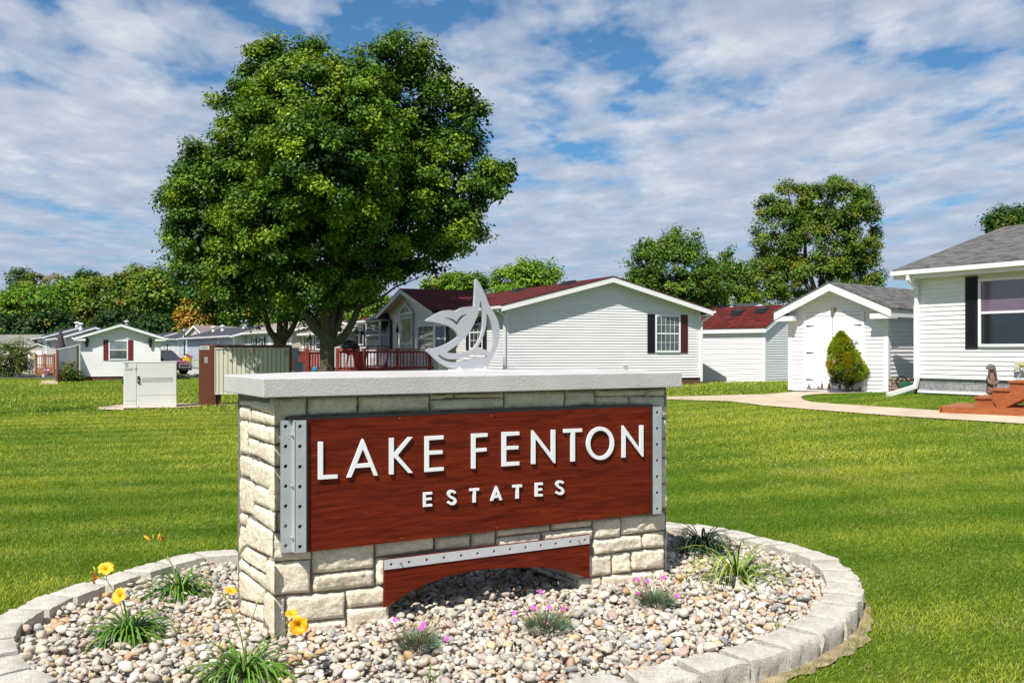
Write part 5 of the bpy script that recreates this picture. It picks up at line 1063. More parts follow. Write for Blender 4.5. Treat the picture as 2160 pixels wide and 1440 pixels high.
# ------------------------------------------------------------------ trees
leaf_m = attr_mat('leaf', .5, .22, .3)
m, nn, b, o_ = nt_new('bark'); v = coords(nn, scale=(1, 1, .3)); t = ntex(nn, v, 14, 6, .7); t2 = ntex(nn, coords(nn), 1.5, 4)
c = ramp(nn, t, [(.35, (.035, .028, .02)), (.62, (.13, .105, .075))]); nn.links.new(mixc(nn, ramp(nn, t2, [(.45, 0), (.65, .7)]), c, (.085, .085, .02)), b.inputs['Base Color']); b.inputs['Roughness'].default_value = .95; bump(nn, b, t, .9, .04)
LS = {'maple': (np.array([(0, 0, 0), (.22, .16, .03), (.52, .10, -.06), (.36, .36, .03), (.5, .66, -.05), (.2, .62, .04), (0, 1.05, -.08), (-.2, .62, .04), (-.5, .66, -.05), (-.36, .36, .03), (-.52, .10, -.06), (-.22, .16, .03), (0, .42, .05)]), [(12, i, (i + 1) % 12) for i in range(12)]),
      'oval': (np.array([(0, 0, 0), (.32, .4, .06), (0, 1, -.05), (-.32, .4, .06)]), [(0, 1, 2), (0, 2, 3)])}
def basis(n_, r_, up_bias, nrmdir):
    """leaf axes: third axis = leaf normal, leaning to nrmdir"""
    nz = nrmdir * 1.0 + r_.normal(size=(n_, 3)) * .55; nz[:, 2] += up_bias; nz /= np.linalg.norm(nz, axis=1)[:, None]
    t_ = r_.normal(size=(n_, 3)); t_[:, 2] -= .5; a_ = np.cross(t_, nz); a_ /= np.linalg.norm(a_, axis=1)[:, None] + 1e-9; b_ = np.cross(nz, a_); return np.stack([a_, b_, nz], 2)
def crown(name, blobs, ncl, per, rc, ls, pal, r_, kind='oval', parent=None, inner=.55, yel=.1, ycol=(.35, .33, .03), lowcut=None, flat=.75, edge=.0):
    """blobs: (x,y,z,rx,ry,rz) local; clumps sit on the blobs' shells"""
    bl = np.array(blobs, float); wgt = (bl[:, 3] * bl[:, 5]) ** 1.0; wgt /= wgt.sum(); P, Dn, Cc, Sz = [], [], [], []
    ci = r_.choice(len(bl), ncl, p=wgt); d = r_.normal(size=(ncl, 3)); d /= np.linalg.norm(d, axis=1)[:, None]; rad = inner + (1 - inner) * r_.random(ncl) ** .5
    C = bl[ci, :3] + d * rad[:, None] * bl[ci, 3:]
    keep = np.ones(ncl, bool)
    for j, q in enumerate(bl): # drop clumps buried deep inside another blob
        e = np.sqrt((((C - q[:3]) / q[3:]) ** 2).sum(1)); keep &= (e > .62) | (r_.random(ncl) < .12)
    C, ci, d = C[keep], ci[keep], d[keep]; ncl = len(C); pal = np.array(pal); cc = pal[r_.choice(len(pal), ncl)] * r_.uniform(.8, 1.2, ncl)[:, None]; cr = rc * r_.uniform(.6, 1.3, ncl)
    cy_ = r_.random(ncl) < yel
    k = np.repeat(np.arange(ncl), per); n_ = len(k); q = r_.normal(size=(n_, 3)); q /= np.linalg.norm(q, axis=1)[:, None]; q[:, 2] = q[:, 2] * .9 + .12
    rr_ = r_.random(n_) ** .45; off_ = q * rr_[:, None] * cr[k][:, None]; off_[:, 2] *= flat
    off_ += d[k] * (r_.random(n_)[:, None] ** 3) * edge
    Pn = C[k] + off_; nd = q * .7 + d[k] * .5; s = ls * r_.uniform(.65, 1.25, n_); B = basis(n_, r_, .75, nd) * s[:, None, None]
    col = cc[k] * r_.uniform(.7, 1.3, n_)[:, None]; yy = (r_.random(n_) < np.where(cy_[k], .5, yel * .25))[:, None]; col = np.where(yy, np.array(ycol) * r_.uniform(.7, 1.2, n_)[:, None], col)
    v0, f0 = LS[kind]; return inst(name, Pn, B, v0, f0, leaf_m, parent, col)
def limb(mb, p, q, r0, r1, rs, wob=.1, k=7, seg=8):
    p, q = Vector(p), Vector(q); path = []; rd = []; L_ = (q - p).length
    for i in range(k + 1):
        t = i / k; w = Vector((noise.noise(Vector((t * 2.3, rs, 0))), noise.noise(Vector((t * 2.3, rs, 5))), noise.noise(Vector((t * 2.3, rs, 9))))) * wob * L_ * math.sin(t * math.pi)
        path.append(p.lerp(q, t) + w); rd.append(r0 + (r1 - r0) * t)
    mb.tube(path, rd, seg); return path
G_D = [(.038, .105, .008), (.05, .135, .01), (.03, .08, .008), (.065, .15, .012)]
def tree(name, label, cat, x, y, zb, blobs, ncl, per, rc, ls, pal, seed, trunk_r=.25, fork=2.5, kind='oval', nl=9, grp=None, **k):
    """blobs relative to the trunk foot, z above it"""
    r_ = np.random.default_rng(seed); t_ = thing(name, label, cat, (x, y, zb), 0, grp)
    bl = [(b[0], b[1], b[2] + zb, b[3], b[4], b[5]) for b in blobs]; crown('crown', bl, ncl, per, rc, ls, pal, r_, kind, t_, **k)
    mb = MB(); top = bl[0][2]
    limb(mb, (0, 0, zb - .1), (0, 0, zb + fork), trunk_r * 1.15, trunk_r * .85, seed * 1.1, .04)
    for i in range(nl):
        b = bl[i % len(bl)]; a = i * 2.4 + seed; q = (b[0] + math.cos(a) * b[3] * .35, b[1] + math.sin(a) * b[4] * .35, b[2] + b[5] * .3 * math.sin(i)); path = limb(mb, (0, 0, zb + fork * .96), q, trunk_r * .5, trunk_r * .08, seed + i, .12)
        for j in range(3): p = path[3 + j]; limb(mb, p, p + Vector((math.cos(a + j * 2) * b[3] * .4, math.sin(a + j * 2) * b[4] * .4, b[5] * .35)), trunk_r * .16, trunk_r * .03, seed + i * 3 + j, .15, 5, 5)
    mb.build('trunk', MATS['bark'], t_, smooth=True); return t_
def B_(Z, ox, zb, lst, depth=.85):
    """ellipses read from the photograph (cx,cy,rx,ry[,dy]) as ellipsoids at distance Z, relative to foot ox"""
    out = []
    for e in lst:
        dy_ = e[4] if len(e) > 4 else 0; Zi = Z + dy_; out.append((X(e[0], Zi) - ox, dy_, H(e[1], Zi) - zb, e[2] * Zi / F, e[2] * Zi / F * depth, e[3] * Zi / F))
    return out
# near maple
Zm = 25.6; xm = X(690, Zm); zm_ = gz(xm, Zm); mp_ = [(.058, .14, .005), (.085, .18, .006), (.04, .105, .005), (.13, .23, .008), (.19, .28, .010)]
t_ = thing('maple_tree', 'large maple with dense dark green crown, trunk forking beside the red deck', 'tree', (xm, Zm, zm_))
mb_ = B_(Zm, xm, zm_, [(690, 260, 185, 130, 0), (592, 160, 72, 70, .4), (655, 118, 24, 28, .3), (560, 112, 22, 26, .3), (745, 128, 24, 36, 0), (735, 190, 80, 50, -.4), (835, 120, 52, 46, .1), (895, 140, 40, 44, .3), (870, 260, 100, 110, .5), (945, 375, 100, 95, .3), (560, 330, 100, 125, .5), (500, 225, 42, 50, .8),
    (440, 400, 72, 78, .8), (425, 490, 72, 62, .8), (410, 330, 18, 28, .8), (610, 470, 135, 100, -.8), (780, 430, 140, 115, -.6), (930, 475, 88, 60, .2), (800, 530, 110, 50, .4), (540, 560, 130, 48, .6), (980, 300, 34, 48, .3), (700, 350, 150, 120, -2.0), (880, 560, 85, 24, .8), (1030, 390, 34, 46, .2), (1062, 370, 18, 18, .2), (968, 205, 18, 22, .2), (1000, 245, 16, 22, .2), (660, 590, 110, 36, .6), (740, 605, 40, 24, .2), (430, 570, 60, 34, .9), (690, 612, 105, 34, -.4), (600, 605, 85, 36, -.2), (765, 605, 36, 30, -.2), (520, 600, 70, 36, .2)], .85)
bl = [(b[0], b[1], b[2] + zm_, *b[3:]) for b in mb_]
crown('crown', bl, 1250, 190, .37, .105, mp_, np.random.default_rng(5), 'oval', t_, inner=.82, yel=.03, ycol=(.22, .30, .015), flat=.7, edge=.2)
crown('inner_foliage', [(b[0], b[1], b[2], b[3] * .6, b[4] * .6, b[5] * .6) for b in bl], 420, 90, .55, .17, [(.02, .06, .004)], np.random.default_rng(6), 'oval', t_, inner=.3, yel=0)  # shade inside the crown is put into these darker leaves
mb = MB(); P3 = lambda px, py, dy=0: (X(px, Zm + dy) - xm, dy, H(py, Zm + dy))
mb.tube([(-.02, 0, zm_ - .15), (-.02, 0, zm_ + .1), (-.0, 0, H(775, Zm)), (0, 0, H(735, Zm)), P3(692, 715), P3(694, 700)], [.34, .27, .205, .20, .23, .22], 14)
fk = [[P3(700, 722), P3(718, 716, -.1), P3(738, 690, -.2), P3(755, 650, -.2), P3(763, 600, -.2), P3(790, 530, -.3), P3(830, 440)], [P3(688, 715), P3(672, 692), P3(648, 660, .1), P3(625, 632, .1), P3(605, 600, .2), P3(560, 520, .4), P3(500, 440, .6)],
      [P3(688, 712), P3(668, 697, .3), P3(655, 682, .5), P3(640, 640, .9), P3(600, 560, 1.2), P3(540, 400, 1.5)], [P3(694, 706), P3(697, 675), P3(705, 640, .1), P3(710, 560, .2), P3(700, 420, .2), P3(690, 260, .2)], [P3(698, 706), P3(712, 680, .3), P3(722, 640, .5), P3(760, 540, .9), P3(860, 380, 1), P3(900, 250, 1)], [P3(692, 704), P3(684, 670, -.2), P3(680, 620, -.5), P3(640, 480, -.8), P3(610, 250, -.5)]]
for i, f_ in enumerate(fk):
    f_ = catmull(f_, 4, False); mb.tube(f_, [(.135 if i else .125) * (1 - .85 * j / len(f_)) + .012 for j in range(len(f_))], 10)
    for j in range(len(f_) // 2, len(f_) - 1, 2):
        a = j * 2.1 + i; p = Vector(f_[j]); limb(mb, p, p + Vector((math.cos(a) * 1.8, math.sin(a) * 1.6, .9)), .045, .01, i * 9 + j, .15, 5, 6)
mb.build('trunk', MATS['bark'], t_, smooth=True)
# third maple, added out of sight behind the first to shade the grey house
Zq = 35.0; xq_ = X(697, Zq); t3_ = tree('maple_tree', 'hidden maple added behind the large maple to shade the grey home', 'tree', xq_, Zq, gz(xq_, Zq), B_(Zq, xq_, gz(xq_, Zq), [(780, 330, 110, 80), (700, 300, 100, 80), (840, 400, 75, 70), (760, 430, 110, 60), (660, 400, 80, 80), (860, 300, 50, 50), (820, 310, 85, 60, 3), (750, 290, 85, 60, 3), (845, 385, 55, 50, 3), (700, 330, 80, 60, 4), (790, 400, 80, 50, 5)], 1.1), 460, 100, .55, .17, mp_, 25, trunk_r=.16, fork=2.6, kind='maple', nl=8, yel=.08, edge=.2)
# second maple, further back
Zn = 40; xn = X(590, Zn); zn = gz(xn, Zn); t_ = thing('maple_tree', 'second maple behind the brown mail cabinet, lower and left of the large one', 'tree', (xn, Zn, zn))
nb_ = B_(Zn, xn, zn, [(420, 470, 78, 100), (470, 390, 70, 85), (410, 330, 26, 30), (395, 540, 48, 45), (500, 530, 110, 90), (620, 540, 110, 80), (560, 600, 110, 46), (450, 590, 70, 36), (560, 420, 90, 100), (640, 640, 90, 28, -1), (600, 660, 110, 18, .5), (375, 440, 36, 60), (700, 590, 60, 50), (480, 625, 80, 30), (560, 650, 80, 22), (660, 640, 70, 28)], 1.0)
bl = [(b[0], b[1], b[2] + zn, *b[3:]) for b in nb_]
crown('crown', bl, 560, 130, .55, .15, [(.028, .09, .006), (.035, .11, .008), (.022, .07, .006), (.05, .14, .01)], np.random.default_rng(15), 'oval', t_, inner=.68, yel=.05, flat=.85, edge=.3)
mb = MB(); P3 = lambda px, py, dy=0: (X(px, Zn + dy) - xn, dy, H(py, Zn + dy))
mb.tube([(0, 0, zn - .1), (0, 0, H(760, Zn)), P3(590, 728), P3(592, 712)], [.3, .26, .26, .3], 12)
for i, f_ in enumerate([[P3(598, 716), P3(612, 700), P3(626, 670), P3(640, 620), P3(650, 500)], [P3(584, 716), P3(568, 695), P3(560, 665), P3(545, 600), P3(480, 480)], [P3(590, 712), P3(590, 680), P3(588, 640), P3(560, 520)], [P3(594, 712), P3(602, 690), P3(604, 650), P3(600, 560)]]):
    f_ = catmull(f_, 4, False); mb.tube(f_, [.16 * (1 - .8 * j / len(f_)) for j in range(len(f_))], 8)
mb.build('trunk', MATS['bark'], t_, smooth=True)
# trees behind the houses
olive = [(.13, .20, .015), (.10, .18, .014), (.19, .20, .018), (.075, .15, .012)]; autumn = [(.26, .19, .018), (.12, .17, .014), (.18, .18, .018)]; lime = [(.13, .26, .012), (.18, .30, .014), (.085, .20, .012)]; mid = [(.085, .18, .012), (.12, .21, .012), (.06, .13, .01)]
def bt(name, label, foot, Z, ell_, pal, seed, ncl=200, per=60, rc=.7, ls=.3, **k):
    x = X(foot, Z); zb = gz(x, Z); return tree(name, label, 'tree', x, Z, zb, B_(Z, x, zb, ell_), ncl, per, rc, ls, pal, seed, **k)
bt('oak_tree', 'tall tree with olive and rusty leaves and sky gaps, above the white shed', 1725, 62, [(1730, 520, 90, 80), (1640, 500, 50, 75), (1665, 425, 48, 38), (1760, 430, 75, 50), (1810, 500, 45, 60), (1700, 590, 100, 50), (1605, 590, 40, 55), (1830, 580, 38, 50), (1750, 400, 32, 22), (1620, 440, 24, 22), (1830, 430, 22, 30)], olive + mid + mid + olive + autumn[1:2], 31, 760, 120, .55, .17, trunk_r=.4, fork=5, yel=.05, ycol=(.22, .17, .02), inner=.5, edge=.3)
bt('leafy_tree', 'bushy dark green tree rising above the right slope of the grey home', 1420, 52, [(1420, 570, 80, 65), (1375, 560, 45, 50), (1440, 520, 45, 35), (1480, 600, 60, 45), (1350, 610, 35, 40), (1400, 620, 90, 40)], mid + [(.05, .10, .01)], 32, 420, 100, .5, .16, yel=.03, ycol=(.18, .14, .02), edge=.3)
bt('leafy_tree', 'twiggy green tree with upright shoots between the bushy tree and the tall oak', 1525, 56, [(1520, 600, 50, 38), (1535, 560, 10, 38), (1505, 570, 10, 32), (1560, 600, 35, 40), (1575, 640, 60, 25)], mid, 33, 260, 70, .42, .16, edge=.4)
bt('leafy_tree', 'lime green tree behind the red ridge of the grey home', 1110, 64, [(1120, 585, 40, 28), (1075, 590, 30, 25), (1150, 580, 26, 24), (1100, 610, 60, 20), (1100, 568, 14, 16)], lime, 34, 260, 70, .5, .2, edge=.5, yel=.1, ycol=(.3, .35, .03))
bt('leafy_tree', 'low green tree peeping over the dark red roof left of the emblem tip', 950, 66, [(960, 598, 40, 18), (915, 600, 25, 14), (1000, 600, 30, 16)], lime + mid, 35, 160, 60, .5, .2, edge=.3)
bt('leafy_tree', 'pale green tree left of the grey home behind the maple branch', 790, 72, [(800, 650, 36, 22), (760, 660, 40, 24), (830, 655, 24, 14), (740, 680, 40, 20)], mid + lime, 36, 200, 60, .5, .22, edge=.3)
bt('leafy_tree', 'dark green tree top at the far right behind the grey roof', 2150, 44, [(2130, 470, 42, 26), (2165, 480, 50, 40), (2110, 482, 22, 14)], [(.035, .085, .01), (.05, .11, .01)], 37, 180, 70, .4, .15, edge=.3)
# the wooded slope at the left
W_ = [(-30, 130, (10, 660, 110, 60), mid, 'round dark green tree at the far left edge of the wood'), (60, 118, (70, 645, 85, 50), lime, 'bright green tree in the wood above the mossy roofed home'), (25, 142, (40, 590, 22, 22), [(.07, .13, .04), (.09, .15, .05)], 'thin hazy tree top standing above the left end of the wood'),
 (80, 140, (95, 600, 50, 20), autumn, 'russet brown tree crown on the left skyline of the wood'), (130, 122, (150, 640, 70, 55), lime, 'bright lime tree in the wood left of the white home roof'), (180, 138, (180, 600, 40, 26), [(.03, .09, .01)], 'dark green round tree crown on the skyline above the white home'), (215, 120, (215, 640, 60, 60), olive, 'olive brown tree in the wood above the white home roof'),
 (270, 116, (285, 605, 50, 45), mid + autumn, 'tall yellow green tree on the skyline right of the white home peak'), (330, 112, (330, 610, 50, 48), lime + olive, 'tall mottled green tree left of the maple crown'), (365, 115, (360, 650, 60, 60), mid, 'mid green tree in the wood above the red car'), (420, 104, (415, 660, 32, 38), [(.42, .22, .02), (.35, .22, .02), (.2, .2, .02)], 'golden orange tree above the beige gabled home'),
 (470, 106, (465, 665, 45, 36), lime, 'yellow green tree right of the golden tree'), (240, 112, (250, 690, 60, 40), [(.02, .06, .008)], 'dark shaded tree low behind the white home roof'), (110, 112, (110, 690, 70, 35), [(.02, .06, .008)], 'dark shaded tree low behind the blue grey home'), (20, 112, (20, 700, 80, 35), [(.02, .055, .008)], 'dark shaded tree low behind the mossy roofed home'), (330, 110, (330, 695, 60, 30), [(.02, .06, .008)], 'dark shaded tree low behind the blue doored home'), (520, 108, (520, 680, 60, 40), mid, 'green tree under the far maple crown behind the cream home'), (600, 112, (600, 680, 70, 40), mid, 'green tree behind the far maple trunk'),  # low shaded trees: shade put into one dark leaf colour
 (-140, 128, (-140, 660, 80, 60), mid, 'green tree beyond the far left edge of the wood'), (-260, 124, (-260, 655, 80, 60), lime, 'bright tree well left of the visible wood'), (-390, 120, (-390, 660, 80, 60), mid, 'broad tree farthest left in the wood')]
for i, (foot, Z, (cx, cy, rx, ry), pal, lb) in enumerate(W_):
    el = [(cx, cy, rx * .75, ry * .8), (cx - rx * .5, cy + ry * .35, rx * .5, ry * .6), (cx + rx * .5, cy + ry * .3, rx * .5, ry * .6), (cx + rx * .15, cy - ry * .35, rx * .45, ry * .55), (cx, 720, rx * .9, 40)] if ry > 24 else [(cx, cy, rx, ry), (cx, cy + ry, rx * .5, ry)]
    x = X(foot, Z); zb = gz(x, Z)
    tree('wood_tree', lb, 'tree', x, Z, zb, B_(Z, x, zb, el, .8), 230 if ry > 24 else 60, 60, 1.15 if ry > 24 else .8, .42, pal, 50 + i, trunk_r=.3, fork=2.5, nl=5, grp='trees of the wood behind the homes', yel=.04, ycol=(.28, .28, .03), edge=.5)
tag(crown('undergrowth', [(x_, 122, 1.0, 9, 2.5, 4.0) for x_ in np.linspace(-85, -25, 9)], 300, 60, 1.4, .6, [(.014, .045, .006), (.02, .055, .008)], np.random.default_rng(77), 'oval', None, yel=0), 'dark undergrowth and thicket filling the shade beneath the wood', 'undergrowth', None, 'stuff')  # shade under the wood is put into this dark leaf colour
# shrubs
def bush(name, label, cat, px, py, Z, rx, ry, pal, seed, ncl=70, per=70, rc=.22, ls=.08, base=None, **k):
    x = X(px, Z); zb = gz(x, Z); t_ = thing(name, label, cat, (x, Z, zb)); r_ = np.random.default_rng(seed); h = H(py, Z); R = rx * Z / F; rh = ry * Z / F
    crown('foliage', [(0, 0, h, R, R * .8, rh), (R * .4, .1, h - rh * .35, R * .65, R * .6, rh * .65), (-R * .4, 0, h - rh * .4, R * .65, R * .6, rh * .6)], ncl, per, rc, ls, pal, r_, 'oval', t_, **k)
    mb = MB()
    for i in range(7): a = i * .9; limb(mb, (0, 0, zb - .05), (math.cos(a) * R * .7, math.sin(a) * R * .6, h + rh * .3 * math.sin(i)), .03, .008, seed + i, .1, 5, 5)
    mb.build('stems', MATS['bark'], t_); return t_
bush('shrub', 'round green shrub at the white home corner beside the privacy screen', 'shrub', 150, 785, 53.5, 24, 20, [(.05, .11, .012), (.08, .13, .015), (.11, .12, .02)], 61, yel=.2, ycol=(.3, .18, .03), rc=.25, ls=.10)
bush('shrub', 'tall loose shrub with bare twigs at the far left edge', 'shrub', 22, 755, 66, 30, 30, [(.07, .13, .015), (.11, .13, .02)], 62, 110, 70, .4, .14, edge=.5, yel=.2, ycol=(.25, .2, .05))
bush('shrub', 'sparse olive shrub in front of the mossy roofed home', 'shrub', 40, 745, 68, 14, 26, [(.12, .16, .03), (.17, .18, .03)], 63, 50, 50, .35, .12, edge=.6)
# conical dwarf conifer in front of the shed
xc_, yc_ = gp(1787, 829); k_ = yc_ / F; zb = gz(xc_, yc_); t_ = thing('conical_bush', 'rounded cone shaped dwarf conifer, yellow green with orange patches, before the shed doors', 'conifer', (xc_, yc_, zb))
r_ = np.random.default_rng(71); cl = []
for i in range(330):
    t = r_.random() ** .8; py = 704 + 94 * t; half = np.interp(t, [0, .15, .4, .7, .88, 1.0], [5, 17, 29, 39, 42, 18]); cxp = np.interp(t, [0, .3, .7, 1], [1775, 1775, 1783, 1796]); a = r_.uniform(0, 2 * np.pi)
    rad = half * (.86 + .14 * r_.random()) - 4; cl.append((cxp + rad * math.cos(a), py, rad * math.sin(a)))
cl = np.array(cl); C = np.stack([(cl[:, 0] - HX) * k_ - xc_, cl[:, 2] * k_ * .9, EYE + (HY - cl[:, 1]) * k_], 1); ctr_ = np.array([0.0, 0, zb + .55]); out_ = C - ctr_; out_ /= np.linalg.norm(out_, axis=1)[:, None]
pal = np.array([(.24, .34, .008), (.32, .38, .01), (.18, .28, .008), (.42, .34, .012), (.52, .27, .012)]); ft = np.clip(1.3 - abs(cl[:, 1] - 765) / 45 - abs(cl[:, 0] - 1775) / 70, 0, 1); pick = np.where(r_.random(330) < ft * .22, r_.integers(3, 5, 330), r_.integers(0, 3, 330)); per = 150
kk = np.repeat(np.arange(330), per); n_ = len(kk); q = r_.normal(size=(n_, 3)); q /= np.linalg.norm(q, axis=1)[:, None]; q = q + out_[kk] * .5 + np.array([0, 0, .3]); q /= np.linalg.norm(q, axis=1)[:, None]
Pn = C[kk] + q * .078 * r_.uniform(.75, 1.05, n_)[:, None]; B = basis(n_, r_, .2, np.cross(q, r_.normal(size=(n_, 3)))); B[:, :, 1] = q; B = B * (np.array([.02, .032, .02]) * 1.)[None, None, :] * r_.uniform(.7, 1.3, n_)[:, None, None]
inst('foliage', Pn, B, LS['oval'][0], LS['oval'][1], leaf_m, t_, pal[pick][kk] * r_.uniform(.75, 1.25, n_)[:, None])
crown('inner_foliage', [(0, 0, zb + .62, .42, .4, .5), (0, 0, zb + 1.0, .22, .2, .35)], 80, 120, .12, .05, [(.03, .045, .006)], r_, 'oval', t_, inner=.2, yel=0)  # darker leaves paint the shade inside the cone
mb = MB(); mb.tube([(0, 0, zb - .05), (.0, 0, zb + .1), (-.02, 0, zb + .28), (-.02, 0, zb + .6)], [.075, .055, .05, .03], 9)
for a, l in ((0, .45), (.6, .5), (-.5, .4), (3.1, .42), (2.5, .5), (3.8, .4), (1.5, .3)): limb(mb, (0, 0, zb + .15), (math.cos(a) * l, math.sin(a) * l, zb + .40 + .06 * math.sin(a * 3)), .028, .008, a, .12, 5, 6)
mb.build('trunk', MATS['bark'], t_, smooth=True)
# ------------------------------------------------------------------ cabinets, vehicles, street things
def text_mesh(name, s_, size, fn, mat_, parent, bold=False, sp=1.0):
    c = bpy.data.curves.new('t', 'FONT'); c.body = s_; c.size = size; c.align_x = 'LEFT'; c.space_character = sp; c.extrude = 0
    if bold: c.offset = size * .012
    o = bpy.data.objects.new('t', c); COL.objects.link(o); bpy.context.view_layer.update(); me = o.to_mesh(); V = np.array([v.co[:] for v in me.vertices]); F_ = [tuple(p.vertices) for p in me.polygons]
    o.to_mesh_clear(); bpy.data.objects.remove(o); bpy.data.curves.remove(c)
    mb = MB(); mb.v = [fn(p[0], p[1]) for p in V]; mb.f = F_; me2 = bpy.data.meshes.new(name); z = ZB.get(parent.name, 0); me2.from_pydata([(a, b, c_ - z) for a, b, c_ in mb.v], [], mb.f); me2.materials.append(mat_); return link(name, me2, parent)
ink = M('black_ink', (.015, .015, .015), .5); stick = M('white_sticker', (.62, .62, .6), .5); cream = M('cabinet_enamel', (.66, .66, .62), .45, .05, 1.5); seam = M('seam_dark', (.10, .10, .09), .7)
# telecom cabinet
cxl, cyl = gp(261, 862); Fc_ = Frame(cxl, cyl, 1, .44); cw2 = Fc_.onY(373, 800, 0)[0]; zb = gz(cxl, cyl); zt = H(762.5, cyl)
t_ = thing('utility_cabinet', 'cream metal utility cabinet marked 2260 W standing on the left lawn', 'utility cabinet', (cxl, cyl, zb), Fc_.ang); tu = lambda px, py, d=0: Fc_.onY(px, py, -d)
MB().box(0, cw2, 0, .75, zb - .1, zt - .03).build('body', cream, t_, bevel=.008); MB().box(-.012, cw2 + .012, -.012, .762, zt - .029, zt).build('lid', cream, t_, bevel=.006)
xs_ = tu(288.7, 800)[0]; zl = tu(300, 834)[1]; zl2 = tu(300, 836)[1]; e = .012
d1 = MB().box(.02, xs_ - .012, -e, -.001, tu(270, 845)[1], zt - .05).build('door', cream, t_, bevel=.003); MB().box(.02, xs_ - .012, -e, -.001, zb + .01, tu(270, 845)[1] - .012).build('lower_panel', cream, t_, bevel=.003)
d2 = MB().box(xs_ + .012, cw2 - .015, -e, -.001, zl + .006, zt - .05).build('door', cream, t_, bevel=.003); MB().box(xs_ + .012, cw2 - .015, -e, -.001, zb + .01, zl - .006).build('lower_panel', cream, t_, bevel=.003)
mb = MB()
for py in (797.5, 800, 802.5, 805): z = tu(300, py)[1]; mb.box(tu(299, py)[0], tu(365, py)[0], -.0145, -.0125, z - .005, z + .005)
mb.build('vent_slots', seam, d2)
for px_, y0_, y1_ in ((292, 793, 808),): a = tu(px_, 800)[0]; MB().box(a - .03, a + .03, -.045, -.0125, tu(px_, y1_)[1], tu(px_, y0_)[1]).build('handle', lamp_b, d2, bevel=.01)
mb = MB(); a = tu(292, 800)[0]; mb.tube([(a, -.05, tu(292, 801)[1]), (a, -.06, tu(292, 804)[1])], .02, 8); mb.build('padlock', M('padlock_steel', (.5, .5, .48), .35, metal=.7), d2)
MB().box(-.035, -.001, .1, .16, tu(262, 811)[1], tu(262, 800)[1]).build('handle', lamp_b, t_, bevel=.01)
a, z = tu(264, 781, .014); text_mesh('cabinet_number', '2260 W', .085, lambda x, y: (a + x, -.0136, z + y), ink, d1, True, 1.18)
a, z = tu(264.3, 774, .014); s_ = MB().box(a, a + .075, -.0142, -.0125, z, z + .13).build('sticker', M('sticker_grey', (.35, .36, .37), .5), d1)
drape('pad', PAD1, conc, .03, 1, None, 'structure')
# brown parcel cabinet with ribbed cream door
bwn = M('brown_enamel', (.115, .032, .014), .5, .12, 2); crd = M('ribbed_cream', (.60, .57, .46), .5, .05, 2)
bx0, by0 = gp(419.5, 856.5); fr = Frame(bx0, by0, 1, .30); zb = gz(bx0, by0); zt = H(727, by0); q = lambda px, py, d=0: fr.onY(px, py, -d)
t_ = thing('mail_cabinet', 'brown metal mail cabinet numbered 2260 with a ribbed cream door', 'mail cabinet', (bx0, by0, zb), fr.ang)
xk = q(451, 800)[0]; xr = q(616, 760)[0]; zlow = q(500, 830)[1]; ztop_ = q(500, 732.5)[1]
MB().box(0, xk, 0, .55, zb - .1, zt).build('side_case', bwn, t_, bevel=.006); MB().box(xk + .001, xr, .0, .5, zt - .085, zt - .001).build('top_case', bwn, t_, bevel=.004); MB().box(xk + .001, xk + .05, -.0, .45, zb, zt - .086).build('post', bwn, t_); MB().box(xr - .065, xr, .0, .45, zb, zt - .086).build('post', bwn, t_)
xl_ = q(453.5, 780)[0]; xrr = xr - .07; mb = MB(); n_r = 17; P0 = (xrr - xl_) / n_r
prof = []
for i in range(n_r):
    a = xl_ + i * P0; prof += [(a, .012), (a + P0 * .80, .012), (a + P0 * .86, .045), (a + P0 * .95, .045)]
prof += [(xrr, .012)]
for (a, d), (b_, e_) in zip(prof[:-1], prof[1:]): mb.quad((a, d, zlow), (b_, e_, zlow), (b_, e_, zt - .09), (a, d, zt - .09))
mb.box(xl_, xrr, .06, .40, zlow, zt - .088); rd_ = mb.build('ribbed_door', crd, t_)
mb = MB(); mb.box(xl_ - .012, xrr + .004, -.012, .011, zt - .12, zt - .088); mb.box(xl_ - .012, xrr + .004, -.012, .011, zlow - .015, zlow + .012); mb.box(xl_ - .012, xl_ + .012, -.0119, .011, zlow + .0121, zt - .1201); mb.build('door_frame', crd, t_)
MB().box(xk + .02, xk + .2, .1, .3, zb - .1, zlow).build('leg', M('rusty_steel', (.10, .04, .015), .8, .5, 20), t_); MB().box(xr - .25, xr - .07, .1, .3, zb - .1, zlow).build('leg', MATS['rusty_steel'], t_)
a, z = q(422, 735.5); s_ = MB().box(a - .015, a + .255, -.009, -.0065, z - .025, z + .085).build('number_plate', stick, t_); text_mesh('number', '2260', .095, lambda x, y: (a + x + .005, -.0105, z + y - .0), ink, s_, True, 1.1)
a, z = q(431.5, 765); s_ = MB().box(a, a + .085, -.009, -.0065, z, z + .16).build('sticker', stick, t_); mb = MB()
for i in range(4): mb.box(a + .012, a + .035, -.0105, -.0095, z + .015 + i * .035, z + .035 + i * .035)
for i in range(3): mb.box(a + .045, a + .072, -.0105, -.0095, z + .02 + i * .045, z + .05 + i * .045)
mb.build('sticker_print', ink, s_)
a, z = q(601, 749); MB().box(a, a + .08, .0045, .0115, z, z + .15).build('sticker', MATS['sticker_grey'], t_)
a, z = q(533.5, 736); MB().prism([(a, z), (a + .045, z + .0), (a + .04, z - .12), (a + .02, z - .165), (a + .008, z - .12)], lambda x, y, d: (x, d, y), -.022, -.014).build('orange_tag', M('orange_tape', (.75, .14, .01), .5), t_)
a, z = q(543.5, 783); MB().tube([(a, .0, z + .12), (a - .01, -.01, z + .05), (a + .01, -.015, z)], .008, 6).build('cord', ink, t_)
drape('pad', PAD2, conc, .03, 1)
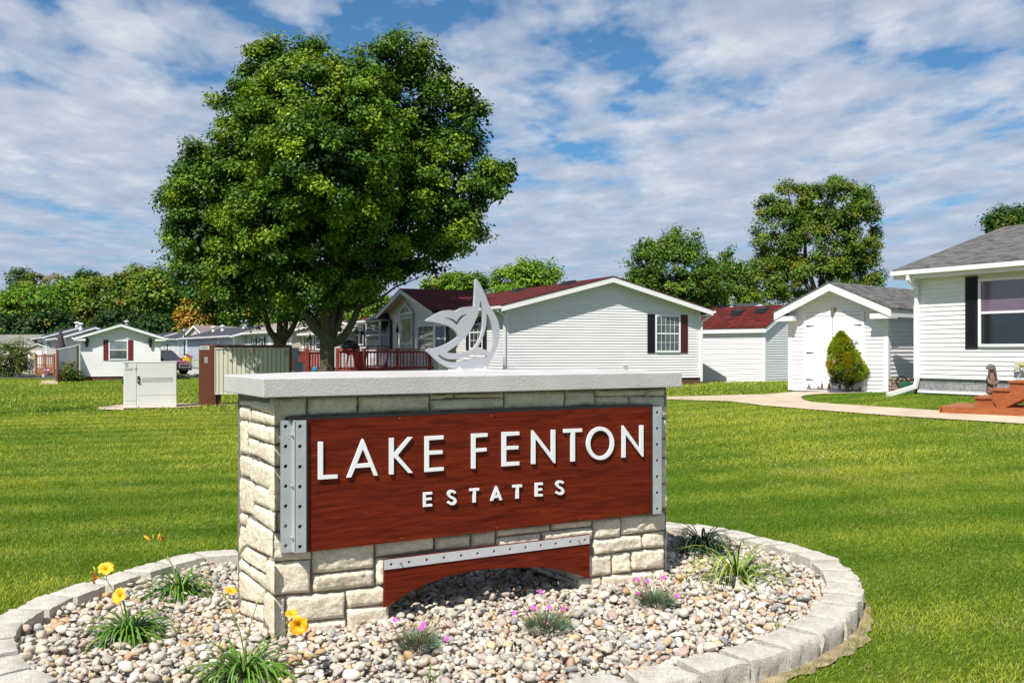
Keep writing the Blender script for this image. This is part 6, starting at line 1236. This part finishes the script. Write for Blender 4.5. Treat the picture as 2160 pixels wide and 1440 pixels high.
# electric meter pedestal
ex, ey = X(620, 29), 29.; zb = gz(ex, ey); ug = M('utility_grey', (.42, .48, .50), .4); t_ = thing('electric_meter', 'pale grey electric meter pedestal between the mail cabinet and the red deck', 'electric meter', (ex, ey, zb))
h1, h2 = H(783, ey), H(763, ey); MB().box(-.04, .27, 0, .3, zb - .1, h2 - .02).build('pedestal', ug, t_, bevel=.006); MB().box(-.06, .29, -.02, .32, h2 - .0199, h2).build('pedestal_top', ug, t_)
MB().tube([(.05, .1, h2), (.05, .1, H(758, ey))], .06, 10).build('conduit', ug, t_); MB().box(-.06, .12, 0, .2, H(758, ey), H(733, ey)).build('meter_box', ug, t_, bevel=.006); MB().tube([(.121, .1, H(744, ey)), (.19, .1, H(744, ey))], .06, 12).build('meter', M('meter_glass', (.35, .38, .38), .2), t_)
# meter post at far left with white bucket and path light
ex, ey = gp(61, 793); zb = gz(ex, ey); t_ = thing('electric_meter', 'pale blue grey meter post in front of the tan shed at far left', 'electric meter', (ex, ey, zb)); MB().box(-.06, .06, 0, .1, zb - .1, H(760, ey)).build('post', trim, t_); MB().box(.061, .32, .0, .2, H(775, ey), H(759, ey)).build('meter_box', ug, t_); MB().tube([(.2, -.01, H(767, ey)), (.2, -.08, H(767, ey))], .07, 10).build('meter', trim, t_); MB().tube([(.2, .1, zb), (.2, .1, H(775, ey))], .03, 6).build('conduit', ug, t_)
ex, ey = gp(92, 796); zb = gz(ex, ey); t_ = thing('white_bucket', 'small white bucket on the grass in front of the brown deck', 'bucket', (ex, ey, zb)); MB().lathe((0, 0, zb), [(.07, 0), (.11, .22), (.12, .22), (.12, .24), (.02, .245)], 12).build('pail', trim, t_)
ex, ey = gp(53, 786); zb = gz(ex, ey); t_ = thing('flood_light', 'small grey flood light tilted on a stake left of the meter post', 'flood light', (ex, ey, zb)); MB().tube([(0, 0, zb), (-.1, 0, zb + .3)], .03, 6).build('stake', lamp_b, t_); MB().hexa([(-.32, -.1, zb + .2), (.02, -.1, zb + .25), (.02, .1, zb + .25), (-.32, .1, zb + .2), (-.3, -.1, zb + .42), (.0, -.1, zb + .46), (.0, .1, zb + .46), (-.3, .1, zb + .42)]).build('lamp_head', ug, t_)
# yellow bin, green box, street lamp
ex, ey = X(395, 69), 69.; zb = H(775, ey); t_ = thing('yellow_bin', 'yellow wheeled refuse bin with open lid by the street lamp', 'refuse bin', (ex, ey, zb)); yb = M('yellow_plastic', (.78, .50, .01), .5)
MB().hexa([(-.22, -.25, zb), (.22, -.25, zb), (.22, .2, zb), (-.22, .2, zb), (-.29, -.32, zb + .72), (.29, -.32, zb + .72), (.29, .28, zb + .72), (-.29, .28, zb + .72)]).build('bin_body', yb, t_, bevel=.02); MB().box(-.31, .31, -.34, .3, zb + .7205, zb + .76).build('rim', yb, t_)
MB().hexa([(-.2, -.2, zb + .76), (.2, -.2, zb + .76), (.2, .2, zb + .76), (-.2, .2, zb + .76), (-.08, -.1, zb + .95), (.1, -.1, zb + .95), (.1, .1, zb + .95), (-.08, .1, zb + .95)]).build('refuse_bag', M('white_bag', (.6, .62, .62), .5), t_, bevel=.03)
MB().hexa([(-.1, -.3, zb + 1.0), (.33, -.3, zb + .77), (.33, .28, zb + .77), (-.1, .28, zb + 1.0), (-.09, -.3, zb + 1.03), (.34, -.3, zb + .80), (.34, .28, zb + .80), (-.09, .28, zb + 1.03)]).build('lid', M('red_lid', (.35, .01, .03), .5), t_)
for s_ in (-.24, .24): MB().tube([(s_ - .03, .25, zb + .09), (s_ + .03, .25, zb + .09)], .09, 10).build('wheel', ink, t_)
ex, ey = X(412, 66), 66.; zb = H(774, ey); t_ = thing('transformer_box', 'pale green transformer box on the verge by the beige gabled home', 'utility box', (ex, ey, zb)); MB().box(-.1, .5, 0, .5, zb, zb + .5).build('case', M('pale_green', (.42, .50, .34), .5), t_, bevel=.01); MB().box(-.12, .52, -.02, .52, zb + .501, zb + .54).build('lid', MATS['pale_green'], t_)
drape('verge', [(X(300, 74), 74.), (X(404, 68), 68.2), (X(430, 66), 66.0), (X(500, 66), 66.), (X(500, 74), 75.0), (X(404, 74), 75.)][1:], MATS['lawn'], .13, 1)
ex, ey = X(389, 76), 76.; zb = gz(ex, ey); zt = H(700, ey); t_ = thing('street_lamp', 'slim dark blue street lamp post with a lantern head', 'street lamp', (ex, ey, zb)); MB().tube([(0, 0, zb), (0, 0, zb + .5), (0, 0, zt)], [.09, .055, .045], 8).build('post', M('lamp_blue', (.01, .015, .04), .4), t_)
h = MB().lathe((0, 0, zt), [(.05, 0), (.11, .05), (.15, .22), (.13, .25)], 8).build('lantern_glass', M('lamp_glass', (.6, .62, .66), .3), t_); MB().lathe((0, 0, zt), [(.14, .251), (.15, .27), (.10, .34), (.05, .40), (.01, .46)], 8).build('lantern_cap', MATS['lamp_blue'], t_)
# ------------------------------------------------------------------ cars
def car(name, label, x, y, ang, zb, paint, L_=4.7, W_=1.9, Hh=1.72, pickup=False):
    t_ = thing(name, label, 'car', (x, y, zb), ang); g0 = .28
    # body stations along x (front = +x): (x, halfwidth, z_bottom, z_shoulder)
    st = [(-L_ / 2, .80, .45, .95), (-L_ / 2 + .12, .90, .32, 1.02), (-1.2, .94, g0, 1.03), (.0, .95, g0, 1.02), (.95, .94, g0, 1.0), (1.5, .93, g0, .98), (L_ / 2 - .25, .88, .30, .90), (L_ / 2 - .05, .76, .36, .78), (L_ / 2, .66, .42, .70)]
    mb = MB(); rows_ = []
    for x_, w, zl_, zs in st:
        w = w * W_ / 1.9; pts_ = [(-w * .94, zl_), (-w, (zl_ + zs) / 2), (-w * .96, zs - .04), (-w * .80, zs + .03), (0, zs + .06), (w * .80, zs + .03), (w * .96, zs - .04), (w, (zl_ + zs) / 2), (w * .94, zl_)]; rows_.append([(x_, p[0], zb + p[1]) for p in pts_])
    k = 0
    for r in rows_: mb.v += r
    n_ = 9
    for i in range(len(rows_) - 1):
        for j in range(n_ - 1): mb.f.append((i * n_ + j, i * n_ + j + 1, (i + 1) * n_ + j + 1, (i + 1) * n_ + j))
        mb.f.append((i * n_ + n_ - 1, i * n_, (i + 1) * n_, (i + 1) * n_ + n_ - 1))
    mb.f.append(tuple(range(n_))[::-1]); mb.f.append(tuple((len(rows_) - 1) * n_ + j for j in range(n_)))
    mb.build('body', paint, t_, smooth=False, bevel=.03)
    xb = -.9 if pickup else -L_ / 2 + .25; ca = [(xb, .98), (xb + .35, Hh - .04), (.15, Hh), (.55, Hh - .06), (1.25, 1.0)]
    gb = MB(); wt = .70; wb = .86; zz0 = zb + 1.0
    for sgn in (-1, 1): pass
    V_ = [];  
    for (x_, z_) in ca: w = wb - (wb - wt) * (z_ - .98) / (Hh - .98); V_ += [(x_, -w, zb + z_), (x_, w, zb + z_)]
    gb.v = V_; gb.f = [(2 * i, 2 * i + 1, 2 * i + 3, 2 * i + 2) for i in range(4)] + [tuple(2 * i for i in range(5)), tuple(2 * i + 1 for i in range(5))[::-1], (0, 8, 9, 1)]
    gb.build('windows', gl_dark, t_)
    rf = MB(); rf.hexa([(xb + .33, -wt - .01, zb + Hh - .045), (.6, -wt - .02, zb + Hh - .085), (.6, wt + .02, zb + Hh - .085), (xb + .33, wt + .01, zb + Hh - .045), (xb + .36, -wt + .05, zb + Hh + .02), (.45, -wt + .05, zb + Hh + .0), (.45, wt - .05, zb + Hh + .0), (xb + .36, wt - .05, zb + Hh + .02)]); rf.build('roof', paint, t_, bevel=.015)
    pl = MB()
    for sgn in (-1, 1):
        pl.beam((.53, sgn * (wt + .02), zb + Hh - .07), (1.27, sgn * (wb + .005), zb + 1.0), .05, .05); pl.beam((xb + .34, sgn * (wt + .02), zb + Hh - .05), (xb - .02, sgn * (wb + .01), zb + 1.0), .09, .05)
        for xm_ in (.1, -.85): 
            if xm_ > xb + .3: pl.beam((xm_, sgn * (wt + .015), zb + Hh - .05), (xm_ + .02, sgn * (wb + .015), zb + 1.0), .05, .03)
    pl.build('pillars', paint, t_)
    for sx in (-L_ / 2 + .85, L_ / 2 - .9):
        for sgn in (-1, 1):
            w = MB().tube([(sx, sgn * (W_ / 2 - .22), zb + .34), (sx, sgn * (W_ / 2 + .015), zb + .34)], .35, 20).build('wheel', M('tyre', (.02, .02, .02), .8), t_); MB().tube([(sx, sgn * (W_ / 2 + .016), zb + .34), (sx, sgn * (W_ / 2 + .03), zb + .34)], .21, 14).build('rim', M('alloy', (.35, .35, .37), .3, metal=.7), w)
    for sgn in (-1, 1):
        MB().hexa([(L_ / 2 - .24, sgn * .56, zb + .68), (L_ / 2 - .30, sgn * .86, zb + .70), (L_ / 2 - .42, sgn * .885, zb + .70), (L_ / 2 - .3, sgn * .56, zb + .68), (L_ / 2 - .1, sgn * .54, zb + .84), (L_ / 2 - .2, sgn * .84, zb + .88), (L_ / 2 - .42, sgn * .89, zb + .88), (L_ / 2 - .3, sgn * .56, zb + .84)]).build('headlight', M('headlight_glass', (.6, .62, .65), .15, metal=.3), t_)
        MB().box(.95, 1.15, *sorted((sgn * .93, sgn * 1.1)), zb + 1.0, zb + 1.14).build('mirror', paint, t_, bevel=.02)
    chrome = M('chrome', (.6, .6, .62), .15, metal=.9); mb = MB(); mb.prism([(-.5, .50), (.5, .50), (.56, .64), (.48, .76), (-.48, .76), (-.56, .64)], lambda a_, z_, d: (L_ / 2 + d - (z_ - .5) * .15, a_, zb + z_), -.05, .035, [[(-.43, .535), (.43, .535), (.49, .64), (.42, .725), (-.42, .725), (-.49, .64)]]); mb.build('grille_surround', chrome, t_)
    MB().prism([(-.43, .535), (.43, .535), (.49, .64), (.42, .725), (-.42, .725), (-.49, .64)], lambda a_, z_, d: (L_ / 2 + d - (z_ - .5) * .15, a_, zb + z_), -.05, .02).build('grille', ink, t_)
    MB().box(L_ / 2 - .12, L_ / 2 + .01, -.7, .7, zb + .3, zb + .42).build('lower_bumper', M('dark_plastic', (.03, .03, .03), .6), t_); 
    for sgn in (-1, 1): MB().box(L_ / 2 - .16, L_ / 2 - .06, *sorted((sgn * .62, sgn * .84)), zb + .44, zb + .49).build('bumper_trim', chrome, t_)
    return t_
paint = M('red_car_paint', (.20, .006, .02), .25, .1, 2, coat=1.); paint2 = M('bright_red_paint', (.45, .01, .012), .3, .1, 2, coat=.8)
car('parked_car', 'dark red parked car facing the camera behind the utility cabinet', X(390, 65) - 2.25, 66.2, math.radians(-24), H(790, 65), paint)
car('parked_car', 'bright red parked vehicle partly hidden behind the dark red car', X(352, 72) - 2.4, 74, math.radians(-20), gz(-25, 74) + .05, paint2, 4.9, 1.9, 1.85)
# utility pole and wires beside the frame: seen in the window's reflection, and its shadow falls on the lawn
px_, py_ = -14.6, 20.2; zb = gz(px_, py_); t_ = thing('utility_pole', 'tall brown wooden utility pole standing on the lawn left of the view', 'utility pole', (px_, py_, zb)); pw = M('pole_wood', (.16, .10, .06), .9, .3, 20, streak=(1, 1, .1)); MB().tube([(0, 0, zb - .3), (.15, 0, zb + 9)], [.17, .12], 12).build('pole', pw, t_); MB().box(-.9, 1.2, -.06, .06, zb + 8.3, zb + 8.42).build('crossarm', pw, t_); MB().box(-.75, 1.05, -.05, .05, zb + 7.5, zb + 7.6).build('crossarm', pw, t_); MB().tube([(.36, -.02, zb + 5.9), (.36, -.02, zb + 6.8)], .2, 14).build('transformer', MATS['utility_grey'], t_)
for a in (-.8, -.3, .6, 1.1): MB().lathe((a, 0, zb + 8.42), [(.03, 0), (.045, .05), (.03, .1), (.045, .13), (.01, .16)], 8).build('insulator', MATS['utility_grey'], t_)
# ------------------------------------------------------------------ by the white house: stairs, statue, firewood, reel
od = M('orange_deck_wood', (.33, .09, .022), .55, .35, 6, streak=(1, 6, 6)); od2 = M('worn_wood', (.55, .38, .25), .8)
q = Wt.fr; zs_ = H(875, 18.2)
sx0, sy0 = gp(1984, 873); fr = Frame(sx0, sy0, .80, -.60); zb = gz(sx0, sy0); t_ = thing('wooden_steps', 'orange stained wooden steps and low platform at the right edge', 'steps', (sx0, sy0, zb), fr.ang)
z1_ = H(857, sy0); MB().box(0, 4.5, .02, 1.6, z1_ - .03, z1_).build('platform', od, t_); MB().box(.02, 4.5, 0, .019, z1_ - .17, z1_ - .002).build('platform_fascia', od, t_); MB().box(-.02, -.001, .0, 1.6, z1_ - .17, z1_ - .002).build('platform_fascia', od, t_)
for a in (.06, 1.1, 2.2): MB().box(a, a + .09, .03, .12, zb - .1, z1_ - .031).build('post', od2 if a < .1 else od, t_)
ax = fr.onY(2059, 850, .5)[0]; rise, run = .155, .285; mb = MB(); prof = [(ax, z1_ + .001)]; 
for i in range(5): prof += [(ax + run * i, z1_ + rise * (i + 1) - .01), (ax + run * (i + 1), z1_ + rise * (i + 1) - .01)]
prof += [(ax + run * 5, z1_ + rise * 5 - .42), (ax + .52, z1_ + .001)]
for y_ in (.45, 1.45): MB().prism(prof, lambda a_, z_, d: (a_, d, z_), y_, y_ + .045).build('stringer', od, t_)
MB().beam((ax + .35, .43, z1_ + .03), (ax + .35 + run * 4.2, .43, z1_ + .03 + rise * 4.2), .035, .2, (0, 0, 1)).build('brace_board', od, t_)
for i in range(5):
    MB().box(ax + run * i - .03, ax + run * (i + 1) + .0, .42, 1.53, z1_ + rise * (i + 1) - .0095, z1_ + rise * (i + 1) + .022).build('tread', od, t_)
# carved statue of a seated chief
Zst = 19.0; stx = X(2091, Zst); a0_, = (H(836, Zst),); t_ = thing('carved_statue', 'carved wooden figure in a feathered headdress standing beside the steps', 'statue', (stx, Zst, gz(stx, Zst))); sw_ = M('carved_wood', (.22, .13, .09), .7, .6, 18, c2=(.07, .05, .045)); fw_ = M('feather_grey', (.20, .19, .19), .7, .5, 22, c2=(.07, .05, .05)); hz_ = H(766, Zst) - a0_; k = hz_ / .72
zb = gz(stx, Zst); MB().box(-.14, .14, -.12, .12, zb - .05, a0_ + .02).build('plinth', sw_, t_)
me = bpy.data.meshes.new('body'); J = [(0, 0, .02), (0, 0, .16), (.01, 0, .30), (.01, 0, .42), (.0, 0, .49), (-.01, -.01, .53), (-.02, -.02, .58), (.09, -.0, .41), (.115, -.05, .30), (.03, -.10, .27), (-.075, -.03, .41), (-.09, -.09, .30), (-.01, -.12, .26), (-.02, -.01, .64)]
E = [(0, 1), (1, 2), (2, 3), (3, 4), (4, 5), (5, 6), (3, 7), (7, 8), (8, 9), (3, 10), (10, 11), (11, 12), (6, 13)]; R = [.13, .11, .10, .10, .06, .04, .055, .05, .04, .025, .05, .04, .025, .045]
me.from_pydata([((a - .0) * k, b_ * k, a0_ - zb + c * k) for a, b_, c in J], E, []); o = link('body', me, t_); me.materials.append(sw_); o.modifiers.new('skin', 'SKIN'); 
for i, r in enumerate(R): me.skin_vertices[0].data[i].radius = (r * k, r * k * .85)
me.skin_vertices[0].data[0].use_root = True; sb = o.modifiers.new('subsurf', 'SUBSURF'); sb.levels = sb.render_levels = 2
mb = MB()
for i in range(21): # feather fan from the brow over the crown and down the back
    a = math.radians(-75 + i * 10.5); r0, r1 = .055, .115; c0 = Vector((-.01 * k, .0, a0_ + .585 * k)); d = Vector((math.sin(a) * .98, .12, math.cos(a))); p = c0 + d * r0 * k; q_ = c0 + d * r1 * k + Vector((.03 * k, .05 * k, 0)); mb.beam(p, q_, .034 * k, .014 * k, (0, 1, 0))
for i in range(9): z = a0_ + (.55 - i * .035) * k; mb.beam((.06 * k, .03 * k, z), (.15 * k, .07 * k, z - .05 * k), .04 * k, .014 * k, (0, 1, 0))
mb.lathe((-.02 * k, -.012 * k, a0_ + .60 * k), [(.062 * k, -.01 * k), (.066 * k, .012 * k), (.06 * k, .03 * k)], 14); mb.build('headdress', fw_, t_)
mb = MB(); mb.hexa([(-.035 * k, -.075 * k, a0_ + .565 * k), (-.005 * k, -.075 * k, a0_ + .565 * k), (-.01 * k, -.04 * k, a0_ + .565 * k), (-.03 * k, -.04 * k, a0_ + .565 * k), (-.025 * k, -.055 * k, a0_ + .60 * k), (-.015 * k, -.055 * k, a0_ + .60 * k), (-.01 * k, -.04 * k, a0_ + .60 * k), (-.03 * k, -.04 * k, a0_ + .60 * k)])
for s_ in (-1, 1): mb.tube([((-.02 + s_ * .05) * k, -.04 * k, a0_ + .58 * k), ((-.02 + s_ * .07) * k, -.075 * k, a0_ + .48 * k), ((-.01 + s_ * .065) * k, -.10 * k, a0_ + .36 * k)], [.016 * k, .02 * k, .008 * k], 8)
mb.box(-.045 * k, .0, -.068 * k, -.05 * k, a0_ + .545 * k, a0_ + .550 * k); mb.build('braids_and_face', M('carved_dark', (.06, .04, .035), .7), t_)
# fairy-like metal ornament on the wall box
Zo = 18.9; ox_ = X(2150, Zo); oz_ = H(775, Zo); t_ = thing('garden_ornament', 'small silvery bird like ornament hovering above the top wooden step', 'ornament', (ox_, Zo, H(806, Zo))); gm_ = M('ornament_metal', (.30, .32, .33), .4, .4, 30, metal=.4)
MB().tube([(0, 0, H(806, Zo)), (.02, 0, H(790, Zo)), (.03, 0, H(782, Zo))], [.006, .006, .01], 6).build('stand', gm_, t_); MB().tube([(.02, 0, H(787, Zo)), (.05, 0, H(780, Zo)), (.04, 0, H(774, Zo))], [.015, .045, .02], 8).build('body', gm_, t_)
MB().hexa([(.03, -.01, H(786, Zo)), (.06, -.01, H(784, Zo)), (.06, .01, H(784, Zo)), (.03, .01, H(786, Zo)), (-.09, -.01, H(803, Zo)), (-.07, -.01, H(803, Zo)), (-.07, .01, H(803, Zo)), (-.09, .01, H(803, Zo))]).build('tail', M('pale_blue_metal', (.35, .42, .5), .4), t_); MB().beam((.03, 0, oz_), (-.13, -.02, H(782, Zo)), .03, .014).build('wing', gm_, t_); MB().lathe((.05, 0, H(771, Zo)), [(.01, -.04), (.05, -.01), (.055, .02), (.02, .05)], 10).build('flower_head', M('ornament_gold', (.4, .36, .1), .5), t_)
# firewood, wheel and hose reel in the gap between shed and house
Zf = 22.6; fx = X(1900, Zf); t_ = None
wm = M('split_log', (.28, .19, .12), .85, .5, 20); we = M('log_end', (.5, .36, .22), .85, .3, 20); rs = random.Random(4)
for i in range(5):
    for j in range(4 - (i == 4)):
        x = X(1882 + j * 13 + (i % 2) * 5, Zf); z = H(826 - i * 6.4, Zf); r = .036 * rs.uniform(.85, 1.1); lb = f"{['bottom', 'second', 'third', 'fourth', 'top'][i]} row split log, {['leftmost', 'second from left', 'third from left', 'rightmost'][j]}, in the pile beside the shed"
        t_ = thing('split_log', lb, 'log', (x, Zf, z - r), rs.uniform(-.1, .1), 'split logs stacked beside the shed'); MB().tube([(-.08, -.0, z), (.11, .0, z + rs.uniform(-.008, .008))], [r, r * .95], 6).build('log_body', wm, t_)
x = X(1902, 22.1); z = H(805, 22.1); t_ = thing('spoked_wheel', 'small black wheel of a cart leaning on the log pile', 'wheel', (x, 22.1, z - .14)); mb = MB(); mb.tube([(.13 * math.cos(a), 0, z + .13 * math.sin(a)) for a in np.linspace(0, 2 * math.pi, 25)], .022, 8); mb.build('tyre', MATS['tyre'], t_)
mb = MB()
for k in range(5): mb.beam((0, 0, z), (.12 * math.cos(k * 1.257), 0, z + .12 * math.sin(k * 1.257)), .02, .02, (0, 1, 0))
mb.tube([(0, -.03, z), (0, .03, z)], .03, 8); mb.build('hub_and_spokes', lamp_b, t_); MB().beam((0, 0, z), (.3, .05, z + .03), .03, .03).build('axle', lamp_b, t_)
x = X(1912, 21.9); zb = gz(x, 21.9); t_ = thing('hose_reel', 'green plastic hose reel low behind the white downspout', 'hose reel', (x, 21.9, zb)); MB().tube([(0, -.1, zb + .16), (0, .12, zb + .16)], .13, 14).build('reel', M('green_plastic', (.01, .12, .06), .5), t_); MB().box(-.12, .12, -.1, .12, zb, zb + .04).build('foot', MATS['green_plastic'], t_)
